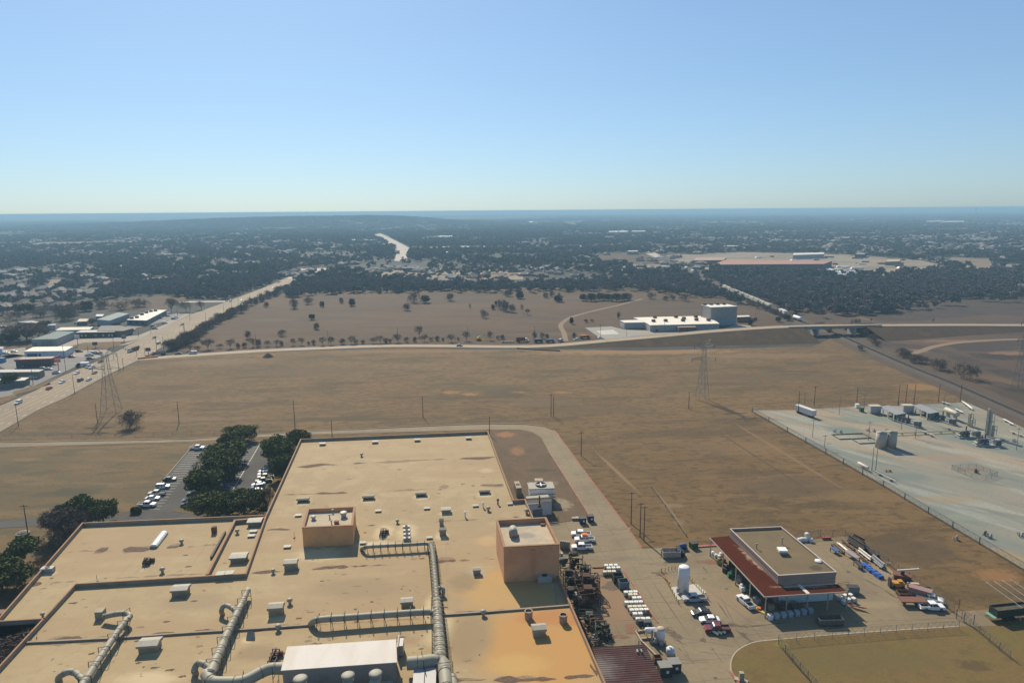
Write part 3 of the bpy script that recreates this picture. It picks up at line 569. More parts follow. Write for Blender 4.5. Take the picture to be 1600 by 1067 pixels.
parapet([p.xy for p in (A_[6], A_[7], A_[8], A_[9])])
parapet([p.xy for p in (B_out[1], B_out[0], B_out[6])])
parapet([p.xy for p in (B_out[5], B_out[4])], z0=ZR - 1.6)
parapet([p.xy for p in g2([(414, 808), (367, 812.5), (324, 896)], ZP)], t=.6)
mb = MB()
for pts in ([(43, 1005), (180, 998), (300, 989.5), (400, 983.5), (481, 977.5)], [(690, 962), (760, 957), (850, 950), (889, 947)]):
    P = g2(pts, ZR)
    for a, b in zip(P, P[1:]): c = (a + b) / 2; mb.box((c.x, c.y, ZR + .2), ((b - a).length + .05, .45, .4), ang(a, b))
    ob('expansion_joint', mb, parm, fac); mb = MB()
a, b = G(352, 833, ZR), G(330, 873, ZR); c = (a + b) / 2; mb.box((c.x, c.y, ZR + .35), ((b - a).length, .5, .7), ang(a, b)); ob('roof_duct', mb, M('dark flashing', (.12, .09, .07), .8), fac)

# roof-top plant houses
def penthouse(pts_top, zt, hp, label_wall, roofmat):
    P = g2(pts_top, zt); ph = ob('roof_house', MB().prism([p.xy for p in P], ZR - .02, zt - hp), label_wall, fac)
    cx = sum(p.x for p in P) / len(P); cy = sum(p.y for p in P) / len(P)
    ins = [((p.x - cx) * .985 + cx, (p.y - cy) * .985 + cy) for p in P]
    o = sheet('roof', ins, zt - hp + .004, roofmat, px=False, kind=None); o.parent = ph
    mb = MB(); mc = MB()
    for i in range(4):
        a, b = Vector(P[i].xy), Vector(P[(i + 1) % 4].xy); c = (a + b) / 2; e_ = .003 * i
        nrm = Vector((cx, cy)) - c; d = (b - a).normalized(); nn = Vector((-d.y, d.x)); nn = nn if nn.dot(nrm) > 0 else -nn; c = c + nn * .2
        mb.box((c.x, c.y, zt - hp / 2 + e_), ((b - a).length - .01 * i, .42, hp), ang(a, b))
        mc.box((c.x, c.y, zt + .08 + e_), ((b - a).length + .2, .6, .16), ang(a, b))
    ob('parapet', mb, label_wall, ph); ob('cap', mc, capm, ph)
    return ph
z1 = ZT(472.5, 854.5, 824.5, ZR)
w1 = M('tan roof house wall', (.74, .37, .15), .85, layers=((4, (.6, .3, .13), .4, .65, .5), (1.2, (.5, .25, .12), .5, .75, .4)))
r1 = M('roof house deck', (.5, .42, .3), .9, layers=((5, (.4, .32, .22), .45, .7, .6), (1, (.3, .24, .17), .55, .75, .5)))
penthouse([(472, 824.5), (551, 821), (555, 791.5), (480.5, 795)], z1, .9, w1, r1)
z2 = ZT(788, 909.5, 855, ZR)
w2 = M('brown roof house wall', (.61, .32, .165), .85, layers=((6, (.47, .24, .125), .4, .65, .6), (1.2, (.4, .2, .11), .5, .75, .4)))
r2 = M('roof house deck stained', (.52, .43, .3), .9, layers=((6, (.42, .36, .27), .45, .62, .7), (1.5, (.33, .25, .15), .55, .75, .5)), blobs=[blob(822, 836, 40, 12, (.28, .26, .23), .6, .3, z2 - 1, 0)])
ph2 = penthouse([(787, 855), (874, 850.5), (853, 808.5), (775, 812.5)], z2, 1.1, w2, r2)
mb = MB(); a = G(833, 907, ZR); mb.cyl((a.x, a.y - .25, ZR), (a.x, a.y - .25, z2 - 1.2), .16, n=6); mb.box((a.x, a.y - .25, z2 - 1.2), (.9, .5, .5)); ob('downpipe', mb, w2, ph2)

# ------------------------------------------------------------------ roof-top equipment
galv = M('galvanised sheet', (.36, .34, .27), .6, layers=((.8, (.26, .24, .19), .45, .7, .6), (.2, (.42, .39, .32), .5, .7, .4)))
ductm = M('duct sheet', (.365, .339, .254), .6, layers=((3, (.284, .259, .195), .45, .68, .7), (.4, (.432, .399, .299), .5, .7, .4)))
hoodm = M('vent hood', (.34, .3, .2), .7, layers=((1, (.24, .2, .14), .45, .7, .6),))
dark = M('dark steel', (.05, .048, .045), .6, layers=((.5, (.12, .07, .045), .5, .7, .6),))
black = M('black rubber', (.02, .02, .022), .7)
rust = M('rusty steel', (.2, .09, .05), .85, layers=((.7, (.1, .05, .035), .45, .65, .8), (.2, (.32, .16, .08), .55, .7, .6)))
whitep = paint('white paint', (.78, .77, .74)); greyp = paint('grey paint', (.4, .4, .39)); bluep = paint('blue paint', (.05, .13, .35))
def hood(x, y, wpx, h, label, lid=True, kind='roof_vent', mat=None, dp=.75, lm_=None, grp=None):
    p = G(x, y + 2, ZR); w_ = wpx * (p - Vector((0, 0, CAM_H))).length / F; rz = R(6)
    t = thing(kind, label, 'roof vent', (p.x, p.y, ZR), rz, grp); d = w_ * dp
    mb = MB(); mb.box((0, 0, h * .35), (w_ * .86, d * .8, h * .7)); ob('base_box', mb, hoodm if mat is None else mat, t)
    mb = MB()
    if lid:      # low double-pitched cap
        mb.add([(-w_ / 2, -d / 2, h * .62), (w_ / 2, -d / 2, h * .62), (w_ / 2, d / 2, h * .62), (-w_ / 2, d / 2, h * .62), (-w_ / 2, -d / 2, h * .85), (w_ / 2, -d / 2, h * .85), (w_ / 2, d / 2, h * .85), (-w_ / 2, d / 2, h * .85), (-w_ / 2, 0, h), (w_ / 2, 0, h)],
               [(3, 2, 1, 0), (0, 1, 5, 4), (2, 3, 7, 6), (1, 2, 6, 9, 5), (3, 0, 4, 8, 7), (4, 5, 9, 8), (6, 7, 8, 9)])
    else: mb.box((0, 0, h * .85), (w_, d, h * .3))
    ob('lid', mb, galv if lm_ is None else lm_, t); return t
for x, y, wd, l in [(504, 693, 9, 'small flat roof vent nearest the north west corner of the tan roof'), (586, 690, 9, 'small flat roof vent, second from the west along the far edge of the roof'), (652, 687, 9, 'small flat roof vent, third from the west along the far edge of the roof'), (732, 684, 9, 'small flat roof vent nearest the far right corner of the roof')]:
    hood(x, y, wd, .75, l, False)
def dome(x, y, wpx, label):
    p = G(x, y + 2, ZR); w_ = wpx * (p - Vector((0, 0, CAM_H))).length / F
    t = thing('roof_vent', label, 'roof vent', (p.x, p.y, ZR), R(6))
    mb = MB(); mb.box((0, 0, .3), (w_ * .8, 1.1, .6)); ob('base_box', mb, dark, t)
    mb = MB(); prof = [(-1.0, .62), (-.85, .95), (-.4, 1.18), (.1, 1.2), (.6, 1.05), (1.0, .62)]; hw_ = w_ / 2; n = len(prof)
    mb.add([(-hw_, a, b) for a, b in prof] + [(hw_, a, b) for a, b in prof], [(i, i + 1, n + i + 1, n + i) for i in range(n - 1)] + [tuple(range(n)), tuple(range(2 * n - 1, n - 1, -1)), (0, n, 2 * n - 1, n - 1)]); ob('lid', mb, hoodm, t)
dome(474, 781, 18, 'curved lid roof vent above the smaller roof house, leftmost of its row'); dome(576, 777, 18, 'curved lid roof vent behind the right corner of the smaller roof house'); dome(658, 772, 17, 'curved lid roof vent third from the left in the row'); dome(757, 768, 17, 'curved lid roof vent by the right roof edge, rightmost of its row')
for x, y, wd, l in [(466, 804, 9, 'low flat hatch beside the left wall of the smaller roof house'), (591, 797, 9, 'low flat hatch right of the smaller roof house'), (667, 793, 9, 'low flat hatch left of the dark box vents'), (743, 789, 9, 'low flat hatch near the small white pipes'), (449, 853, 10, 'low flat hatch left of the smaller roof house shadow'), (671, 839, 9, 'low flat hatch beside the top bend of the ribbed duct'), (797, 786, 8, 'square tan hatch close to the tall rusty flue'), (567, 847, 9, 'low flat hatch above the rounded end of the upper duct'), (577, 850, 8, 'thin flat hatch just above the upper duct'), (396, 829, 10, 'flat pale hatch on the narrow left roof strip'), (393, 836, 10, 'flat brown hatch on the narrow left roof strip')]:
    hood(x, y, wd, .45, l, False, 'roof_hatch')
for x, y, wd, h, l in [(399, 817, 20, 1.6, 'pale ribbed box unit at the top of the narrow left roof strip'), (374, 873, 23, 1.7, 'pale ribbed box unit at the lower end of the narrow left roof strip'), (455, 885, 19, 2.2, 'grey green box vent left of the dark seam below the smaller roof house'), (283, 925, 22, 1.9, 'grey box vent on the wide lower left roof between the two long pipes'), (235, 1012, 26, 2.1, 'grey box vent right of the leftmost pipe'), (432, 956, 21, 2.4, 'pitched lid vent in the middle of the lower roof'), (636, 944, 18, 1.8, 'pitched lid vent just above the middle duct'), (842, 989, 21, 2.2, 'brown stained pitched vent on the orange roof area'), (745, 894, 12, 1.6, 'white lidded vent in a grey stained patch left of the big roof house'), (697, 798, 15, 1.4, 'dark open box vent with pale rim right of the flat hatches'), (692, 834, 11, 2.3, 'tall white lidded vent beside the ribbed duct top'), (690, 819, 7, 2.2, 'narrow grey vent behind the tall white lidded one'), (800, 832, 13, 0, '')]:
    if l: hood(x, y, wd, h, l, True)
p = G(802, 836, z2 - 1.1)
t = thing('roof_vent', 'white round topped vent on the roof of the big brown roof house', 'roof vent', (p.x, p.y, z2 - 1.1), R(4)); ob('base_box', MB().box((0, 0, .5), (2, 2, 1)), dark, t)
mb = MB(); mb.tube([(0, -1.5, 1.0), (0, 1.5, 1.0)], 1.05, 14); ob('lid', mb, galv, t, True)
p = G(848, 820, z2 - 1.1); solo('roof_hatch', MB().box((0, 0, .2), (1.1, 1.2, .4)), rust, 'small rusty hatch near the back corner of the big roof house', 'roof hatch', p)
# small house roof items
for x, y, k, l in [(490, 810, 'm', 'small round vent on the left of the smaller roof house'), (515, 808, 's', 'short pipe on the middle of the smaller roof house'), (520, 800, 's', 'short pipe near the back edge of the smaller roof house'), (537, 806, 'd', 'drum shaped exhaust on the smaller roof house'), (518, 817, 's', 'dark curved pipe near the front edge of the smaller roof house'), (526, 817, 'b', 'little rusty brown box on the smaller roof house')]:
    p = G(x, y + 1, z1 - .9); mb = MB()
    if k == 'b': mb.box((0, 0, .35), (1.1, .8, .7)); mb.box((0, 0, .74), (1.3, 1, .08))
    elif k == 'd': mb.lathe((0, 0, 0), [(.7, 0), (.7, .9), (.95, .95), (.95, 1.4), (.6, 1.5)], 14)
    elif k == 'm': mb.lathe((0, 0, 0), [(.45, 0), (.45, .5), (.7, .55), (.7, .95), (.3, 1.1)], 12)
    else: mb.lathe((0, 0, 0), [(.16, 0), (.16, .8), (.35, .85), (.35, 1.05), (.1, 1.15)], 8)
    solo('exhaust_vent', mb, [rust if k == 'b' else greyp], l, 'roof vent', p)
# mushroom vents and pipes on the big roof
def mush(x, y, s, l, m=None):
    p = G(x, y + 1, ZR); mb = MB().lathe((0, 0, 0), [(.3 * s, 0), (.3 * s, .6 * s), (.6 * s, .7 * s), (.62 * s, 1.0 * s), (.35 * s, 1.25 * s), (.05, 1.3 * s)], 10); return solo('exhaust_vent', mb, [m or galv], l, 'roof vent', p)
for a in [(565, 712, 1, 'tiny round vent alone on the far part of the roof'), (453, 942, 1.1, 'round ball vent right of the pitched lid vent'), (435, 983, 1.1, 'round ball vent on the long roof joint'), (755, 960, 1.1, 'round vent just below the right roof joint'), (254, 893, 1.1, 'round ball vent near the step parapet of the left wing'), (284, 848, 1.0, 'round vent beside the dark stain on the left wing'), (371, 832, 1.0, 'small grey disc vent on the narrow strip'), (67, 1042 - 80, .8, 'small white round vent by the bottom corner of the left wing'), (621, 816, .9, 'small dark vent above the condenser row'), (763, 797, 1.1, 'dark square cap vent near the small white pipes'), (427, 894, .9, 'small round vent by the dark seam left of the box vent'), (823, 801, 1.2, 'dark knob vent near the right roof edge')]: mush(*a)
for x, y, w_, l in [(826, 964, 11, 'round rusty drum exhaust, left of the pair on the orange roof'), (880, 970, 11, 'round rusty drum exhaust, right of the pair on the orange roof')]:
    p = G(x, y + 2, ZR); t = thing('drum_exhaust', l, 'roof vent', p)
    ob('drum', MB().lathe((0, 0, 0), [(.85, 0), (.85, 1.5), (.92, 1.5), (.92, 1.9), (.7, 1.9), (.7, 1.5)], 18), M('tan drum', (.42, .3, .2), .8, layers=((.8, (.25, .15, .1), .45, .7, .7),)), t)
    ob('grille', MB().lathe((0, 0, 1.5), [(.7, 0), (.7, .06)], 18), dark, t)
# white vent pipes
for x, y, l in [(755, 790, 'white capped vent pipe near the square dark vent'), (727, 805, 'thin white vent pipe with a bend in the middle right of the roof'), (778, 785, 'thin dark mast left of the small tan hatch')]:
    p = G(x, y + 3, ZR); solo('vent_pipe', MB().lathe((0, 0, 0), [(.22, 0), (.22, 1.3), (.4, 1.35), (.4, 1.7), (.1, 1.9)], 8), whitep if 'white' in l else dark, l, 'vent pipe', p)
p = G(843, 792, ZR); t = thing('flue', 'tall rusty flue pipe standing by the small roof step', 'flue', p); ob('pipe', MB().cyl((0, 0, 0), (0, 0, 3.6), .22, n=8), rust, t); ob('cap', MB().lathe((0, 0, 0), [(.5, 0), (.5, .5), (.25, .8)], 8), rust, t)
# skylight with seven domes
a, b = G(240, 856, ZR), G(257, 834, ZR); t = thing('skylight', 'long white ribbed skylight of joined domes on the left wing roof', 'skylight', (a + b) / 2, ang(a, b))
ln = (b - a).length; ob('curb', MB().box((0, 0, .2), (ln, 2.0, .4)), galv, t)
for k in range(7):
    x0 = -ln / 2 + ln * (k + .06) / 7; x1 = -ln / 2 + ln * (k + .94) / 7; mb = MB(); n = 9
    pr = [(.95 * math.cos(math.pi * i / 8), .42 + .6 * math.sin(math.pi * i / 8)) for i in range(n)]
    mb.add([(x0, u, v) for u, v in pr] + [(x1, u, v) for u, v in pr], [(i, i + 1, n + i + 1, n + i) for i in range(n - 1)] + [tuple(range(n)), tuple(range(2 * n - 1, n - 1, -1))])
    ob('dome', mb, M('skylight plastic', (.72, .74, .72), .3, layers=((.5, (.55, .57, .56), .5, .7, .5),)), t)
# left wing odd units
def acunit(x, y, w_, d, h, l, z=ZR, rz=R(6), mat=None, nf=1, name='air_conditioner'):
    p = G(x, y, z); t = thing(name, l, 'air conditioner', (p.x, p.y, z), rz)
    ob('casing', MB().box((0, 0, h / 2 + .1), (w_, d, h)).box((0, 0, .05), (w_ * .9, d * .9, .1)), mat or galv, t)
    for k in range(nf):
        xx = (k - (nf - 1) / 2) * w_ / nf; ob('fan', MB().lathe((xx, 0, h + .1), [(min(d, w_ / nf) * .38, 0), (min(d, w_ / nf) * .38, .12), (min(d, w_ / nf) * .3, .12), (min(d, w_ / nf) * .3, .04)], 14), dark, t)
    return t
acunit(75, 893, 2.9, 1.5, 1.1, 'grey air conditioner near the lower left roof edge', mat=greyp); acunit(335, 832, 1.2, 1.2, 1.7, 'brown upright unit on the left wing beside the narrow strip', mat=rust)
for k, (x, y) in enumerate([(635, 826), (635.5, 832), (636, 838), (636, 844)]): acunit(x, y, 1.9, 1.0, .8, ['topmost', 'second from top', 'third from top', 'lowest'][k] + ' of the four condensers stacked in a column on the roof', mat=greyp, nf=1)
def pipes(x, y, l, sc=1, z=ZR):
    p = G(x, y, z); t = thing('pipe_manifold', l, 'pipework', p); random.seed(int(x))
    ob('frame', MB().box((0, 0, .8), (.12, 2.8 * sc, 1.5)).box((.9, 1.2, .5), (1.1, .5, 1)), rust, t)
    mb = MB()
    for k in range(4): mb.tube([(-.6, -1.4 * sc + k * .8 * sc, .1), (-.6, -1.4 * sc + k * .8 * sc, .9 + .2 * k), (.8, -1.4 * sc + k * .8 * sc, .9 + .2 * k), (.8, -1.4 * sc + k * .8 * sc, .1)], .13, 6)
    ob('pipe', mb, dark, t)
    ob('valve', MB().lathe((.4, .3, .4), [(.3, 0), (.45, .3), (.3, .6)], 8), rust, t)
pipes(598, 836, 'dark pipe manifold on a steel frame left of the four condensers'); pipes(229, 881, 'cluster of dark pipes on the left wing below the skylight', .5)
# tilted metal panels on the parapet corner
p = G(352, 902, ZR); t = thing('cover_panel', 'pale metal panels resting over the parapet corner', 'metal panel', p, R(8))
for k in range(2): ob('panel', MB().box((-1 + 2.1 * k, 0, 1.25 + .03 * k), (2.0, 1.9, .12)), galv, t)
ob('stand', MB().box((0, 0, .6), (2.6, 1.2, 1.2)), dark, t)
p = G(384, 1000, ZR); mb = MB().add([(0, 0, 0), (1.5, 0, 0), (1.5, 1.2, 1.3), (0, 1.2, 1.3), (0, 1.25, 0), (1.5, 1.25, 0)], [(0, 1, 2, 3), (0, 3, 4), (1, 5, 2), (3, 2, 5, 4), (0, 4, 5, 1)]); solo('roof_scuttle', mb, galv, 'small wedge shaped hatch right of the second long pipe', 'roof hatch', p)
p = G(-2, 962, ZR); solo('roof_box', MB().box((0, 0, .5), (2.6, 1.6, 1)).box((0, 0, 1.04), (2.8, 1.8, .08)), M('brown roof box', (.2, .1, .06), .7, layers=((.6, (.2, .09, .06), .5, .7, .5),)), 'brown box at the left edge of the photo on the wing roof', 'roof box', p)
for x, y, l in [(152, 909, 'thin antenna mast on the left wing'), (460, 840, 'thin standpipe left of the smaller roof house')]:
    p = G(x, y, ZR); solo('antenna_mast', MB().cyl((0, 0, 0), (0, 0, 1.8), .05, n=5).box((0, 0, .1), (.5, .5, .2)), dark, l, 'antenna', p)

# ------------------------------------------------------------------ big ducts
def duct(name, label, path, rad, ribs=3.0, sup=4.5, zc=None, ends=()):
    t = thing(name, label, 'duct', (0, 0, 0)); sm = smoothpath(path, 5) if len(path) > 2 else [Vector(p) for p in path]
    rr = rad if not isinstance(rad, (list, tuple)) else [lerp(rad[0], rad[1], i / (len(sm) - 1)) for i in range(len(sm))]
    mb = MB().tube(sm, rr, 16); ob('pipe', mb, ductm, t, True)
    L_ = [0]
    for a, b in zip(sm, sm[1:]): L_.append(L_[-1] + (b - a).length)
    def at(s):
        for i in range(len(sm) - 1):
            if L_[i + 1] >= s: k = (s - L_[i]) / max(L_[i + 1] - L_[i], 1e-6); return sm[i].lerp(sm[i + 1], k), (sm[i + 1] - sm[i]).normalized(), (rr[i] if isinstance(rr, list) else rr)
        return sm[-1], (sm[-1] - sm[-2]).normalized(), (rr[-1] if isinstance(rr, list) else rr)
    s = ribs / 2
    while s < L_[-1]: p, d, r = at(s); ob('joint_band', MB().cyl(p - d * .06, p + d * .06, r * 1.06, n=16), M('duct band', (.17, .16, .13), .7), t); s += ribs
    s = sup / 2
    while s < L_[-1]:
        p, d, r = at(s); s += sup
        if abs(d.z) > .5: continue
        n_ = Vector((-d.y, d.x, 0)).normalized(); ms = MB()
        for sg in (-1, 1):
            q = p + n_ * (r + .35) * sg; ms.cyl((q.x, q.y, ZR), (q.x, q.y, p.z + r + .25), .07, n=4)
        a = p + n_ * (r + .35); b = p - n_ * (r + .35)
        for zz in (p.z + r + .25, p.z - r - .1): ms.cyl((a.x, a.y, zz), (b.x, b.y, zz), .06, n=4)
        ob('support_frame', ms, dark, t)
    return t
def D(x, y, h): return G(x, y, ZR + h)
duct('roof_duct', 'long round duct crossing the lower left roof, leftmost of the ducts', [D(199, 966, 1.9), D(180, 992, 1.9), D(152, 1034, 1.9), D(120, 1084, 1.9), D(90, 1130, 1.9)], [.62, .85])
duct('roof_duct', 'hooked duct end turning left at the top of the leftmost duct', [D(199, 968, 1.9), D(203, 962, 1.9), D(196, 958, 1.9), D(180, 959, 1.8), D(162, 963, 1.2)], .6, 2.2, 6)
p = D(160, 964, 0); solo('duct_hood', MB().box((-.3, 0, .9), (1.6, 1.8, 1.8), R(6)), hoodm, 'square hood at the end of the leftmost duct', 'duct hood', p)
duct('roof_duct', 'long tapering round duct in the middle left of the roof, ending in a square mouth', [D(388, 920, 1.9), D(375, 948, 1.9), D(355, 990, 1.9), D(338, 1030, 1.9), D(327, 1056, 1.9)], [.58, 1.15], 2.6, 3.6)
duct('roof_duct', 'small looped branch duct on the upper left side of the middle left duct', [D(370, 957, 1.9), D(360, 948, 2.3), D(350, 946, 2.2), D(346, 954, 1.2), D(348, 960, .0)], .52, 1.6, 50)
duct('roof_duct', 'small looped branch duct on the lower left side of the middle left duct', [D(332, 1048, 1.9), D(320, 1038, 2.3), D(309, 1036, 2.2), D(304, 1046, 1.2), D(306, 1053, .0)], .62, 1.6, 50)
duct('roof_duct', 'short looped branch at the foot of the leftmost duct', [D(132, 1066, 1.9), D(118, 1051, 2.1), D(104, 1050, 2.1), D(92, 1058, 1.2), D(93, 1066, 0)], .6, 1.8, 50)
duct('roof_duct', 'duct running from the foot of the middle left duct to the white roofed plant house', [D(322, 1052, 1.9), D(330, 1064, 1.9), D(352, 1066, 1.9), D(380, 1064, 2), D(408, 1050, 2.2), D(425, 1044, 2.4), D(446, 1044, 2.4)], 1.1, 5, 6)
duct('roof_duct', 'ribbed upper length of the main duct with many side brackets', [D(673, 850, 1.7), D(676, 864, 1.7), D(680, 905, 1.7), D(682.5, 938, 1.8)], .62, 1.6, 1.6)
duct('roof_duct', 'thick lower length of the main duct right of the plant house', [D(682.5, 936, 1.8), D(684, 962, 1.9), D(686.5, 1000, 1.9), D(688, 1034, 1.9)], [.85, 1.25], 2.8, 1.5)
duct('roof_duct', 'slim branch duct on the upper roof with a bent down end', [D(675, 853, 1.7), D(668, 849, 1.7), D(640, 850.5, 1.7), D(600, 852.5, 1.7), D(575, 854, 1.7), D(567, 856, 1.1), D(565, 858.5, 0)], .48, 1.9, 1.9)
duct('roof_duct', 'thick branch duct across the middle of the lower roof with a bent down end', [D(684, 964, 1.9), D(676, 957, 1.9), D(660, 956, 2), D(600, 960, 2), D(540, 964.5, 2), D(500, 967.5, 2), D(489, 971, 1.2), D(486, 976, 0)], .72, 2.8, 2.8)
duct('roof_duct', 'tiny looped branch duct on the right of the main duct', [D(684, 920, 1.8), D(689, 917, 1.8), D(693, 921, 1.5), D(692, 931, 0)], .4, 1.6, 50)
duct('roof_duct', 'very thick duct joining the plant house to the foot of the main duct', [D(636, 1036, 2.4), D(660, 1034, 2.4), D(680, 1032, 2.2), D(692, 1036, 2.0), D(696, 1060, 1.9), D(699, 1100, 1.9)], 1.25, 4, 6)
duct('roof_duct', 'upright grey drum duct right of the thick lower duct', [D(706, 1056, 1.4), D(709, 1075, 1.4), D(714, 1110, 1.4)], .85, 2.2, 40)
# plant house with white roof
zt = ZR + 4.6
P = g2([(441, 1046), (618.5, 1033.5), (617, 999), (450, 1010)], zt)
fh = thing('fan_house', 'plant house with a bright white flat roof and pale grey ribbed walls', 'plant house')
ob('wall', MB().prism([p.xy for p in P], ZR - .01, zt - .12), M('plant house wall', (.33, .31, .28), .7, layers=((2, (.24, .22, .2), .45, .7, .6), (.4, (.4, .38, .34), .55, .7, .4)), metal=.1), fh)
cx, cy = sum(p.x for p in P) / 4, sum(p.y for p in P) / 4
ob('roof', MB().prism([((p.x - cx) * 1.02 + cx, (p.y - cy) * 1.04 + cy) for p in P], zt - .12, zt), M('white roof', (.62, .58, .52), .8, layers=((5, (.54, .48, .4), .45, .65, .6, (1, .25, 1)), (.8, (.5, .42, .32), .6, .75, .5))), fh)
for k, (x, w_) in enumerate([(455, 1.5), (486, 1.4), (573, 1.4), (604, 1.3), (530, 1.2)]):
    q = G(x, 1052 - (x - 441) * .07 + 3, zt - 2); ob('access_door', MB().box((q.x, q.y + 1.2, zt - 2.3), (w_, .2, 1.7), ang(P[0], P[1])), greyp, fh)
ob('walkway', MB().box((cx + .2, P[0].y - .9, ZR + 1.6), ((P[1] - P[0]).length, 1.2, .12), ang(P[0], P[1])), galv, fh)
for x, y0, r, l in [(471, 1046, 1.0, 'leftmost of the three round capped stacks in front of the plant house'), (545, 1041, .95, 'middle of the three round capped stacks in front of the plant house'), (588, 1038, .95, 'rightmost of the three round capped stacks in front of the plant house')]:
    q = G(x, y0 + 6, zt + .5); t = thing('exhaust_stack', l, 'exhaust stack', (q.x, q.y - 1.6, ZR))
    ob('pipe', MB().tube([(0, 1.2, 3.4), (0, .4, 3.6), (0, -.6, 3.2), (0, -2.5, 1.9), (0, -6, 1.6), (0, -14, 1.6)], r, 16), ductm, t, True)
    ob('cowl', MB().lathe((0, .8, 3.2), [(r * .7, 0), (r * .75, .9), (r * 1.25, 1.3), (r * 1.3, 1.55), (r * .9, 1.75), (.1, 1.8)], 18), galv, t, True)
    ob('joint_band', MB().cyl((0, -2.4, 1.95), (0, -2.6, 1.9), r * 1.08, n=16), dark, t)
for x, l in [(664, 'open topped filter box under the thick joining duct, left of two'), (681, 'open topped filter box under the thick joining duct, right of two')]:
    q = G(x - 8, 1062, ZR); t = thing('filter_box', l, 'filter box', q, R(5)); ob('casing', MB().box((0, -1.5, 1.0), (2.2, 5, 2)), greyp, t); ob('frame', MB().box((0, 1.2, 1.7), (2.3, .1, .1)).box((-1.1, .9, 1.1), (.1, .1, 2.2)).box((1.1, .9, 1.1), (.1, .1, 2.2)), dark, t)
q = G(447, 1022, ZR); pipes(428, 1030, 'rusty valve and pipe rig left of the plant house', 1.2)
q = G(623, 1020, ZR); t = thing('ladder_rack', 'pale grey louvre rack by the right end of the plant house', 'rack', q, R(5)); ob('frame', MB().box((0, 0, 1.4), (.3, 4, 2.8)), galv, t); ob('louvre', MB().box((.6, 0, 1.4), (.8, 2.6, 2.2)), greyp, t)
p = G(858, 906, ZR); acunit(851, 908, 3.4, 1.7, 1.5, 'dusty grey air handler against the shaded wall of the big roof house', rz=R(4), mat=greyp, nf=1, name='air_handler')
mb = MB(); q = smoothpath([G(868, 914, ZR + .06), G(866, 920, ZR + .06), G(869, 927, ZR + .06), G(868, 938, ZR + .06), G(872, 944, ZR + .06)], 5); mb.tube(q, .07, 6); solo('hose', mb, paint('green hose', (.08, .3, .28)), 'green hose lying in the shadow of the big roof house', 'hose')

# lean-to red roof beside the factory
zc = 5.0; P = g2([(925, 1012), (1007.5, 1007), (1044, 1080)], zc); q = P[0] + (P[2] - P[1]); P.append(q)
can = thing('canopy', 'low dark red ribbed metal canopy against the factory wall, frosted grey on its left', 'canopy')
rr_ = M('dark red metal roof', (.075, .03, .028), .75, spec=.15, layers=((4, (.12, .09, .085), .5, .65, .35), (.6, (.055, .022, .02), .5, .7, .6)), blobs=[blob(935, 1045, 90, 60, (.2, .17, .16), .85, .35, zc, 0, .9)])
mb = MB().prism([p.xy for p in P], zc - .15, zc)
d1 = (P[1] - P[0]); d2 = (P[3] - P[0]); n = 22
for k in range(n + 1):
    a = P[0] + d2 * (k / n); b = a + d1; c = (a + b) / 2; mb.box((c.x, c.y, zc + .03), (d1.length, .2, .06), ang(a, b))
ob('roof', mb, rr_, can)
for k in range(4):
    a = P[1] + (P[2] - P[1]) * (k / 3.2 + .01); ob('post', MB().box((a.x - .3, a.y, (zc - .15) / 2), (.25, .25, zc - .15)), dark, can)
a = G(998, 1016, zc); solo('vent_pipe', MB().cyl((0, 0, 0), (0, 0, 2.4), .1, n=6).box((-.4, -.6, .25), (.35, .8, .5)).box((.4, -.6, .25), (.35, .8, .5)), galv, 'thin mast with two small pale boxes on the dark red canopy', 'vent pipe', a)
# small pump house on the north east side
wp = M('pump house wall', (.6, .59, .56), .8, layers=((2, (.42, .4, .36), .5, .7, .5),))
zt = 4.2; a = G(830, 807, 0); t = thing('pump_house', 'small pale grey pump house with a dark door beside the factory roof step', 'pump house')
P = g2([(824, 789), (862, 784), (856, 773), (822, 776)], zt)
ob('wall', MB().prism([p.xy for p in P], 0.03, zt), wp, t); ob('roof', MB().prism([((p.x), (p.y)) for p in P], zt + .003, zt + .15), galv, t)
b = G(840, 807, 0); ob('door', MB().box((lerp(P[0].x, P[1].x, .42), lerp(P[0].y, P[1].y, .42) - .05, 1.2), (3.2, .12, 2.4), ang(P[0], P[1])), paint('grey door', (.2, .22, .26)), t)
t = thing('cooling_tower', 'white cooling tower with a round roof fan on a steel frame behind the pump house', 'cooling tower', G(845, 781, 0), R(4))
ob('casing', MB().box((0, 0, 3.6), (8.0, 5, 2.6)), whitep, t); ob('frame', MB().box((0, 0, 5.1), (8.6, 5.6, .3)).box((-3.6, 0, 1.2), (.3, 4.8, 2.4)).box((3.6, 0, 1.2), (.3, 4.8, 2.4)).box((0, -2.9, 2.2), (9, .3, .3)).box((0, -3.4, 3.4), (9, .3, .3)), galv, t)
ob('fan', MB().lathe((0, 0, 5.2), [(1.8, 0), (1.8, .5), (1.6, .5), (1.55, .1)], 20), dark, t); ob('blade', MB().box((0, 0, 5.55), (3.1, .4, .06)).box((0, 0, 5.57), (.4, 3.1, .06)), whitep, t)
for k in range(6): ob('handrail', MB().cyl((-4 + 1.6 * k, 2.6, 5.2), (-4 + 1.6 * k, 2.6, 6.3), .05, n=4), galv, t)
for k in range(5): solo('pipe_run', MB().tube([G(822, 779 + k * 1.7, 4.6 + .1 * k), G(862, 776.5 + k * 1.7, 4.6 + .1 * k)], .17, 8), [galv, rust, galv, greyp, galv][k], ['topmost grey', 'second, rusty', 'third, pale', 'fourth, grey', 'lowest pale'][k] + ' pipe crossing above the pump house roof', 'pipe')
acunit(809, 771, 1.8, 6, 3.2, 'tall tan louvred box against the factory wall above the pump house', z=0, rz=R(8), mat=hoodm, name='louvre_box')
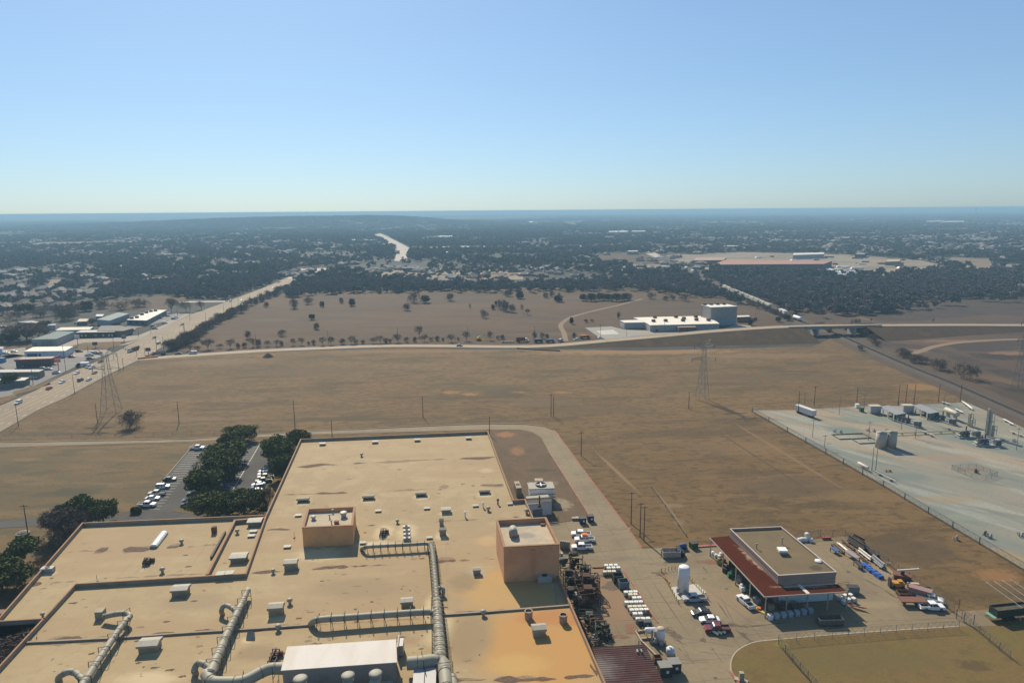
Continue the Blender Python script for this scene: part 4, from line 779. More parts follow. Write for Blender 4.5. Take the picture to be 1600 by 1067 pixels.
for x, y, l in [(817 + 25, 750, 'left'), (850 + 0, 749, 'right')]: pass
solo('manhole_slab', MB().box((0, 0, .12), (3, 2.6, .2)), tanc, 'pale square concrete slab behind the cooling tower', 'concrete slab', G(842, 750, .04))

# ================================================================== VEHICLES
glass = M('vehicle glass', (.02, .03, .04), .1, spec=.8)
PC = dict(white=(.8, .8, .79), silver=(.5, .51, .52), grey=(.22, .23, .24), black=(.02, .02, .025), red=(.4, .03, .025), blue=(.04, .09, .22), tan=(.42, .35, .26), green=(.04, .12, .08), darkred=(.2, .03, .03), cream=(.6, .55, .45))
def carpaint(c): return M(c + ' car paint', PC[c], .3, layers=((.5, tuple(v * .8 for v in PC[c]), .45, .7, .4),), spec=.6)
tyre = M('tyre', (.025, .025, .025), .9); rim = M('wheel rim', (.45, .45, .45), .4, metal=.7); lampm = M('lamp glass', (.6, .6, .55), .2); tailm = M('tail lamp', (.4, .03, .02), .3)
CARS = {}; DATA = {}
def prof_extrude(prof, w, tw=None):     # side profile (x,z) swept across y, upper points narrowed
    mb = MB(); n = len(prof); tw = tw or [1] * n
    mb.add([(x, -w / 2 * k, z) for (x, z), k in zip(prof, tw)] + [(x, w / 2 * k, z) for (x, z), k in zip(prof, tw)], [(i, (i + 1) % n, n + (i + 1) % n, n + i) for i in range(n)][::1] + [tuple(range(n - 1, -1, -1)), tuple(range(n, 2 * n))])
    return mb
def vdata(kind):
    if kind in DATA: return DATA[kind]
    ln, w = {'sedan': (4.7, 1.82), 'suv': (4.8, 1.92), 'pickup': (5.8, 1.98), 'van': (5.4, 2.0)}[kind]
    h = ln / 2
    if kind == 'sedan':
        hull = [(-h, .35), (-h + .05, .8), (-h + .5, .93), (-.9, .97), (1.0, .93), (h - .35, .78), (h, .6), (h, .3), (h - .5, .22), (-h + .4, .22)]; tw = [.9, .95, .97, 1, 1, .96, .85, .85, .95, .95]
        gl = [(-1.65, .92), (-1.0, 1.38), (.25, 1.4), (1.15, .9)]; roof = [(-1.05, 1.37), (-.9, 1.43), (.2, 1.44), (.35, 1.38)]
    elif kind == 'suv':
        hull = [(-h, .4), (-h, 1.0), (-h + .15, 1.08), (1.05, 1.08), (h - .3, .92), (h, .75), (h, .4), (h - .5, .28), (-h + .4, .28)]; tw = [.92, .97, 1, 1, .95, .88, .88, .95, .95]
        gl = [(-h + .1, 1.05), (-h + .4, 1.66), (.4, 1.68), (1.2, 1.05)]; roof = [(-h + .3, 1.62), (-h + .45, 1.73), (.35, 1.75), (.6, 1.64)]
    elif kind == 'van':
        hull = [(-h, .4), (-h, 1.25), (h - .9, 1.25), (h - .2, 1.0), (h, .8), (h, .4), (h - .5, .3), (-h + .4, .3)]; tw = [1] * 8
        gl = [(-h + .02, 1.2), (-h + .1, 1.8), (1.3, 1.85), (h - .8, 1.2)]; roof = [(-h, 1.75), (-h + .1, 2.0), (1.2, 2.0), (1.5, 1.8)]
    else:
        hull = [(-.75, .45), (-.75, 1.12), (1.25, 1.14), (h - .25, 1.06), (h, .85), (h, .42), (h - .5, .32), (-.75, .32)]; tw = [1, 1, 1, .95, .9, .9, .95, 1]
        gl = [(-.85, 1.1), (-.7, 1.76), (.75, 1.78), (1.5, 1.1)]; roof = [(-.78, 1.72), (-.66, 1.85), (.7, 1.87), (.95, 1.74)]
    body = prof_extrude(hull, w, tw); g_ = prof_extrude(gl, w * .9, [1, .86, .86, .97]); rf = prof_extrude(roof, w * .8, [1, .96, .96, 1]); body.add(rf.v, rf.f)
    for x in (-.25,) if kind == 'pickup' else (-.45, .35 if kind != 'sedan' else -.1):      # door pillars
        for sg in (-1, 1): body.add([(x - .06, sg * w * .456, 1.0), (x + .06, sg * w * .456, 1.0), (x + .06, sg * w * .398, gl[1][1]), (x - .06, sg * w * .398, gl[1][1])], [(0, 1, 2, 3) if sg < 0 else (3, 2, 1, 0)])
    bed = None
    if kind == 'pickup':
        bed = MB(); bx = (-h - .75) / 2; bl = h - .75
        bed.box((bx, 0, .62), (bl, w * .98, .3))
        for sg in (-1, 1): bed.box((bx, sg * w * .46, .93), (bl, .1, .42))
        bed.box((-h + .04, 0, .9), (.08, w * .96, .44)); bed.box((-h - .06, 0, .5), (.14, w * .9, .2))
        bd = MB().box((bx, 0, .79), (bl - .2, w * .82, .04))
    wh = []
    r = .33 if kind == 'sedan' else .39
    for x in (-h * .6, h * .62):
        for sg in (-1, 1):
            m_ = MB().cyl((x, sg * w * .36, r), (x, sg * w * .5, r), r, n=14, m=0); m_.cyl((x, sg * w * .49, r), (x, sg * w * .51, r), r * .58, n=10, m=1); wh.append(m_.mesh('wheel', [tyre, rim]))
    hl = [MB().box((h - .06, sg * w * .35, .72 if kind != 'sedan' else .62), (.16, .3, .16)).mesh('headlight', lampm) for sg in (-1, 1)]
    tl = [MB().box((-h + (.0 if kind != 'pickup' else .03), sg * w * .42, .85 if kind != 'sedan' else .75), (.1, .2, .2)).mesh('tail_light', tailm) for sg in (-1, 1)]
    DATA[kind] = (body, bed, g_, wh, hl, tl, bd if kind == 'pickup' else None)
    return DATA[kind]
def vehicle(kind, colour, at, rz, label, group=None, z=.06, bedmat=None, name=None, cat=None):
    p = at if isinstance(at, Vector) else G(*at); p = Vector((p.x, p.y, z if z > .06 else max(p.z, z)))
    nm = name or {'sedan': 'parked_car', 'suv': 'parked_car', 'pickup': 'pickup_truck', 'van': 'van'}[kind]
    ct = cat or {'sedan': 'car', 'suv': 'car', 'pickup': 'pickup truck', 'van': 'van'}[kind]
    if (kind, colour, nm) in CARS: return dup(CARS[(kind, colour, nm)], p, rz, label, group)
    body, bed, g_, wh, hl, tl, bd = vdata(kind); t = thing(nm, label, ct, p, rz, group); cm = carpaint(colour)
    key = (kind, colour)
    ob('body', body.mesh('body', cm), None, t); ob('window', g_.mesh('window', glass), None, t)
    if bed: ob('truck_bed', bed, cm, t); ob('bed_floor', bd, bedmat or dark, t)
    for m_ in wh: ob('wheel', m_, None, t)
    for m_ in hl: ob('headlight', m_, None, t)
    for m_ in tl: ob('tail_light', m_, None, t)
    CARS[(kind, colour, nm)] = t; return t
def hd(x0, y0, x1, y1): return ang(G(x0, y0), G(x1, y1))
def W(kind, c, x0, y0, x1, y1, label, **k):     # rear pixel, front pixel (on the ground)
    a, b = G(x0, y0), G(x1, y1); return vehicle(kind, c, (a + b) / 2, ang(a, b), label, **k)
# yard
W('pickup', 'white', 922, 838, 893, 837, 'white pickup parked facing the factory, farthest of the three white ones', z=.07)
t = W('pickup', 'white', 929, 846, 897, 846, 'white pickup with an orange load on its roof, middle of the three by the factory', z=.07); p = t.location
solo('orange_crate', MB().box((0, 0, .25), (1.5, 1.5, .5)).box((.1, 0, .52), (1.2, 1.1, .1)), M('orange plastic', (.6, .16, .03), .6, layers=((.4, (.4, .1, .03), .5, .7, .5),)), 'orange crate on the cab roof of the middle white pickup', 'crate', (p.x + .1, p.y, 1.95), t.rotation_euler[2])
W('pickup', 'white', 924, 858, 894, 858, 'white pickup facing the factory, nearest of the three white ones', z=.07)
W('pickup', 'silver', 1103, 938, 1066, 939, 'silver crew cab pickup parked facing left beside the tall white tank', z=.07)
W('sedan', 'black', 1108, 959, 1082, 961, 'black car parked between the silver pickup and the white coupe')
W('sedan', 'white', 1124, 971, 1093, 971, 'white coupe parked between the black car and the red topped one')
W('pickup', 'darkred', 1136, 986, 1104, 986, 'dark red pickup parked nearest of the row, white cylinders beside it', z=.07)
for k in range(3):
    q = G(1117 + 5.5 * k, 991 - 1.2 * k); t = thing('gas_cylinder', ['leftmost', 'middle', 'rightmost'][k] + ' of the three cream gas cylinders lying by the dark red pickup', 'gas cylinder', (q.x, q.y, .55), R(-55)); ob('shell', MB().hcyl((-.8, 0, 0), (.8, 0, 0), .3, 12), paint('cream tank', (.72, .66, .45)), t, True); ob('cradle', MB().box((0, 0, -.35), (1.2, .5, .3)), dark, t)
W('pickup', 'white', 1173, 951, 1156, 936, 'white pickup with a grey bed cover parked beside the red roofed shed', z=.07, bedmat=greyp)
W('pickup', 'white', 1437, 951, 1474, 952, 'white pickup parked by the fence gate facing right', z=.07)
W('pickup', 'white', 1447, 937, 1459, 940, 'white truck cab partly hidden behind the white pickup near the gate', z=.07)
# park
W('pickup', 'white', 298, 702, 319, 702, 'white pickup parked alone at the far end of the car park', z=.08)
W('sedan', 'black', 256, 751, 275, 750, 'black hatchback parked by the lawn, farthest of its row')
W('suv', 'white', 246, 763, 263, 762, 'white hatchback parked second from the far end of the lawn side row')
W('pickup', 'silver', 257, 773, 233, 774, 'silver pickup backed out toward the lane, middle of the lawn side row', z=.08)
W('sedan', 'white', 228, 781, 249, 780, 'white and black sedan between the two pickups of the lawn side row')
W('pickup', 'white', 217, 791, 243, 791, 'white pickup next to the clipped hedge block', z=.08)
W('sedan', 'silver', 306, 783, 287, 784, 'silver car behind the black one under the trees'); W('sedan', 'black', 306, 789, 283, 790.5, 'black car parked at the corner of the shaded row')
W('sedan', 'green', 310, 772, 297, 773, 'dark green car in deep shade, third in the shaded row'); W('suv', 'black', 314, 762, 300, 763, 'black car half hidden by the dark trees of the median')
W('sedan', 'blue', 340, 763, 356, 762, 'blue car with pale roof showing between the median trees'); W('sedan', 'black', 352, 752, 366, 751, 'black car in the median shade behind the blue one'); W('sedan', 'red', 352, 751 - 8, 364, 742, 'dark red car with red lamps in the median shade')
W('sedan', 'grey', 360, 733, 374, 732, 'grey car in the shade past the dark red one'); W('sedan', 'red', 371, 728, 382, 727, 'bright red car with its bonnet in the sun at the edge of the shade')
ps = [(419, 735, 407, 739, 'sedan', 'silver', 'silver car deepest in the shade of the right hand row'), (421, 741, 405, 744, 'suv', 'white', 'white nosed car second in the right hand row'), (425, 746, 404, 749, 'pickup', 'grey', 'grey pickup third in the right hand row'), (422, 752, 401, 755, 'pickup', 'green', 'dark green pickup fourth in the right hand row'), (413, 757, 395, 760, 'sedan', 'white', 'white bonneted car fifth in the right hand row'), (412, 762, 393, 765, 'suv', 'blue', 'dark blue car with white bonnet, sixth in the right hand row'), (408, 768, 393, 770, 'sedan', 'white', 'white car behind the corner tree crown'), (404, 776, 390, 778, 'sedan', 'silver', 'silver car nearly hidden under the corner tree')]
for x0, y0, x1, y1, k, c, l in ps: W(k, c, x0, y0, x1, y1, l)
# highway and street traffic
hv = Vector(DD); 
def HW(kind, c, x, y, l, d=1, nm='moving_car'):
    p = G(x, y); an = math.atan2(hv.y, hv.x) + (0 if d > 0 else math.pi); vehicle(kind, c, p, an, l, name=nm if kind != 'pickup' else 'pickup_truck', z=.07)
for a in [('suv', 'white', 29, 630.5, 'white car driving alone nearest on the highway', -1), ('sedan', 'red', 77, 608, 'bright red car on the highway near the first pole'), ('sedan', 'white', 97, 598, 'white car on the highway between the red car and the junction', -1), ('suv', 'grey', 126, 595, 'dark brown car leading a white one on the near lanes'), ('sedan', 'white', 139, 594, 'white car right behind the dark brown one on the near lanes'), ('sedan', 'white', 120, 584, 'white car on the far lanes beside the pole top', -1),
    ('sedan', 'tan', 148, 583.5, 'tan car by the foot of the tall pylon'), ('suv', 'silver', 138, 574.5, 'silver car side by side with the big white pickup', -1), ('pickup', 'white', 144, 575.5, 'big white pickup among the traffic before the junction', -1), ('sedan', 'black', 157, 566, 'black car just left of the pylon', -1), ('suv', 'white', 248, 537, 'white car past the junction beside the hedge'), ('sedan', 'green', 241, 528.5, 'dark green car past the junction in the far lanes', -1),
    ('sedan', 'black', 284, 508, 'black car alone on the highway beyond the offices', -1), ('van', 'white', 360, 471, 'white van at the distant side road junction', -1), ('sedan', 'cream', 378, 469.5, 'cream car right of the distant white van'), ('van', 'white', 430, 455, 'white van near the crest beside the woods'), ('sedan', 'white', 427, 450, 'white car near the crest, farthest in view', -1), ('pickup', 'black', 441, 450.5, 'dark truck near the crest on the near lanes')]: HW(*a)
def box_truck(x0, y0, x1, y1, cabc, boxc, l, blen=7.0, bh=2.6, z=.07, tip=False, name='truck', bz=1.0):
    a, b = G(x0, y0), G(x1, y1); p = (a + b) / 2; t = thing(name, l, 'truck', (p.x, p.y, z), ang(a, b)); cm = carpaint(cabc)
    ob('cab', prof_extrude([(blen / 2 + .2, .5), (blen / 2 + .2, 2.5), (blen / 2 + 1.5, 2.55), (blen / 2 + 1.9, 1.6), (blen / 2 + 2.7, 1.45), (blen / 2 + 2.8, .5)], 2.3), cm, t)
    ob('window', MB().box((blen / 2 + 1.72, 0, 2.0), (.35, 2.0, .7)).box((blen / 2 + 1.0, 0, 2.05), (.9, 2.34, .6)), glass, t)
    if tip: mb = MB().box((0, 0, bz + .1), (blen, 2.4, .2)).box((0, 1.15, bz + bh / 2), (blen, .1, bh)).box((0, -1.15, bz + bh / 2), (blen, .1, bh)).box((-blen / 2, 0, bz + bh / 2), (.1, 2.4, bh)).box((blen / 2, 0, bz + bh / 2), (.1, 2.4, bh))
    else: mb = MB().box((0, 0, bz + bh / 2), (blen, 2.45, bh))
    ob('cargo_box', mb, boxc, t); ob('chassis', MB().box((.5, 0, .75), (blen + 3, .9, .35)), dark, t)
    for x in (-blen * .35, -blen * .35 + 1.2, blen / 2 + 1.6):
        for sg in (-1, 1): ob('wheel', MB().cyl((x, sg * .75, .5), (x, sg * 1.15, .5), .5, n=12), tyre, t)
    return t
box_truck(218, 545, 202, 550.5, 'white', rust, 'white cabbed lorry with a brown trailer turning at the junction', 9, 1.6)
box_truck(262, 554, 241, 555, 'grey', paint('grey mixer', (.25, .25, .25)), 'grey dump truck waiting first at the junction', 6, 1.6, tip=True)
W('sedan', 'black', 284, 553.5, 274, 554, 'black car waiting second at the junction'); W('van', 'white', 307, 552.5, 296, 553, 'white van waiting third at the junction'); W('sedan', 'silver', 714, 540.8, 722, 540.8, 'silver car alone on the middle of the street', z=.1)
box_truck(806, 534.5, 821, 534, 'white', paint('maroon box', (.2, .04, .04)), 'maroon tipper with a white cab parked at the roadworks', 6.5, 2, tip=True, z=.2)
box_truck(832, 535.5, 845, 535, 'black', paint('dark blue box', (.05, .07, .1)), 'dark truck parked at the roadworks beside the maroon tipper', 3.5, 1.6, z=.2); box_truck(851, 535, 863, 535, 'blue', paint('dark blue box', None), 'blue grey truck third in the roadworks row', 3.5, 1.2, z=.2)
box_truck(905, 529.5, 917, 529, 'red', paint('orange box', (.55, .2, .05)), 'red and orange truck at the mouth of the dirt track', 5, 1.6, z=.2)
W('van', 'cream', 874, 534.5, 878, 533, 'cream van fourth in the roadworks row', z=.2); W('pickup', 'silver', 908, 534.5, 896, 535, 'silver pickup on the street right of the roadworks', z=1.3)
t = thing('excavator', 'yellow excavator with raised arm by the fence trees', 'excavator', G(748, 532, 0), .3); ym = paint('machine yellow', (.6, .38, .05))
ob('body', MB().box((0, 0, 1.7), (2.6, 2.2, 1.4)).box((.6, .6, 2.7), (1.2, 1, 1)), ym, t); ob('track', MB().box((0, -1, .5), (3.6, .6, .9)).box((0, 1, .5), (3.6, .6, .9)), dark, t); ob('arm', MB().cyl((1.2, 0, 2), (4, 0, 4.8), .3, .22, 6).cyl((4, 0, 4.8), (5.6, 0, 2), .22, .15, 6).box((5.6, 0, 1.6), (.8, .9, .8)), ym, t)
t = thing('flatbed_trailer', 'low flat trailer left of the maroon tipper', 'trailer', G(793, 534.5, .2), 0); ob('deck', MB().box((0, 0, .8), (9, 2.4, .3)), dark, t); ob('wheel', MB().cyl((-3, -1.2, .4), (-3, 1.2, .4), .4, n=10), tyre, t)
for x, y, l, c in [(926.5, 533.2, 'orange barrel by the street right of the roadworks', 'o'), (937, 527.5, 'small white pile by the yard pole', 'w')]:
    solo('traffic_barrel' if c == 'o' else 'gravel_pile', MB().lathe((0, 0, 0), [(.6, 0), (.5, 1.2), (.3, 1.8)] if c == 'o' else [(1.8, 0), (1, .9), (.1, 1.6)], 10), [M('orange plastic', None) if c == 'o' else whitep], l, 'barrel' if c == 'o' else 'pile', G(x, y, .1))
for k, (x, y) in enumerate([(1361, 500), (1458, 501), (1600, 502)]): solo('road_sign', MB().cyl((0, 0, 0), (0, 0, 2.2), .08, n=5).box((0, 0, 2.2), (1.7, .1, 1.7)), M('orange sign', (.8, .12, .03), .6, layers=((.5, (.6, .1, .03), .5, .7, .4),)), ['leftmost', 'middle', 'rightmost'][k] + ' orange road sign on the far side of the street past the bridge', 'road sign', G(x, y + 3, 1))
solo('dirt_mound', MB().lathe((0, 0, 0), [(4.2, 0), (3, 1.1), (1.4, 2.4), (.1, 3)], 12), M('mound soil', (.22, .13, .09), .95, layers=((1, (.3, .18, .1), .45, .7, .6),)), 'brown heap of soil beside the street in the field', 'soil heap', G(419, 557.5, 0))
for k, (x0, x1, y0, y1) in enumerate([(808, 834, 544.5, 546.5), (834, 875, 546.5, 548.5)]): a, b = G(x0, y0), G(x1, y1); solo('pipe_length', MB().cyl(a + Vector((0, 0, .4)), b + Vector((0, 0, .4)), .45, n=8), dark, ['left', 'right'][k] + ' length of long dark pipe lying below the street', 'pipe')
solo('barrier', MB().box((0, 0, .5), (12, .8, 1), .5), M('orange plastic', None), 'orange plastic barrier row at the junction corner', 'barrier', G(231, 559.5))

# ================================================================== YARD
def dumpster(x, y, w_, d, h, rz, mat, l, top=None, open_=False, name='dumpster', sticker=False, cat='dumpster'):
    p = G(x, y, .06); t = thing(name, l, cat, p, rz)
    mb = MB()
    if open_:
        mb.box((0, 0, .25), (w_, d, .3)); 
        for sg in (-1, 1): mb.box((0, sg * (d / 2 - .05), h / 2 + .1), (w_, .1, h)); mb.box((sg * (w_ / 2 - .05), 0, h / 2 + .1), (.1, d - .2, h - .02))
        n = int(w_ / 1.0)
        for k in range(n):
            for sg in (-1, 1): mb.box((-w_ / 2 + (k + .5) * w_ / n, sg * (d / 2 + .05), h / 2 + .1), (.12, .1, h - .1))
    else: mb.box((0, 0, h / 2 + .1), (w_, d, h), taper=-.04); mb.box((0, 0, .06), (w_ * .9, d * .9, .1))
    ob('bin', mb, mat, t)
    if not open_: ob('lid', MB().box((0, 0, h + .16), (w_ * 1.06, d * 1.06, .12)), top or dark, t)
    if sticker: ob('sticker', MB().lathe((w_ * .15, 0, h * .62), [(.3, -.3), (.3, .3)], 4).box((w_ * .12, -d / 2 - .06, h * .6), (.55, .04, .6)), whitep, t)
    return t
nav = paint('navy bin', (.02, .03, .09)); dgrn = paint('green bin', (.02, .13, .06)); dgb = paint('grey green bin', (.05, .06, .055)); blb = paint('teal bin', (.03, .1, .15))
dumpster(910, 817, 1.9, 1.7, 1.7, .1, nav, 'navy blue bin with a white round mark, left of the pair past the pickups', sticker=True); dumpster(922.5, 814, 1.8, 1.7, 1.8, .1, nav, 'navy blue bin right of the pair past the pickups', sticker=True)
solo('scrap_heap', MB().box((0, 0, .4), (2.2, 1, .8)).box((.5, .6, .5), (1, .9, .4), .5), galv, 'small pile of pale scrap left of the navy bins', 'scrap', G(899, 812))
dumpster(1048, 869, 4.9, 2.5, 1.9, .03, paint('weathered white', (.42, .38, .34)), 'long weathered open container on the bed of a truck by the poles', open_=True, name='roll_off_container', cat='container')
t = thing('truck', 'dark cab of the truck carrying the long weathered container', 'truck', G(1062.5, 867.5, .07), .02); ob('cab', prof_extrude([(-1, .5), (-1, 2.0), (.1, 2.1), (.4, 1.4), (1.1, 1.3), (1.2, .5)], 2.1), carpaint('black'), t); ob('wheel', MB().cyl((.5, -1.1, .45), (.5, 1.1, .45), .45, n=12), tyre, t); ob('window', MB().box((0, 0, 1.75), (.7, 2.15, .45)), glass, t)
t = thing('tank_cart', 'blue and white cart with a tank beside the green bin', 'cart', G(1067, 857.5, .06), .2); ob('tank', MB().hcyl((-.8, 0, 1.1), (.8, 0, 1.1), .6, 12), bluep, t, True); ob('frame', MB().box((0, 0, .5), (2.4, 1.3, .2)), dark, t); ob('wheel', MB().cyl((0, -.8, .35), (0, .8, .35), .35, n=10), tyre, t)
dumpster(1083.5, 855.5, 2.0, 1.6, 1.5, .3, dgrn, 'green bin at the end of the red curb')
dumpster(965, 908, 2.6, 2.1, 1.9, .15, dgb, 'rusty topped grey skip, upper of the pair beside the red curb', open_=True, name='skip', cat='skip'); dumpster(974, 918, 2.5, 2.1, 2.0, .15, paint('blue grey skip', (.13, .17, .2)), 'blue grey skip, lower of the pair beside the red curb', open_=True, name='skip', cat='skip')
dumpster(1038, 1053, 2.5, 2.2, 2.2, .1, dgb, 'dark bin with a round white sticker at the bottom, right of the pair', sticker=True, top=paint('grey lid', (.25, .24, .22))); dumpster(1052.5, 1047, 2.4, 2.2, 2.1, .1, dgb, 'dark bin with two white stickers, rightmost near the lower tank', sticker=True, top=paint('grey lid', None))
dumpster(1027, 1034, 1.7, 1.4, 1.3, .1, rust, 'rusty open box left of the dark bins', open_=True)
# intermediate bulk containers
cage = M('cage tube', (.16, .16, .15), .7); tot = M('white plastic tank', (.74, .73, .68), .5, layers=((.6, (.55, .5, .4), .5, .7, .5),)); toty = M('yellowed plastic tank', (.66, .6, .42), .5, layers=((.6, (.45, .38, .25), .5, .7, .5),))
def mk_ibc(mat, l):
    t = thing('bulk_container', l, 'plastic tank'); mb = MB().box((0, 0, .65), (1.0, .86, .95)).lathe((0, 0, 1.12), [(.14, 0), (.14, .06)], 8); ob('tank', mb, mat, t)
    mb = MB().box((0, 0, .08), (1.2, 1.06, .14))
    for z in (.3, .55, .8, 1.05):
        for sg in (-1, 1): mb.box((0, sg * .53, z), (1.18, .03, .03)); mb.box((sg * .59, 0, z), (.03, 1.06, .03))
    for sx in (-1, 1):
        for sy in (-1, 1): mb.box((sx * .59, sy * .53, .62), (.035, .035, 1.0))
    ob('cage', mb, cage, t); return t
I1, I2 = mk_ibc(tot, ''), mk_ibc(toty, ''); used = {}
def ibc(x, y, l, g_, y_=False, rz=.1, z=.06, zz=0):
    p = G(x, y, z); p.z = z + zz; src = I2 if y_ else I1
    if src.name not in used: used[src.name] = 1; src.location = p; src.rotation_euler = (0, 0, rz); src['label'] = l; src['group'] = g_; return src
    return dup(src, p, rz, l, g_)
g_ = 'white plastic tanks in cages by the red curb'
def vrow(x, y, n, dx, l, y_=False, lv=1, rz=.1):
    for k in range(n):
        for q in range(lv): ibc(x + k * dx, y - k * .25, l, g_, y_, rz, zz=q * 1.16)
vrow(947, 888, 3, 7.5, 'white caged plastic tank in the farthest short row by the scrap pole', lv=1); vrow(951, 892, 3, 7.4, 'white caged plastic tank in the second row from the far end'); vrow(945, 898, 3, 7.0, 'yellowed caged plastic tank in the row left of the grey skip', True)
vrow(978, 930, 3, 7.3, 'white caged plastic tank in the row just below the blue grey skip'); vrow(985, 934, 2, 7.6, 'white caged plastic tank in the second row below the skips', True); vrow(991, 939, 2, 7.4, 'white caged plastic tank in the short right hand row of the middle block')
vrow(979, 946, 4, 7.3, 'white caged plastic tank in the long row of four'); vrow(984, 953, 4, 7.5, 'stained caged plastic tank in the row behind the orange crate', True); vrow(987, 958, 4, 7.5, 'white caged plastic tank in the row beside the orange crate'); vrow(992, 964, 2, 8.2, 'white caged plastic tank in the short row below the orange crate')
vrow(996.5, 972, 3, 7.8, 'white caged plastic tank in the last row above the teal box')
p = G(1011, 957, .06); solo('orange_crate', MB().box((0, 0, .5), (1, 1, 1)), M('orange plastic', None), 'orange crate at the right end of the plastic tanks', 'crate', p)
dumpster(1011, 979, 1.7, 1.3, 1.4, .1, blb, 'teal blue box at the foot of the plastic tank rows', name='storage_box', cat='box'); dumpster(1000, 976, 1.2, 1.0, 1.1, .1, blb, 'small dark teal drum box left of the teal box', name='storage_box', cat='box')
solo('steel_beam', MB().box((0, 0, .15), (3.4, .2, .2)), rust, 'rusty beam lying left of the farthest white tanks', 'beam', G(936, 887, .06), .05)
# scrap machinery against the factory wall
random.seed(11)
scm = [paint('scrap black', (.03, .025, .02), .8), paint('scrap rust', (.095, .045, .028), .9), paint('scrap brown', (.06, .035, .026), .9), paint('scrap grey', (.13, .12, .105)), paint('scrap green', (.05, .07, .05)), paint('scrap white', (.36, .33, .28))]
def scrap(x, y, w_, d, h, l, seed, mats=(0, 1, 2)):
    random.seed(seed); t = thing('scrap_machine', l, 'machinery', G(x, y, .06), R(random.uniform(-8, 14)))
    fr = MB()
    for sx in (-1, 1):
        for sy in (-1, 1): fr.box((sx * w_ / 2, sy * d / 2, h / 2), (.16, .16, h))
    for z in (.4, .7, .98):
        for sg in (-1, 1): fr.box((0, sg * d / 2, h * z), (w_, .14, .14)); fr.box((sg * w_ / 2, 0, h * z), (.14, d, .14))
    for sg in (-1, 1): fr.cyl((-w_ / 2, sg * d / 2, .1), (w_ / 2, sg * d / 2, h * .7), .06, n=4)
    ob('frame', fr, scm[mats[0]], t)
    for k in range(3 + int(h / 2)):
        bw, bd, bh = random.uniform(.5, w_ * .7), random.uniform(.5, d * .7), random.uniform(.5, 1.7); mb = MB()
        c = (random.uniform(-.35, .35) * w_, random.uniform(-.35, .35) * d, random.uniform(.25, 1.0) * h)
        if random.random() < .4: mb.lathe((c[0], c[1], c[2] - bh * .6), [(.1, 0), (bw * .5, bh * .5), (bw * .5, bh * 1.2), (bw * .3, bh * 1.4)], 10)
        else: mb.box(c, (bw, bd, bh), random.uniform(-.2, .3))
        ob('hopper' if k % 2 else 'casing', mb, scm[random.choice(mats)], t)
    mb = MB()
    for k in range(9 + int(h)):
        a = Vector((random.uniform(-.6, .6) * w_, random.uniform(-.6, .6) * d, random.uniform(.05, 1.0) * h)); b = a + Vector((random.uniform(-1.6, 1.6), random.uniform(-1.4, 1.4), random.uniform(-1.2, .9))); b.z = max(b.z, .1); mb.cyl(a, b, random.uniform(.05, .14), n=5)
    ob('pipe', mb, scm[random.choice(mats)], t); return t
for i, a in enumerate([(884, 893, 3.2, 2.6, 4.6, 'pale hopper and gantry at the top of the scrap beside the big roof house', (0, 5, 3)), (900, 897, 3.2, 2.6, 5.4, 'tall brown machine with two stacked bins beside the pale hopper', (2, 2, 0)), (915, 905, 2.6, 2.4, 3.6, 'dark machine with a green plate right of the tall brown one', (0, 4, 2)), (892, 918, 3.4, 3, 3.8, 'black tangled machine against the wall below the pale hopper', (0, 0, 3)), (909, 925, 3.6, 3, 4.4, 'wide rusty boxed machine in the middle of the scrap', (1, 2, 0)),
    (926, 926, 3.0, 2.6, 4.8, 'tall dark box machine on the right edge of the scrap', (0, 2, 2)), (899, 945, 3.2, 3, 3.6, 'black frame with broken pipes beside the roof edge', (0, 0, 5)), (915, 949, 3.6, 3, 4.6, 'rusty machine casting the long shadow over the yard', (1, 0, 2)), (930, 943, 2.2, 2, 3.8, 'narrow rusty post machine at the right of the scrap', (1, 1, 0)), (915, 975, 3.2, 2.6, 3.0, 'low dark machine with a white lamp below the middle of the scrap', (0, 4, 2)), (932, 985, 3.0, 2.6, 3.2, 'rusty striped bin machine in the lower scrap', (1, 1, 2)), (939, 1000, 2.6, 2.4, 4.2, 'grey green upright machine with a yellow post in the lower scrap', (4, 2, 4)), (926, 1006, 2.4, 2, 1.8, 'low pile of pale and grey scrap at the foot of the scrap row', (3, 5, 3)), (947, 995, 1.8, 1.6, 1.4, 'small open frame standing right of the grey green machine', (3, 3, 1))]):
    scrap(*a[:6], 30 + i, a[6])
for i in range(26):
    random.seed(100 + i); y = random.uniform(905, 1000); x0 = 885 + (y - 905) * .42; x = x0 + random.uniform(2, 34)
    p = G(x, y, .06); mb = MB(); L_ = random.uniform(1.2, 3)
    if i % 3 == 0: mb.cyl((-L_ / 2, 0, .3), (L_ / 2, 0, .5), .12, n=6); n_ = 'scrap_pipe'
    elif i % 3 == 1: mb.lathe((0, 0, 0), [(.45, 0), (.45, .9), (.3, 1.1)], 10); n_ = 'scrap_drum'
    else: mb.box((0, 0, .5), (1.2, .8, 1.0)); mb.box((.2, .1, 1.1), (.5, .5, .4), .4); n_ = 'scrap_box'
    solo(n_, mb, scm[i % 6], {'scrap_pipe': 'loose pipe among the dark scrap machines by the factory wall', 'scrap_drum': 'loose drum among the dark scrap machines by the factory wall', 'scrap_box': 'loose box part among the dark scrap machines by the factory wall'}[n_], 'scrap', p, random.uniform(0, 3), {'scrap_pipe': 'loose scrap pipes', 'scrap_drum': 'loose scrap drums', 'scrap_box': 'loose scrap boxes'}[n_])
for k in range(5): solo('filter_cylinder', MB().lathe((0, 0, 0), [(.42, 0), (.42, 2.3), (.25, 2.5)], 12), galv, 'upright grey cylinder in the bundle behind the big roof house', 'cylinder', G(877 + k * 2.9, 857 + k * .4, .06), 0, 'upright grey cylinders behind the roof house', True)
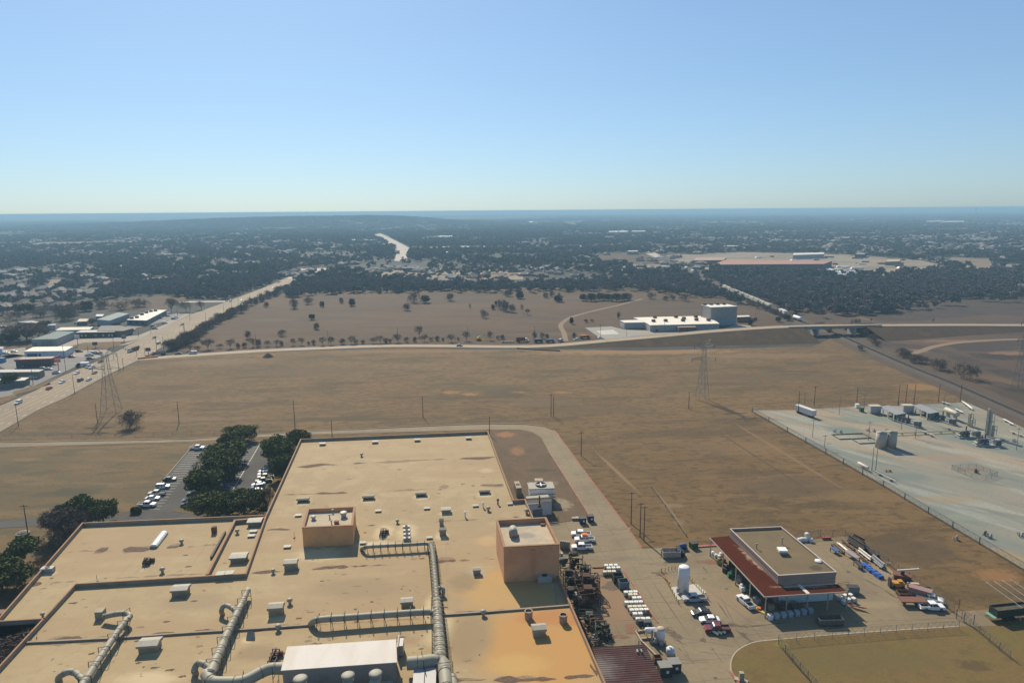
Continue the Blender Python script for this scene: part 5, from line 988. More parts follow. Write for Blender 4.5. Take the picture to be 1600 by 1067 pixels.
# tanks and their guards
tankw = M('white tank paint', (.74, .74, .76), .45, layers=((2, (.62, .6, .58), .5, .7, .5), (.5, (.8, .8, .8), .5, .7, .3)))
def vtank(x, yb, yt, wpx, l, top=None, name='storage_tank'):
    p = G(x, yb, .06); h = ZT(x, yb, yt) ; r = wpx / 2 * (p - Vector((0, 0, CAM_H))).length / F; t = thing(name, l, 'storage tank', p)
    ob('shell', MB().lathe((0, 0, .5), [(r, 0), (r, h - 1.0), (r * .96, h - .8)], 28), tankw, t, True); ob('domed_top', MB().lathe((0, 0, h - .33), [(r * .97, 0), (r * .8, .22), (r * .45, .36), (.05, .42)], 28), top or tankw, t, True)
    for k in range(4): a = k * math.pi / 2 + .4; ob('leg', MB().box((r * .8 * math.cos(a), r * .8 * math.sin(a), .26), (.3, .3, .52)), greyp, t)
    ob('valve_box', MB().box((-r - .2, -.6, 1), (.5, .5, 1.2)).cyl((-r - .1, -.2, .4), (-r - .1, -.2, h * .5), .07, n=6).box((0, -r - .3, .8), (.8, .5, .9)), greyp, t); return t
sheet('tank_pad', [(1048, 918), (1089, 912), (1104, 926), (1058, 938)], .12, M('pale pad', (.55, .52, .46), .85, layers=((2, (.42, .38, .32), .5, .7, .5),)))
vtank(1067.5, 925, 884, 16, 'tall plain white tank on a pale pad in the middle of the yard')
sheet('tank_pad', [(990, 985), (1030, 978), (1062, 1035), (1036, 1052)], .1, conc)
vtank(1031.5, 1004, 980, 12.5, 'shorter white tank with a tan dirty top beside the plastic tanks', M('dirty tank top', (.55, .42, .28), .7, layers=((.6, (.4, .3, .2), .5, .7, .5),)))
t = thing('pressure_vessel', 'small horizontal white tank on legs left of the shorter white tank', 'pressure vessel', G(1016, 996, .1), .05); ob('shell', MB().hcyl((-1.1, 0, 2), (1.1, 0, 2), .55, 14), tankw, t, True)
for x in (-.9, .9): ob('leg', MB().box((x, 0, .75), (.2, .7, 1.5)), yel, t)
t = thing('gas_regulator', 'slim grey upright cylinders between the two tanks by the plastic containers', 'regulator', G(1018.5, 1005, .1)); ob('cylinder', MB().lathe((0, 0, 0), [(.25, 0), (.25, 3.2), (.1, 3.5)], 10), greyp, t); ob('cylinder', MB().lathe((.7, .3, 0), [(.2, 0), (.2, 2.6), (.1, 2.8)], 10), galv, t)
t = thing('storage_box', 'pale blue and white drum tank between the lower tank and the dark bins', 'drum tank', G(1047, 1023, .06)); ob('shell', MB().lathe((0, 0, .1), [(.9, 0), (.9, 1.5), (.5, 1.7)], 16), paint('pale blue tank', (.5, .56, .62)), t, True); ob('cap', MB().lathe((0, 0, 1.8), [(.3, 0), (.3, .3)], 10), whitep, t)
def bollards(pts, l, g_, h=1.15, m=None):
    for x, y in pts: solo('bollard', MB().lathe((0, 0, 0), [(.1, 0), (.1, h), (.03, h + .06)], 8), m or M('bollard yellow', (.6, .44, .1), .6, layers=((.3, (.4, .28, .08), .5, .7, .5),)), l, 'bollard', G(x, y, .08), 0, g_)
bollards([(lerp(1033, 1060, k / 9), lerp(894, 943, k / 9)) for k in range(10)] + [(lerp(1078, 1106, k / 8), lerp(905, 936, k / 8)) for k in range(9)] + [(lerp(1034, 1060, k / 5), lerp(893, 889, k / 5)) for k in range(6)], 'yellow bollard guarding the tall white tank', 'bollards round the tall tank')
bollards([(996, 990), (1004, 987), (1012, 984), (1019, 981), (998, 1006), (1004, 1014), (1040, 1008), (1046, 1016)], 'yellow post round the shorter white tank', 'posts round the shorter tank')
for k, (a, b) in enumerate([((993, 988), (1003, 1005)), ((994, 989), (1020, 984)), ((1003, 1004), (1045, 1046)), ((1001, 1000), (1022, 998))]):
    A, B_ = G(*a), G(*b); c = (A + B_) / 2; solo('low_wall', MB().box((0, 0, .25), ((A - B_).length, .35, .5)), tanc, ['left', 'far', 'long diagonal', 'short inner'][k] + ' low tan kerb wall round the shorter tank', 'low wall', (c.x, c.y, .06), ang(A, B_))
t = thing('card_reader', 'pale box on a pedestal beside the lower lawn curve', 'kiosk', G(1158, 1063, .17)); ob('cabinet', MB().box((0, 0, 1.1), (.9, .8, 1.7)), galv, t); ob('base', MB().box((0, 0, .12), (2.6, 1.0, .24), -.5), tanc, t)

# ------------------------------------------------------------------ red roofed shed
zs = ZT(1216.5, 962, 898.5) if False else 7.6
shm = M('shed wall', (.40, .29, .23), .85, layers=((3, (.32, .23, .18), .45, .7, .5),)); shr = M('shed roof felt', (.174, .129, .068), .9, layers=((8, (.141, .105, .055), .45, .62, .7), (1.5, (.200, .150, .078), .5, .7, .4)), blobs=[blob(1275, 887, 26, 9, (.089, .068, .036), .8, .3, zs - .6, .2, .4), blob(1240, 866, 40, 8, (.222, .163, .078), .4, .4, zs - .6)])
P = g2([(1216.5, 898.5), (1306.5, 893), (1220, 822.5), (1141, 826)], zs)
shed = thing('workshop_shed', 'tan flat roofed workshop with a rust red lean-to canopy on two sides', 'workshop')
ob('wall', MB().prism([p.xy for p in P], .06, zs - .6), shm, shed)
cx = sum(p.x for p in P) / 4; cy = sum(p.y for p in P) / 4
o = sheet('roof', [((p.x - cx) * .985 + cx, (p.y - cy) * .985 + cy) for p in P], zs - .58, shr, px=False, kind=None); o.parent = shed
mb = MB(); mc = MB()
for i in range(4):
    a, b = Vector(P[i].xy), Vector(P[(i + 1) % 4].xy); c = (a + b) / 2; e_ = .003 * i; mb.box((c.x, c.y, zs - .32 + e_), ((b - a).length + .1 - e_, .24 + e_, .62), ang(a, b)); mc.box((c.x, c.y, zs + .03 + e_), ((b - a).length + .3, .34, .07), ang(a, b))
ob('parapet', mb, shm, shed); ob('cap', mc, M('pale trim', (.5, .45, .38), .7), shed)
zc = 5.2
Q = g2([(1109, 839.6), (1194.4, 932), (1324, 924), (1309, 912), (1226, 917.5), (1216.5, 911), (1139.6, 836.8)], zc)
redr = M('rust red metal roof', (.088, .024, .013), .9, spec=.03, layers=((5, (.07, .02, .011), .45, .65, .6), (.5, (.11, .034, .018), .5, .7, .4)),
      blobs=[lineblob(1152, 852, 1214, 905, 3.2, (.36, .26, .18), .9, 1.1, zc), lineblob(1200, 917, 1320, 915, 1.6, (.32, .2, .14), .7, 1.1, zc)])
mb = MB(); mb.prism([q.xy for q in Q], zc - .18, zc); ob('canopy_roof', mb, redr, shed)
a, b = (G(1248, 913, zc), G(1263, 927, zc)); c = (a + b) / 2; ob('skylight_strip', MB().box((c.x, c.y, zc + .03), ((b - a).length, .9, .06), ang(a, b)), M('pale sheet', (.62, .58, .5), .6), shed)
mb = MB()
for i in (0, 1): a, b = Q[i], Q[i + 1]; c = (a + b) / 2; mb.box((c.x, c.y, zc - .1), ((b - a).length, .12, .3), ang(a, b))
ob('gutter', mb, M('pale trim', None), shed)
for x, y in [(1109.5, 868), (1129, 890), (1149, 913), (1171, 938), (1195, 964), (1228, 957), (1260, 955), (1292, 953), (1322, 950)]:
    p = G(x, y, .06); ob('post', MB().box((p.x, p.y, zc / 2), (.22, .22, zc - .3)).box((p.x, p.y, .6), (.34, .34, 1.1)), tanc, shed)
ob('inner_wall', MB().prism([(P[0].x + .3, P[0].y - .04), (P[1].x - .3, P[1].y - .04), (P[1].x - .3, P[1].y - .08), (P[0].x + .3, P[0].y - .08)], .06, 4.6), M('pale inner wall', (.6, .66, .68), .8), shed)
for x, y, h, l in [(1182, 857, 1.2, 'short pipe vent on the left of the workshop roof'), (1222, 850, 1.7, 'taller white pipe vent on the workshop roof')]:
    solo('vent_pipe', MB().lathe((0, 0, 0), [(.12, 0), (.12, h), (.25, h), (.25, h + .3), (.05, h + .4)], 8), galv, l, 'vent pipe', G(x, y, zs - .58))
hp = G(1222, 864, zs - .58); t = thing('roof_vent', 'pale square fan vent in the middle of the workshop roof', 'roof vent', hp, -.05); ob('base_box', MB().box((0, 0, .4), (1.5, 1.4, .8)), greyp, t); ob('lid', MB().box((0, 0, 1.0), (2.2, 2.1, .5)), whitep, t)
solo('round_vent', MB().lathe((0, 0, 0), [(.9, 0), (.9, .3), (.5, .5), (.05, .55)], 16), whitep, 'low round white vent by the right edge of the workshop roof', 'roof vent', G(1279, 877, zs - .58))
random.seed(5)
for i in range(7): solo('blue_bin', MB().box((0, 0, .6), (1.0, 1.0, 1.2), taper=-.1), [paint('blue white tub', (.4, .47, .55)), whitep][i == 0], ['white plastic tub at the canopy corner post, first of the row'] [0] if i == 0 else 'blue plastic tub in the row under the front canopy', 'tub', G(1203 + i * 10.5, 967 - i * 1.6, .06), .1, None if i == 0 else 'blue tubs under the canopy')
for i in range(7): solo('pallet_stack', MB().box((0, 0, .15), (1.3, 1.1, .3)).box((0, 0, .8), (1.2, 1.0, .9)), [hoodm, rust, paint('scrap grey', None)][i % 3], 'loaded pallet in the shade under the front canopy', 'pallet', G(1205 + (i % 4) * 18, 952 - (i // 4) * 5, .06), .2 * i, 'pallets under the canopy')
for i, (x, y, m_, l) in enumerate([(1142, 901, dgrn, 'green machine under the side canopy, upper one'), (1170, 925, dgrn, 'bright green machine under the side canopy, lower one'), (1134, 893, dark, 'dark tool cart under the side canopy'), (1155, 908, greyp, 'grey drum group under the side canopy'), (1160, 922, whitep, 'white cylinder under the side canopy'), (1182, 941, greyp, 'tall pale cabinet at the side canopy edge'), (1125, 881, paint('olive', (.25, .3, .05)), 'olive coloured mower under the upper side canopy'), (1143, 884, dark, 'dark rack against the workshop side wall')]):
    solo('stored_machine', MB().box((0, 0, .7), (1.5, 1.2, 1.0)).lathe((.3, .1, 1.1), [(.45, 0), (.4, .5), (.1, .6)], 10).cyl((-.6, -.6, .3), (-.6, .6, .3), .3, n=10), m_, l, 'machine', G(x, y, .06), .4 * i)
t = thing('safety_rail', 'yellow ramp with orange coils at the front corner of the side canopy', 'ramp', G(1185, 953, .06), -.9); ob('ramp', MB().box((0, 0, .15), (4, 1.1, .3)), yel, t); ob('coil', MB().lathe((0, .2, .3), [(.5, 0), (.5, .4)], 10), M('orange plastic', None), t)
for i, (x, y) in enumerate([(1114, 866), (1119, 870), (1124, 872), (1131, 877), (1126, 868)]): solo('white_sack', MB().lathe((0, 0, 0), [(.5, 0), (.6, .4), (.4, .9), (.1, 1)], 10), [whitep, redc][i == 3], 'white bag of scrap under the far end of the side canopy' if i != 3 else 'red box under the far end of the side canopy', 'bag', G(x, y, .06), 0, None if i == 3 else 'white bags under the canopy')
dumpster(1296, 974, 5.6, 2.3, 1.6, .02, paint('container grey', (.13, .13, .12)), 'dark open container standing in the workshop shadow', open_=True, name='roll_off_container', cat='container')  # dark grey is the container's own paint colour
for i, (x, y) in enumerate([(1318, 944), (1325, 941), (1333, 940), (1320, 935), (1328, 934), (1312, 938)]): ibc(x, y, 'white caged plastic tank at the right end of the workshop', 'plastic tanks by the workshop end', rz=.2 + .1 * i)
dumpster(1332, 925, 2.6, 1.6, 1.5, -.1, paint('teal grey', (.2, .26, .24)), 'grey green metal box behind the workshop tanks', name='storage_box', cat='box')
for i in range(5): solo('red_pipe_rack', MB().cyl((-1.6, 0, .3 + .1 * i), (1.6, 0, .4 + .1 * i), .09, n=6), redc, 'red pipe lying by the right end of the workshop', 'pipe', G(1337 + i * 1.5, 949 + i * .8, .06), -.6 + .05 * i, 'red pipes by the workshop')
t = thing('handrail', 'red tube handrail at the back right corner of the workshop', 'handrail', G(1318, 916, .06), .2); ob('rail', MB().tube([(-1.5, 0, 0), (-1.5, 0, 1.1), (1.5, 0, 1.1), (1.5, 0, 0)], .06, 6), redc, t); ob('brace', MB().cyl((-1.5, 0, .55), (1.5, 0, .55), .05, n=6), redc, t)
# right hand storage along the fence
for i, (x, y, z) in enumerate([(1249, 846, 0), (1253, 845, 0), (1258, 845, 0), (1262, 844, 0), (1260, 843, 1.1), (1267, 846, 0)]): solo('white_drum', MB().lathe((0, 0, 0), [(.55, 0), (.62, .3), (.62, .9), (.4, 1.1)], 12), tot, 'white plastic drum in the cluster behind the workshop', 'drum', G(x, y, .06) + Vector((0, 0, z)), 0, 'white drums behind the workshop')
solo('red_barrier', MB().box((0, 0, .35), (2.6, .7, .7)), redc, 'red block on the paving behind the workshop', 'block', G(1291, 842, .06), .05)
def bundle(x0, y0, x1, y1, n, r, mat, l, h=.3, nm='pipe_stack'):
    a, b = G(x0, y0, .06), G(x1, y1, .06); d = (b - a).normalized(); nn = Vector((-d.y, d.x, 0)); t = thing(nm, l, 'pipes'); t.location = a; mb = MB(); k = 0; lay = 0
    random.seed(int(x0 + y0))
    while k < n:
        m_ = max(1, int(math.sqrt(n * 2)) - lay)
        for j in range(m_):
            if k >= n: break
            o_ = nn * ((j - m_ / 2) * 2.05 * r) + Vector((0, 0, h + r + lay * 1.8 * r)); s0 = random.uniform(-.3, .3); mb.cyl(o_ + d * s0, o_ + (b - a) + d * s0, r, n=8); k += 1
        lay += 1
    ob('pipe', mb, mat, t)
    mb = MB()
    for f in (.15, .5, .85): c = (b - a) * f; mb.box((c.x, c.y, h / 2), (.25, 2.05 * r * math.sqrt(n * 2) + .3, h), ang(a, b))
    ob('skid', mb, rust, t)
palem = M('pale pipe', (.62, .58, .52), .5, layers=((.8, (.45, .4, .33), .5, .7, .5),), metal=.2); brn = M('brown pipe', (.13, .075, .05), .7, layers=((.8, (.2, .12, .08), .5, .7, .5),)); drk = M('black pipe', (.035, .03, .03), .6)
for a in [(1327, 846, 1352, 862, 16, .17, drk, 'high stack of black pipes at the far fence corner'), (1333, 842, 1350, 851, 12, .16, brn, 'dark brown pipe stack behind the black one'), (1316, 846, 1336, 861, 3, .15, brn, 'brown pipes left of the black stack'), (1310, 850, 1327, 864, 2, .17, palem, 'long white pipe pair left of the stacks'), (1303, 852, 1318, 866, 4, .12, brn, 'reddish brown pipes lying left of the white pair'), (1299, 851, 1309, 860, 2, .1, brn, 'thin brown pipes at the left end of the storage'), (1343, 862, 1362, 877, 4, .2, palem, 'bright white pipes in the middle of the storage'), (1352, 856, 1372, 872, 9, .17, drk, 'black pipe stack along the fence, middle'), (1364, 875, 1382, 890, 7, .22, M('grey pipe', (.3, .31, .32), .5), 'grey pipe stack near the fence'), (1340, 868, 1360, 884, 4, .1, brn, 'loose brown rods between the rack and the white pipes'), (1358, 884, 1372, 896, 3, .12, M('ochre pipe', (.42, .24, .1), .7), 'ochre pipes behind the blue tarpaulin')]: bundle(*a)
def rack(x0, y0, x1, y1, w_, h, l, m_):
    a, b = G(x0, y0, .06), G(x1, y1, .06); t = thing('steel_rack', l, 'rack', (a + b) / 2, ang(a, b)); ln = (b - a).length
    ob('top', MB().box((0, 0, h), (ln, w_, .15)), m_, t)
    for sx in (-1, 1):
        for sy in (-1, 1): ob('leg', MB().box((sx * (ln / 2 - .2), sy * (w_ / 2 - .1), h / 2), (.15, .15, h)), dark, t)
rack(1322, 866, 1340, 878, 1.6, 1.3, 'low steel rack with pale stripes in the middle of the storage', paint('rack top', (.35, .3, .3))); rack(1299, 860, 1309, 866, 1.4, 1.0, 'small blue grey frame at the left of the storage', bluep); rack(1336, 882, 1345, 890, 1.2, 1.1, 'small bare trestle left of the blue tarpaulin', dark)
mb = MB(); random.seed(4)
for i in range(9): mb.box((-3.2 + i * .8, random.uniform(-.2, .2), .45), (1.0, 1.7, random.uniform(.6, 1.0)), random.uniform(-.2, .2), taper=.25)
solo('tarpaulin', mb, paint('blue tarpaulin', (.04, .13, .42)), 'crumpled bright blue tarpaulin over a long stack', 'tarpaulin', (G(1353, 886, .06) + G(1371, 900, .06)) / 2, hd(1353, 886, 1371, 900))
def crane(): 
    t = thing('crane_truck', 'rusty crane machine with a long pale boom beside the fence', 'crane', G(1409, 905, .06), -.4); ob('chassis', MB().box((0, 0, .9), (4, 2.2, 1.2)), rust, t); ob('boom', MB().box((1.2, 0, 3.0), (6, .35, .4), .5), palem, t); ob('mast', MB().box((0, 0, 2.2), (.8, .8, 1.8)), dark, t); ob('wheel', MB().cyl((-1, -1.3, .5), (-1, 1.3, .5), .5, n=12).cyl((1.2, -1.3, .5), (1.2, 1.3, .5), .5, n=12), tyre, t)
crane()
t = thing('forklift', 'orange yellow loader parked left of the crane machine', 'loader', G(1401, 917, .06), -.1); ob('body', MB().box((0, 0, 1.0), (3.2, 1.6, 1.0)).box((.7, 0, 1.7), (1, 1.2, .5)), M('orange machine', (.55, .27, .05), .6, layers=((.5, (.3, .15, .05), .5, .7, .6),)), t); ob('mast', MB().box((-1.8, 0, 1.3), (.3, 1.3, 2.4)), dark, t)
for sx in (-1, 1): ob('wheel', MB().cyl((sx * 1.1, -.9, .45), (sx * 1.1, .9, .45), .45, n=12), tyre, t)
dumpster(1413, 930, 3.4, 2.0, .9, -.05, rust, 'rusty flat bin left of the brown topped trailer', open_=True, name='skip', cat='skip')
t = thing('flatbed_trailer', 'brown topped flat trailer next to the white pickup by the gate', 'trailer', G(1425, 944, .06), -.05); ob('deck', MB().box((0, 0, 1.3), (6, 2.4, .25)), M('brown deck', (.2, .09, .06), .8, layers=((.8, (.27, .14, .1), .5, .7, .5),)), t); ob('wheel', MB().cyl((1, -1.1, .5), (1, 1.1, .5), .5, n=12), tyre, t); ob('leg', MB().box((-2, 0, .6), (.2, 1.6, 1.2)), dark, t)
solo('timber_pile', MB().box((0, 0, .4), (2.6, 1.4, .8)).box((.4, .3, .95), (2, .9, .3), .3), M('timber', (.5, .4, .28), .8), 'pale timber pile right of the crane machine', 'timber pile', G(1426, 917, .06), -.5); t = thing('storage_trailer', 'brown pink enclosed trailer behind the flat trailer', 'trailer', G(1437, 932, .06), -.65); ob('casing', MB().box((0, 0, 1.4), (5, 2.1, 1.9)), M('brown pink sheet', (.32, .2, .17), .7), t); ob('wheel', MB().cyl((0, -1.1, .4), (0, 1.1, .4), .4, n=12), tyre, t)
# long open gondola trailer at the right edge
t = thing('gondola_trailer', 'long dark green open top trailer with a green end plate at the right edge', 'trailer', (G(1548, 968, .06) + G(1640, 958, .06)) / 2, hd(1548, 968, 1640, 958)); ln = 15
dg = paint('dark green steel', (.035, .05, .035)); mb = MB().box((0, 0, 1.3), (ln, 2.5, .3)).box((0, 1.2, 2.2), (ln, .12, 1.7)).box((0, -1.2, 2.2), (ln, .12, 1.7)).box((-ln / 2, 0, 2.2), (.12, 2.4, 1.7)).box((ln / 2, 0, 2.2), (.12, 2.4, 1.7))
for k in range(16): mb.box((-ln / 2 + .5 + k * .93, -1.29, 2.2), (.14, .08, 1.7))
ob('body', mb, dg, t); ob('end_plate', MB().box((-ln / 2 - .5, 0, 1.2), (.9, 2.5, .1)), paint('mint green', (.2, .42, .33)), t); ob('load', MB().box((0, 0, 2.0), (ln - .4, 2.2, 1.3)), M('rough load', (.1, .085, .055), .95, layers=((.6, (.17, .14, .08), .5, .7, .6),), bump=.3, bsize=.6), t)
for x in (-4.6, -3, 4.5, 5.8): ob('wheel', MB().cyl((x, -1.2, .5), (x, 1.2, .5), .5, n=14), tyre, t)
for i, x in enumerate([-5, -1.6, 1.8, 5.2]): a = t.matrix_world; p = G(1570 + i * 13 - 7, 955 - i * 1.5, 0); solo('arched_pole', MB().cyl((-1.5, 4, 5.5), (2.2, -3.5, 3.2), .05, n=4).cyl((2.2, -3.5, 0), (2.2, -3.5, 3.2), .06, n=5), whitep, 'thin pale slanting pole across the long dark trailer', 'pole', p, 0, 'slanting poles over the trailer')

# ================================================================== FENCES, POLES, PYLONS
wirem = M('fence wire', (.17, .165, .15), .8); postm = M('fence post', (.2, .195, .18), .8)
postd = {}
def fence(pts, h, sp_, l, r=.05, wires=7, pm=None, px=True, diag=.0, wr=.02):
    P = [G(*p) if px else Vector(p) for p in pts]; t = thing('fence', l, 'fence', P[0])
    key = (round(h, 2), r); pm = pm or postm
    if key not in postd: postd[key] = MB().cyl((0, 0, 0), (0, 0, h), r, n=6).mesh('post', pm)
    mb = MB(); mw = MB()
    for a, b in zip(P, P[1:]):
        L_ = (b - a).length; n = max(1, round(L_ / sp_)); d = (b - a) / n; o = a - P[0]
        for k in range(n + (1 if b is P[-1] else 0)): ob('post', postd[key], None, t, loc=a + d * k - P[0])
        mb.cyl(o + Vector((0, 0, h - .03)), o + (b - a) + Vector((0, 0, h - .03)), r * .6, n=5)
        for k in range(wires): z = h * (k + .5) / wires; mw.cyl(o + Vector((0, 0, z)), o + (b - a) + Vector((0, 0, z)), wr, n=3, caps=False)
        if diag:
            m_ = int(L_ / diag)
            for k in range(m_): q = o + (b - a) * (k / m_); q2 = o + (b - a) * ((k + 1) / m_); mw.cyl(q, q2 + Vector((0, 0, h - .1)), wr, n=3, caps=False); mw.cyl(q + Vector((0, 0, h - .1)), q2, wr, n=3, caps=False)
    ob('top_rail', mb, wirem, t); ob('wire_mesh', mw, wirem, t)['kind'] = 'stuff' if False else None or 'part'
    return t
for o_ in (): pass
fence([(1175, 644), (1230, 675), (1290, 709), (1380, 760), (1450, 802), (1530, 850), (1600, 892), (1700, 950)], 2.3, 12.5, 'long chain link fence with thick grey posts along the gravel pad', .16, 9, diag=2.2, wr=.03)
fence([(1175, 641.5), (1240, 640), (1340, 637), (1420, 632), (1510, 628.5)], 2.0, 6, 'thin dark fence along the far side of the gravel pad', .06, 5)
fence([(1510, 628.5), (1600, 669), (1680, 708)], 2.0, 8, 'thin fence between the gravel pad and the railway', .05, 4)
fence([(1320, 838), (1372, 872), (1420, 905), (1490, 958)], 2.2, 3.5, 'chain link fence behind the pipe storage', .05, 7, diag=1.2)
fence([(1240, 845), (1282, 838), (1320, 838)], 2.2, 3, 'short fence behind the workshop with a corner post', .06, 6, diag=1.2)
fence([(1216, 1008), (1238, 1035), (1262, 1062), (1300, 1105)], 2.3, 3.2, 'chain link fence with a pale rail running down the lower lawn', .05, 8, diag=.8)
fence([(1216, 1005), (1300, 997), (1400, 989), (1498, 983)], 2.2, 4.2, 'thin fence along the lower edge of the exit lane', .045, 5, diag=1.5)
fence([(1502, 968), (1530, 990), (1578, 1030)], 2.2, 3, 'dark fence slanting down below the gate', .05, 7, diag=.9)
fence([(1018, 762), (1040, 792), (1072, 838)], .9, 8, 'low pale barrier rail beside the power poles', .12, 3)
fence([(0, 686), (150, 682.5), (300, 680), (440, 672)], 1.6, 9, 'sparse fence along the sandy track left of the factory', .05, 3)
fence([(1470, 735), (1487, 728.5), (1530, 730), (1558, 741), (1546, 746)][:0] or [(1487, 733), (1525, 732), (1558, 744), (1540, 750), (1518, 746), (1487, 733)], 1.8, 3, 'square wire pen standing alone on the gravel pad', .05, 5, diag=1.5)
for o_ in list(S.objects):
    if o_.get('kind') == 'part': del o_['kind']
t = thing('gate', 'open sliding gate with grey posts at the end of the exit lane', 'gate', G(1494, 962, 0))
for x, y in [(1494, 966), (1506, 972), (1521, 976), (1498, 950)]: q = G(x, y) - G(1494, 962); ob('post', MB().cyl((q.x, q.y, 0), (q.x, q.y, 2.6), .1, n=6), postm, t)
wood = M('pole wood', (.10, .07, .05), .9, layers=((.8, (.16, .12, .09), .45, .7, .6),))
def pole(x, yb, yt, l, arms=1, r=.17, m=None, lean=0, grp=None, light=0, zb=0.0, name='utility_pole', cat='utility pole'):
    p = G(x, yb, zb); h = ZT(x, yb, yt, zb) - zb; t = thing(name, l, cat, p, R(10), grp); m = m or wood
    ob('pole', MB().tube([(0, 0, 0), (lean, 0, h)], [r, r * .65], 8), m, t)
    for k in range(arms): ob('crossarm', MB().box((lean, 0, h - .5 - k * .9), (2.2, .14, .16)), m, t)
    for k in range(arms):
        for sx in (-.95, 0, .95): ob('insulator', MB().lathe((lean + sx, 0, h - .42 - k * .9), [(.06, 0), (.09, .12), (.05, .22)], 6), greyp, t) if r > .15 and yb > 700 else None
    if light: ob('lamp_head', MB().box((lean + .5, 0, h), (1.2, .4, .2)), whitep, t)
    return t
for x, yb, yt, l, a in [(280, 661, 627, 'utility pole in the field left of the parking trees', 0), (461, 668, 625, 'utility pole behind the far left corner of the factory roof', 0), (519, 682, 657, 'short pole just beyond the far edge of the factory roof', 0), (661, 652, 619, 'utility pole in the field beyond the middle of the factory', 0), (765, 680, 650, 'pole at the far right corner of the factory', 0), (908, 712, 674, 'utility pole right of the access road bend', 1), (986, 818, 768, 'left one of the three tall poles beside the yard', 1), (1000, 839, 785, 'middle one of the three tall poles beside the yard', 1), (1006, 845, 790, 'right one of the three tall poles beside the yard', 1),
    (1076, 638, 612, 'pole in the field left of the right hand pylon', 0), (152.5, 661, 630, 'utility pole in the field below the left pylon', 0), (29, 666, 632, 'pole at the lower left edge of the highway', 0), (44, 836, 788, 'tall pole above the little round tree at the left edge', 1), (1247, 646, 611, 'lamp pole by the white trailer on the gravel pad', 0), (1272, 634, 603, 'utility pole behind the white trailer', 1), (1338, 635, 605, 'pole with a white tip left of the first white shed', 0), (1403, 634, 601, 'first of the three tall poles behind the sheds', 0), (1415, 629, 600, 'second of the three tall poles behind the sheds', 0), (1428, 630, 600, 'third of the three tall poles behind the sheds', 0), (1466, 628, 600, 'pole between the second shed and the railway', 0), (1500, 628, 600, 'pole nearest the railway at the pad corner', 0)]:
    pole(x, yb, yt, l, a)
t = pole(861, 650, 615, 'double pole with cross arm at the road bend', 1); q = G(865, 650) - G(861, 650); ob('pole', MB().tube([(q.x, q.y, 0), (q.x, q.y, 9.5)], [.17, .12], 8), wood, t)
for x, yb, yt, l in [(1257, 632, 613, 'short pole with a dark panel behind the white trailer'), (1311, 648, 619, 'slim lamp post in the middle of the far pad'), (1350, 637, 616, 'slim lamp post near the first white shed'), (1269.5, 683, 655, 'dark lamp post near the near fence'), (1288, 700, 679, 'pale thin post left of the two storage tanks'), (1357, 688, 658, 'dark lamp post left of the tan tanks'), (1383, 696, 669, 'dark post between the two tan tanks'), (1475, 633, 613, 'slim post with a cross top behind the white vessel'), (1588, 703, 668, 'lamp post at the right of the pad'), (1430, 685, 665, 'slim lamp post right of the tan tanks'), (1408, 672, 645, 'slim lamp post among the compressors')]:
    pole(x, yb, yt, l, 1, .11, postm, name='lamp_post', cat='lamp post')
pw = M('pale steel pole', (.5, .48, .42), .6)
for x, l in [(1362, 'left of two tall pale posts by the near fence'), (1368, 'right of two tall pale posts by the near fence')]: pole(x, 735, 699, l, 0, .2, pw, name='vent_mast', cat='mast')
hwp = [(103, 580, 539), (52, 601, 571), (117, 616, 585), (186, 581, 551), (193, 577, 559), (138, 556, 538), (178, 544, 528), (245, 548, 525), (256, 547, 526), (289, 523, 504), (217, 526, 511), (288, 524, 505), (322, 503, 488), (350, 490, 476), (362, 482, 471), (372.5, 478, 465), (391, 471, 461), (410, 466, 454), (399, 531, 520), (236, 520, 505), (297, 500, 484), (278, 497, 480)]
for x, yb, yt in hwp: pole(x, yb, yt, 'dark pole in the line of poles along the highway', 0, .16, grp='poles along the highway')
for x, yb, yt in [(513, 537, 517), (621.5, 530, 512), (731, 523, 511), (835, 530, 510), (938, 527, 505), (1038, 516, 503), (1118, 512, 500), (1180, 500, 490)]: pole(x, yb, yt, 'dark pole in the line of poles behind the street', 0, .16, grp='poles behind the street')
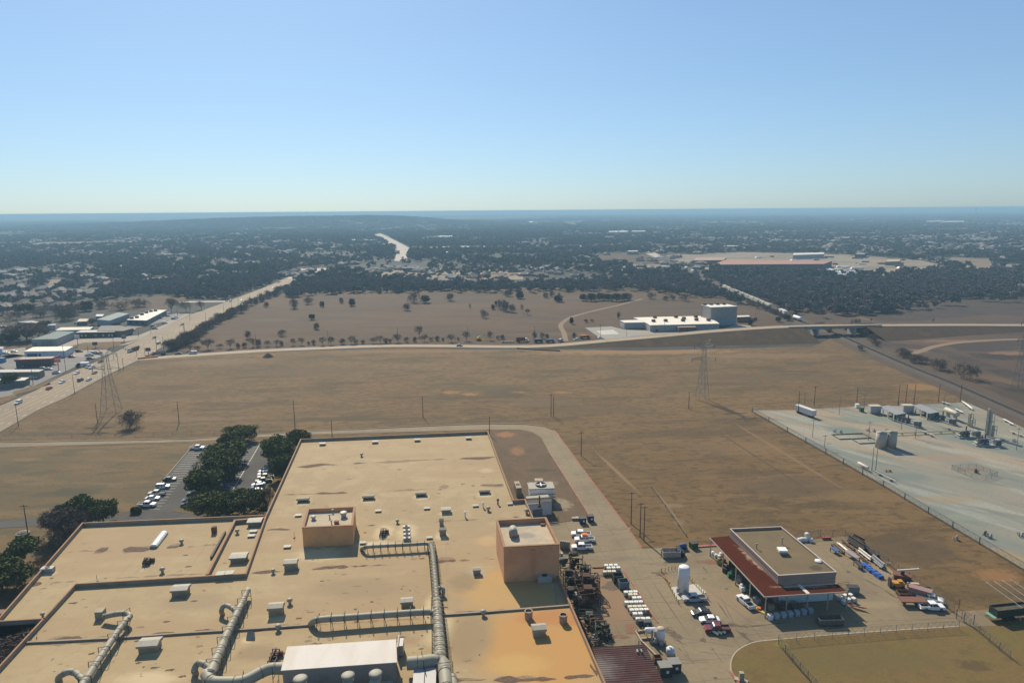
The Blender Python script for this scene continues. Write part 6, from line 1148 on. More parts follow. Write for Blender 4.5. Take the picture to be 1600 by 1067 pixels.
# wires from pole row to pole row
mb = MB()
steel = M('lattice steel', (.34, .33, .3), .7, layers=((1, (.1, .09, .08), .5, .7, .5),))
def pylon(x, yb, h, l, rz=0.0, B=5.4):
    t = thing('transmission_pylon', l, 'pylon', G(x, yb), rz)
    ws = [(0, B), (.16, B * .84), (.31, B * .68), (.45, B * .53), (.57, B * .42), (.68, B * .36), (.8, B * .32), (.9, B * .3)]
    cor = lambda f, w_: [Vector((sx * w_ / 2, sy * w_ / 2, f * h)) for sx, sy in ((-1, -1), (1, -1), (1, 1), (-1, 1))]
    for k in range(4):
        mb = MB()
        for (f0, w0), (f1, w1_) in zip(ws, ws[1:]): mb.cyl(cor(f0, w0)[k], cor(f1, w1_)[k], .1, n=4)
        ob('leg', mb, steel, t)
    mb = MB()
    for (f0, w0), (f1, w1_) in zip(ws, ws[1:]):
        a, b = cor(f0, w0), cor(f1, w1_)
        for k in range(4): j = (k + 1) % 4; mb.cyl(a[k], b[j], .045, n=3); mb.cyl(a[j], b[k], .045, n=3); mb.cyl(b[k], b[j], .045, n=3)
    ob('bracing', mb, steel, t)
    for f, wa in ((.66, 6.2), (.88, 5.2)):
        for sg in (-1, 1):
            mb = MB(); z = f * h; e_ = Vector((sg * wa, 0, z + .8))
            for sy in (-.6, .6): mb.cyl((sg * .7, sy, z), e_, .1, n=3); mb.cyl((sg * .7, sy, z + 1.6), e_, .09, n=3)
            for q in (.3, .6): mb.cyl((sg * (.7 + (wa - .7) * q), -.6 * (1 - q), z + .8 * q), (sg * (.7 + (wa - .7) * q), .6 * (1 - q), z + .8 * q + 1.6 * (1 - q)), .05, n=3)
            ob('crossarm', mb, steel, t); mi = MB(); mi.cyl(e_, e_ - Vector((0, 0, 1.7)), .12, n=5); ob('insulator', mi, dark, t)
    for sg in (-1, 1): ob('earth_peak', MB().cyl((sg * .6, 0, .9 * h), (sg * 3.4, 0, h), .14, n=4).cyl((0, 0, .97 * h), (sg * 3.4, 0, h), .1, n=3), steel, t)
    return t
pylon(174, 643, 32, 'tall lattice pylon in the field beside the highway on the left', R(8), 7.2); pylon(1097, 624, 31, 'tall lattice pylon in the middle of the right hand field', R(8)); pylon(1593, 607, 40, 'lattice pylon at the right edge beyond the railway', R(20))

# ================================================================== GAS PLANT
crm = paint('cream steel', (.58, .54, .42)); wsh = M('white shed sheet', (.5, .49, .46), .7, layers=((3, (.28, .28, .26), .45, .7, .5),)); gsh = M('teal shed sheet', (.15, .25, .22), .7, layers=((2, (.1, .17, .15), .45, .7, .5),)); crf = M('cream roof', (.55, .48, .33), .7)
def gp(name, l, cat, x, y, rz=0.0): return thing(name, l, cat, G(x, y, .05), rz)
rg = hd(1400, 640, 1440, 652)
t = gp('trailer', 'long white box trailer parked on the left of the far pad', 'trailer', 1258, 648, hd(1250, 644, 1272, 652)); ob('cargo_box', MB().box((0, 0, 2.3), (11, 2.5, 2.6)), M('trailer white', (.6, .57, .53), .6), t)
for x in (-4, -2.8, 4): ob('wheel', MB().cyl((x, -1.1, .5), (x, 1.1, .5), .5, n=12), tyre, t)
ob('landing_leg', MB().box((3, 0, .5), (.2, 2, 1)), dark, t)
for x, y, l in [(1359, 645, 'left'), (1410, 644, 'right')]:
    t = gp('control_cabin', l + ' white cabin with a cream roof at the head of a long shed', 'cabin', x + 10, y, R(-3)); ob('wall', MB().box((-1, 0, 1.9), (4.8, 3, 3.2)).box((-1, 0, .15), (4.2, 2.6, .3)), wsh, t); ob('roof', MB().box((-1, 0, 3.6), (5, 3.2, .2)), crf, t)
for x0, y0, x1, y1, l in [(1380, 645, 1407, 658, 'long open sided shed with grey roof behind the left compressor'), (1430, 643, 1459, 656, 'long open sided shed with grey roof behind the right compressor')]:
    a, b = G(x0, y0), G(x1, y1); t = thing('open_shed', l, 'shed', (a + b) / 2, ang(a, b)); ln = (b - a).length; ob('roof', MB().add([(-ln / 2, -2.3, 2.9), (ln / 2, -2.3, 2.9), (ln / 2, 2.3, 3.6), (-ln / 2, 2.3, 3.6), (-ln / 2, -2.3, 3.05), (ln / 2, -2.3, 3.05), (ln / 2, 2.3, 3.75), (-ln / 2, 2.3, 3.75)], [(3, 2, 1, 0), (4, 5, 6, 7), (0, 1, 5, 4), (1, 2, 6, 5), (2, 3, 7, 6), (3, 0, 4, 7)]), M('shed roof grey', (.27, .28, .29), .7), t)
    for k in range(4): ob('post', MB().box((-ln / 2 + .4 + k * (ln - .8) / 3, -3.1, 1.8), (.8, .3, 2.9)), wsh, t)
    ob('wall', MB().box((0, 2.1, 1.7), (ln, .2, 3.4)).box((ln / 2 - .1, 0, 1.4), (.2, 4.1, 2.8)), gsh, t)
def compressor(x, y, l, seed, n=1.0, rz=None):
    random.seed(seed); t = gp('gas_compressor', l, 'compressor', x, y, rg if rz is None else rz); t.scale = (.85,) * 3
    ob('skid', MB().box((0, 0, .3), (13 * n, 3.6, .6)), greyp, t)
    ob('engine', MB().box((-2 * n, 0, 1.7), (4, 2, 2.2)).box((-2 * n, 0, 3.0), (3, 1, .5)), paint('engine dark', (.08, .09, .1)), t)
    ob('cooler', MB().box((5 * n, 0, 1.9), (2.4, 2.6, 2.2)).box((5 * n, 0, .5), (2.8, 3, .3)), paint('cooler grey', (.16, .16, .15)), t); ob('fan', MB().lathe((5 * n, 0, 3.0), [(1.1, 0), (1.1, .3), (.9, .3)], 14), greyp, t)
    for k in range(3): ob('cylinder', MB().hcyl((-5.5 * n + k * 2.2, -1.3, 1.4), (-5.5 * n + k * 2.2, 1.3, 1.4), .5, 10), galv, t)
    for k in range(2): ob('bottle', MB().hcyl((-1 + k * 3, .9 - 1.8 * k, 2.9), (1.6 + k * 3, .9 - 1.8 * k, 2.9), .45, 10), M('blue grey vessel', (.36, .4, .44), .5), t)
    ob('exhaust', MB().cyl((-1 * n, .5, 3), (-1 * n, .5, 5.6), .28, n=8), rust if seed % 2 else dark, t)
    mb = MB()
    for k in range(14): a = Vector((random.uniform(-6.5, 6.5) * n, random.uniform(-1.8, 1.8), random.uniform(.4, 3))); b = a + Vector((random.uniform(-2.5, 2.5), random.uniform(-1, 1), random.uniform(-1, 1))); b.z = max(b.z, .3); mb.cyl(a, b, .14, n=5)
    ob('pipe', mb, galv, t); return t
compressor(1420, 663, 'grey and black gas compressor in front of the left shed', 1, 1.0); compressor(1474, 659, 'blue grey gas compressor in front of the right shed', 2, 1.0); compressor(1512, 683, 'grey gas compressor with rusty stack in front of the tall vessels', 3, .9, .1); compressor(1542, 696, 'dark gas compressor nearest the viewer right of the pad', 5, .9, -.1)
for x, yb, yt, wpx, l in [(1375.5, 699, 674, 13.5, 'left one of the two tan storage tanks'), (1391.5, 698.5, 673, 13.5, 'right one of the two tan storage tanks')]:
    p = G(x, yb, .05); h = ZT(x, yb, yt); r = wpx / 2 * (p - Vector((0, 0, CAM_H))).length / F; t = thing('storage_tank', l, 'storage tank', p)
    ob('shell', MB().lathe((0, 0, 0), [(r, 0), (r, h - .4)], 28), M('tan tank paint', (.5, .44, .36), .7, layers=((3, (.4, .35, .28), .45, .7, .5),)), t, True); ob('roof', MB().lathe((0, 0, h - .4), [(r * 1.02, 0), (r * .5, .3), (.1, .45)], 28), crf, t, True)
    ob('walkway', MB().box((0, -r * .3, h + .3), (r * 2, .9, .1)).box((0, -r * .75, h + .9), (r * 2, .06, .06)), greyp, t)
def vvessel(x, yb, yt, r, l): 
    p = G(x, yb, .05); h = ZT(x, yb, yt); t = thing('tall_vessel', l, 'pressure vessel', p); ob('shell', MB().lathe((0, 0, 0), [(r * 1.1, 0), (r, .8), (r, h - r), (r * .8, h - r * .4), (.1, h)], 18), crm, t, True)
    ob('ladder', MB().box((-r - .2, 0, h / 2), (.3, .1, h)).box((0, -r - .3, h * .6), (1.6, .8, .1)), M('ladder grey', (.35, .33, .28), .6), t); ob('nozzle', MB().cyl((0, 0, h * .9), (r + .9, 0, h * .9), .15, n=6).cyl((r + .9, 0, h * .9), (r + .9, 0, .5), .15, n=6), crm, t)
vvessel(1541, 681, 638, .45, 'tallest cream vessel, left of the tall pair on the pad'); vvessel(1545.5, 682, 642, .42, 'slightly shorter cream vessel, right of the tall pair on the pad'); vvessel(1514.5, 665, 645, .5, 'short cream upright vessel between the sheds and the tall pair'); vvessel(1551, 682, 664, .5, 'small thin vessel right of the tall pair'); vvessel(1518, 667, 654, .5, 'small thin vessel right of the short cream one')
a, b = G(1477, 650), G(1495, 658); t = thing('pressure_vessel', 'large cream horizontal vessel on saddles behind the right compressor', 'pressure vessel', (a + b) / 2, ang(a, b)); ln = (b - a).length; ob('shell', MB().hcyl((-ln / 2, 0, 3.2), (ln / 2, 0, 3.2), 1.15, 20), crm, t, True)
for x in (-ln * .3, ln * .3): ob('saddle', MB().box((x, 0, 1.1), (.6, 1.9, 2.2)), crm, t)
a, b = G(1341, 728), G(1356, 736); t = thing('pressure_vessel', 'pinkish white horizontal vessel lying by the near fence', 'pressure vessel', (a + b) / 2 + Vector((0, 0, .05)), ang(a, b)); ln = (b - a).length; ob('shell', MB().hcyl((-ln / 2, 0, 1.2), (ln / 2, 0, 1.2), .55, 14), M('pink white paint', (.62, .5, .44), .6), t, True); ob('saddle', MB().box((0, 0, .35), (.4, 1, .7)), greyp, t)
for i, (x0, y0, x1, y1, l, m_) in enumerate([(1366, 739, 1400, 756, 'grey pipe on low stands by the near fence', greyp), (1400, 680, 1500, 676, 'long yellow green pipe run in front of the compressors', M('yellow green pipe', (.35, .35, .16), .7)), (1500, 676, 1570, 690, 'yellow pipe rack run below the tall vessels', crm), (1470, 668, 1520, 682, 'pale pipe run between the two compressor rows', crm), (1502, 629, 1518, 640, 'white pipes lying in the back corner of the pad', whitep), (1471, 630, 1484, 634, 'white pipes lying behind the vessel', whitep), (1567, 657, 1583, 666, 'white pipe pair near the railway fence', whitep), (1577, 676, 1600, 684, 'pale yellow pipes at the right edge of the pad', crm), (1535, 696, 1565, 690, 'pale pipe run right of the dark compressor', greyp), (1492, 641, 1504, 647, 'thin white pipe behind the horizontal vessel', whitep), (1440, 676, 1460, 684, 'bent pipe below the left compressor', crm), (1506, 632, 1519, 642, 'second white pipe length in the back corner', whitep)]):
    a, b = G(x0, y0, .05), G(x1, y1, .05); t = thing('pipe_run', l, 'pipe', (a + b) / 2, ang(a, b)); ln = (b - a).length; ob('pipe', MB().cyl((-ln / 2, 0, .9), (ln / 2, 0, .9), .15, n=8).cyl((-ln / 2, .6, .8), (ln / 2 * .8, .6, .8), .11, n=8), m_, t)
    for k in range(max(2, int(ln / 5))): ob('stand', MB().box((-ln / 2 + (k + .5) * ln / max(2, int(ln / 5)), .3, .35), (.25, 1.3, .7)), greyp, t)
for i, (x, y, l) in enumerate([(1303.5, 675, 'small well head with pale valves left on the pad'), (1356, 673, 'small well head with pale valves left of the tan tanks'), (1313, 676, 'small grey post beside the well head'), (1366, 674, 'blue white drum behind the tan tanks'), (1525, 738, 'rusty well head inside the wire pen'), (1385, 737, 'red topped valve post by the near fence, left'), (1391, 737, 'red topped valve post by the near fence, right'), (1495, 843, 'grey valve and hose rig near the fence, left'), (1548, 840, 'long tangled hose rig near the fence, right'), (1540, 836, 'dark box beside the hose rig'), (1339, 637, 'white cabinet left of the first cabin'), (1346, 643, 'dark green cube tank near the white cabinet'), (1597, 838, 'grey machine at the right edge of the pad'), (1585, 690, 'pale scaffold frame at the right edge of the pad'), (1396, 657, 'yellow green bushy valve set left of the left compressor'), (1449, 656, 'yellow green bushy valve set left of the right compressor')]):
    random.seed(i); mb = MB(); s_ = 1.0
    for k in range(5): a = Vector((random.uniform(-1.2, 1.2), random.uniform(-.8, .8), .1)); mb.cyl(a, a + Vector((random.uniform(-.8, .8), 0, random.uniform(.6, 2))), .13, n=5)
    mb.lathe((0, 0, 0), [(.5, 0), (.5, .8), (.3, 1.1), (.35, 1.5), (.1, 1.7)], 10)
    if i in (10, 11): mb.box((0, 0, 1.3), (2, 2, 2.4))
    solo('well_head' if i in (0, 1, 4) else 'valve_set', mb, [crm, crm, greyp, wsh, rust, redc, redc, greyp, greyp, dark, whitep, dgrn, greyp, crm, M('yellow green pipe', None), M('yellow green pipe', None)][i], l, 'equipment', G(x, y, .05), sc=.5 if i in (5, 6) else .8)
for i, (x, y, w_) in enumerate([(1330, 682, 28), (1352, 689, 18)]): solo('containment_wall', MB().wallring([(-7, -3), (7, -3), (7, 3), (-7, 3)], 0, .4, .2), M('berm', (.2, .18, .11), .9), ['larger', 'smaller'][i] + ' low dark containment wall left of the tan tanks', 'low wall', G(x, y, .05), .1, sc=(w_ / 28, 1, 1))

# ================================================================== COMMERCIAL STRIP AND WAREHOUSES
def bldg(name, l, cat, roofpx, zt, wallc, roofc, over=0.0, details=()):
    P = g2(roofpx, zt); c = sum(P, Vector()) / len(P); t = thing(name, l, cat, (c.x, c.y, 0)); q = [((p.x - c.x), (p.y - c.y)) for p in P]
    wm = M(name + ' wall ' + l[:16], wallc, .8, layers=((3, tuple(v * .7 for v in wallc), .45, .7, .4),)); rm = M(name + ' roof ' + l[:16], roofc, .8, layers=((5, tuple(v * .8 for v in roofc), .45, .7, .6), (1, tuple(v * .6 for v in roofc), .6, .75, .5)))
    ob('wall', MB().prism(q, 0, zt - .15), wm, t); k = 1 + over; ob('roof', MB().prism([(x * k, y * k) for x, y in q], zt - .15, zt), rm, t)
    a, b = Vector(q[0]), Vector(q[1]); d = (b - a); n_ = Vector((d.y, -d.x)).normalized()
    for kk, (f, w_, h_, z_, col) in enumerate(details):
        p = a + d * f + n_ * .05; ob('door' if z_ < h_ / 2 + .1 else 'window', MB().box((p.x, p.y, z_), (w_, .15, h_), math.atan2(d.y, d.x)), M('opening ' + str(col), col, .3), t)
    return t
bk, bl = (.05, .06, .07), (.06, .12, .2)
bldg('office_strip', 'long single storey office strip with a bright white roof beside the highway', 'office building', [(198, 499.5), (229, 500.5), (260, 484.5), (237, 484)], 4.5, (.18, .2, .21), (.7, .66, .58), .02, [(.2, 3, 2, 2, bk), (.5, 3, 2, 2, bk), (.8, 3, 2, 2, bk)])
for i, (x, y) in enumerate([(214, 496.5), (222, 492), (229, 489), (236, 487), (243, 486), (206, 498)]): solo('rooftop_unit', MB().box((0, 0, .7), (3.2, 2.6, 1.4)).box((0, 0, 1.5), (2.4, 2, .2)), dark, 'dark rooftop unit on the white roofed office strip', 'air conditioner', G(x, y, 4.5), .5, 'rooftop units on the office strip')
bldg('metal_building', 'long teal grey roofed metal building behind the office strip', 'metal building', [(151, 499), (171, 501), (202, 490), (184, 488)], 5, (.4, .43, .45), (.22, .27, .25)); bldg('clinic', 'low dark grey hip roofed building between the office strip and the brown store', 'building', [(152, 517), (192, 517), (207, 513), (186, 508.5), (158, 509)], 4.5, (.2, .17, .14), (.14, .135, .125), .03)
bldg('brown_store', 'long dark brown walled store with a thin white roof edge', 'store', [(118, 519.5), (179, 518.5), (180, 515), (127, 516)], 4.2, (.09, .065, .055), (.55, .53, .48), .01, [(.15, 1.6, 1.4, 1.6, (.6, .58, .5)), (.25, 1.2, 1.4, 1.6, (.6, .58, .5)), (.5, 2.4, 2, 1.6, (.2, .3, .2)), (.7, 1.2, 1.4, 1.6, (.6, .58, .5)), (.85, 1.2, 1.4, 1.6, (.6, .58, .5)), (.93, 1.2, 1.4, 1.6, (.6, .58, .5))])
bldg('white_roof_store', 'long low building with a pale roof behind the brown store', 'building', [(86, 516), (140, 515), (146, 510.5), (95, 511.5)], 4.2, (.2, .24, .23), (.62, .58, .5)); bldg('warehouse', 'big teal roofed metal warehouse behind the white store', 'warehouse', [(49, 530.5), (88, 529.5), (117, 518), (90, 517)], 5.4, (.36, .36, .36), (.15, .2, .185), .01, [(.1, 3, 3, 1.6, (.2, .2, .2)), (.6, 8, 3.6, 1.9, (.26, .27, .27))])
bldg('white_store', 'white walled store with a broad cream roof behind the red canopied one', 'store', [(37.5, 549), (102, 548), (114.5, 541), (52, 542)], 4.4, (.6, .64, .68), (.8, .74, .62), .005, [(.17, 6, 2.4, 1.6, bl), (.28, 1.6, 2.4, 1.6, bl), (.37, 1.6, 2.4, 1.6, bl)])
t = bldg('red_canopy_store', 'dark shop with a long bright red fascia rising at its right end', 'shop', [(24, 563.5), (79, 561.5), (86, 556.5), (36, 558)], 4.6, (.08, .075, .06), (.33, .3, .26), 0, [(.3, 5, 2, 1.6, bk), (.6, 5, 2, 1.6, bk)])
P = g2([(22, 562), (80, 560), (94, 554.5), (30, 557)], 5.2); c = t.location; redf = M('red fascia', (.38, .025, .03), .5, layers=((2, (.28, .02, .025), .5, .7, .4),))
mb = MB(); 
for a, b in ((P[0], P[1]), (P[1], P[2])): m_ = (a + b) / 2; mb.box((m_.x - c.x, m_.y - c.y, 4.7), ((b - a).length, .4, 1.1), ang(a, b))
ob('fascia', mb, redf, t)
bldg('tan_shop', 'tan shop with a pale flat roof and a blue front at the left edge', 'shop', [(-14, 581.8), (61, 580.6), (69, 577), (-14, 577.4)], 4.0, (.3, .24, .19), (.55, .52, .47), 0, [(.22, 7, 2, 1.6, (.08, .25, .5)), (.36, 3, 2, 1.6, bl)])
bldg('small_shop', 'small grey walled shop with a pale roof at the lower left edge', 'shop', [(-14, 597.5), (38, 594), (46, 589.5), (-10, 590)], 3.6, (.2, .19, .16), (.6, .57, .5)); bldg('corner_shop', 'white building cut by the left edge of the photo', 'building', [(-18, 545), (3, 545), (6, 541.5), (-14, 541.5)], 4, (.6, .62, .66), (.5, .45, .45))
solo('blue_container', MB().box((0, 0, 1.5), (8, 3, 3)).box((0, 0, 3.03), (7.8, 2.8, .06)), paint('sky blue', (.15, .33, .5)), 'sky blue container at the left edge by the fence', 'container', G(-2, 566), 0)
bldg('small_barn', 'small building with a reddish pale roof among the left trees', 'building', [(9, 523.5), (22, 523.5), (27, 521), (14, 520.8)], 4, (.4, .42, .42), (.5, .42, .34)); bldg('long_shed', 'long grey white shed left of the big bare tree', 'shed', [(26, 503), (60, 505), (78, 506), (50, 501)], 4, (.3, .33, .33), (.42, .44, .42)); bldg('white_shed', 'little pale roofed shed behind the parked lorries', 'shed', [(149, 494), (160, 494), (163, 491), (151, 491)], 3.6, (.3, .3, .28), (.6, .6, .55)); bldg('carport', 'pale canopy over parked cars near the left woods', 'canopy', [(120, 502.5), (136, 502), (139, 498), (124, 498)], 3.2, (.2, .17, .15), (.5, .44, .36)); bldg('grey_shed', 'small blue white shed right of the big bare tree', 'shed', [(73, 508), (86, 508), (88, 506), (76, 506)], 3.8, (.5, .55, .55), (.42, .5, .48))
lotm = M('strip paving', (.33, .285, .23), .9, layers=((20, (.26, .225, .185), .45, .65, .6), (5, (.4, .34, .27), .5, .7, .5))); lotg = M('strip asphalt', (.2, .19, .18), .9, layers=((15, (.26, .24, .21), .45, .65, .6),))
sheet('forecourt', [(-20, 560), (20, 553), (45, 556), (112, 556), (140, 541), (170, 540), (152, 552), (120, 572), (60, 600), (0, 628), (-60, 655), (-60, 600), (0, 603), (50, 603)], .03, lotg); sheet('forecourt', [(88, 541), (118, 530), (215, 524), (222, 521.5), (262, 505), (262, 500), (200, 507), (260, 490), (300, 490), (225, 526), (200, 538), (150, 546)], .03, lotm)
sheet('forecourt', [(188, 520), (215, 512), (260, 502), (290, 491), (262, 487), (200, 508)], .04, lotg); sheet('forecourt', [(-30, 552), (0, 546), (40, 543), (40, 556), (0, 562), (-30, 566)], .03, lotm); sheet('forecourt', [(112, 556), (118, 547), (165, 546), (176, 551), (150, 560)], .042, lotm)
sheet('grass_strip', [(100, 543), (130, 535.5), (200, 533), (216, 530), (190, 538.5), (165, 546.5), (120, 547.5)], .05, field); sheet('grass_strip', [(20, 612), (75, 597), (80, 600), (40, 613), (20, 617)], .05, field); sheet('grass_strip', [(-30, 550), (20, 532), (50, 536), (50, 542), (10, 546)], .035, midf); sheet('grass_strip', [(-5, 622), (20, 617), (28, 620), (5, 630), (-5, 631)], .055, field)
k_ = 0; stl = [('sedan', 'white'), ('suv', 'black'), ('sedan', 'silver'), ('pickup', 'white'), ('sedan', 'blue'), ('suv', 'white'), ('sedan', 'red'), ('suv', 'grey')]
for x, y, r_ in [(34, 571.5, 1.7), (50, 571.5, 1.7), (82, 570, .2), (37, 576, .1), (44, 575.5, .1), (68, 577.5, .1), (76, 577.8, .1), (10, 553, .1), (22, 550.5, .1), (5, 553.5, .1), (112, 558.5, .1), (124, 550, .2), (141, 561, .1), (150, 553, .8), (154, 553, .8), (145, 552.5, .8), (139, 526.5, 1.6), (156, 526, 1.6), (187, 521.5, .1), (207, 516.5, .1), (240, 510.5, .1), (242, 514.5, .4), (45, 590, .2), (52, 591.5, .3), (120, 506, .2), (127, 505, .5), (240, 500, .3), (250, 498, .4), (262, 494.5, .4), (272, 499, .3), (275, 497, .3), (258, 505.5, .2), (88, 583, .0), (140, 556, .2), (2, 512, .1), (8, 512.5, .1), (143, 501, .1), (171, 505, .1)]:
    kd, cl = stl[(k_ * 3) % 8]; k_ += 1; vehicle(kd, cl, G(x, y), r_, cl + {'pickup': ' pickup', 'sedan': ' saloon car', 'suv': ' estate car'}[kd] + ' parked in front of the shops left of the highway', group='parked %s %s at the shops' % (cl, kd), z=.07)
box_truck(142, 572, 124, 573, 'black', whitep, 'dark and white truck on the shop forecourt lane', 4.5, 1.6)
for x, yb, yt, l, c in [(101, 555, 549, 'square dark sign on a post beside the shops', (.1, .13, .14)), (149, 544, 534, 'tall dark framed sign board by the forecourt', (.06, .08, .08)), (122, 540, 523, 'tall slim white sign on a pole', (.6, .62, .66)), (194, 534, 524, 'flat grey sign board at the forecourt entrance', (.25, .27, .3)), (92, 580, 560, 'red and white round edged sign on a post', (.6, .25, .22)), (232, 554, 543, 'blue violet sign beside the junction', (.08, .08, .2))]:
    h = ZT(x, yb, yt); t = thing('shop_sign', l, 'sign', G(x, yb), R(15)); ob('post', MB().cyl((0, 0, 0), (0, 0, h), .2, n=6), dark, t); ob('board', MB().box((0, 0, h - 1.3), (3.2, .4, 2.4)), M('board ' + l[:12], c, .5), t)
for x, yb, l, d in [(227, 558, 'traffic signal mast on the near corner of the junction', -1), (178, 561, 'traffic signal mast on the left of the junction', 1), (214, 556, 'traffic signal on the median of the junction', -1)]:
    t = thing('traffic_signal', l, 'traffic signal', G(x, yb), R(20)); ob('pole', MB().cyl((0, 0, 0), (0, 0, 6.5), .14, n=6), postm, t); ob('arm', MB().cyl((0, 0, 6.2), (d * 8, 0, 6.4), .09, n=5), postm, t); ob('signal_head', MB().box((d * 7.5, 0, 6.2), (.4, .4, 1.1)), dark, t)

wh = (.47, .45, .42)
t = bldg('warehouse', 'main low warehouse with a long cream roof beyond the street', 'warehouse', [(1016, 508), (1124, 505.5), (1110, 495.5), (1092, 493.7), (990, 496), (1011, 505)], 5.2, wh, (.74, .68, .57), .004)
for i, (x, y) in enumerate([(1021, 502), (1040, 501.5), (1067, 501), (1068.5, 498), (1088, 500), (1107, 500.5), (1056, 495.5), (1023, 496), (1087, 495)]): solo('rooftop_unit', MB().box((0, 0, .9), (2.8, 2.4, 1.8)).box((0, 0, 1.9), (2.2, 1.8, .25)), paint('brown unit', (.14, .09, .06)), 'brown rooftop unit on the long cream roof', 'air conditioner', G(x, y + .8, 5.2), .1, 'brown units on the cream roof')
t = bldg('warehouse', 'low left wing of the warehouse with two roller doors at its end', 'warehouse', [(976, 504), (1011, 503.5), (1006, 499.5), (968.5, 500.5)], 5.0, wh, (.72, .66, .56), .01)
q = g2([(968.5, 500.5), (976, 504)], 5.0)
for f in (.35, .7): p = q[0].lerp(q[1], f) - t.location; ob('door', MB().box((p.x - .05, p.y, 1.7), (3, .2, 3.2), ang(q[0], q[1])), M('roller door', (.6, .6, .58), .6), t)
bldg('entrance_block', 'brown flat roofed entrance block in front of the long warehouse', 'building', [(1060, 511.5), (1088, 511), (1083, 507.8), (1056, 508.5)], 3.9, (.22, .175, .14), (.36, .25, .18), .02, [(.5, .6, 3, 1.8, bk)])
t = bldg('tall_warehouse', 'tall grey box warehouse with a white roof next to the low one', 'warehouse', [(1111, 480), (1152, 478.5), (1136, 475.2), (1096, 476.2)], 15.5, (.37, .345, .31), (.74, .7, .62), .01)
for f in (.1, .35, .6, .85): a, b = g2([(1096, 476.2), (1136, 475.2)], 15.5); p = a.lerp(b, f) - t.location; ob('roof_unit', MB().box((p.x, p.y - 2, 16.2), (2.5, 2, 1.4)), dark, t)
p = g2([(1099, 477)], 15)[0] - t.location; ob('louvre', MB().box((p.x - .6, p.y - 3, 9.5), (.4, 4, 11), R(25)), dark, t); ob('wainscot', MB().prism([(v.x - t.location.x, v.y - t.location.y - .1) for v in g2([(1111, 480), (1152, 478.5)], 15.5)] + [(v.x - t.location.x, v.y - t.location.y - .3) for v in g2([(1152, 478.5), (1111, 480)], 15.5)], 0, 4.6), M('blue grey wainscot', (.3, .38, .44), .7), t)
bldg('annex', 'white roofed annex with rusty stores right of the tall warehouse', 'annex', [(1152, 495.5), (1172, 494.5), (1170, 492.5), (1152, 493)], 4.5, (.28, .12, .09), (.62, .58, .5))
for i in range(6): solo('red_container', MB().box((0, 0, 1.2), (5, 2.4, 2.4)).box((0, 0, 2.42), (4.9, 2.3, .05)), [rust, paint('red brown', (.28, .08, .06))][i % 2], 'reddish container stored beside the annex', 'container', G(1158 + i * 4, 502 - (i % 2) * 2, 0), .1 * i, 'reddish containers by the annex')
sheet('warehouse_yard', [(914, 512), (955, 510), (975, 515), (1060, 519), (1130, 514), (1150, 507), (1172, 509), (1175, 511), (1100, 517.5), (1020, 525), (950, 531.5), (935, 526)], .03, M('yard gravel', (.3, .29, .25), .9, layers=((12, (.36, .32, .26), .45, .65, .6),))); sheet('warehouse_yard', [(932, 517), (958, 515), (968, 522), (940, 523)], .04, M('pale pad', None)); sheet('warehouse_yard', [(985, 525), (1040, 521.5), (1030, 524.5), (990, 528)], .045, M('brown verge', (.33, .2, .14), .9))
for x, y, c, l in [(1026, 517.5, 'red', 'red car parked left of the brown entrance block'), (1037, 516.5, 'white', 'white car parked left of the brown entrance block'), (1049, 516.5, 'silver', 'silver car next to the white one by the entrance block'), (1056, 516.5, 'white', 'white car right against the brown entrance block')]: vehicle('suv', c, G(x, y), 1.5, l, z=.07)
for x, yb, yt, l in [(1038, 519, 503, 'lamp post in front of the low warehouse'), (1117.5, 512, 501, 'dark post at the right end of the low warehouse'), (1131, 511, 499, 'lamp post before the tall warehouse'), (979, 526, 513, 'post at the warehouse drive'), (1125, 510, 496, 'post between the two warehouses')]: pole(x, yb, yt, l, 0, .14, postm, name='lamp_post', cat='lamp post')
solo('white_kiosk', MB().box((0, 0, 1.6), (4.4, 3, 3.2)).box((0, 0, 3.25), (4.6, 3.2, .1)), whitep, 'little white box building by the right end of the low warehouse', 'kiosk', G(1110, 513.5, 0))
# far plant
bldg('brick_works', 'huge long brown factory with a rust coloured roof beyond the woods', 'factory', [(1113, 413.5), (1287, 412.5), (1300, 408), (1134, 405.8)], 9, (.1, .085, .08), (.42, .22, .15), 0); bldg('brick_works_wing', 'pinkish brown roof wing on the left behind the long brown factory', 'factory wing', [(1083, 407), (1130, 406.5), (1135, 402.5), (1088, 402.5)], 7, (.2, .13, .11), (.45, .28, .2)); bldg('pale_warehouse', 'pale long warehouse behind the brown factory', 'warehouse', [(1239, 398.5), (1287, 397), (1288, 394.5), (1240, 395.5)], 8, (.4, .42, .4), (.6, .58, .5)); bldg('dark_warehouse', 'dark warehouse in the open yard at the right of the brown factory', 'warehouse', [(1336, 397), (1350, 397.5), (1354, 395.5), (1340, 395)], 7, (.08, .1, .13), (.3, .3, .27)); bldg('tan_depot', 'tan roofed depot among the pale yards on the right', 'depot', [(1383, 409), (1405, 408.5), (1408, 405), (1388, 405)], 6, (.3, .24, .17), (.45, .37, .25))
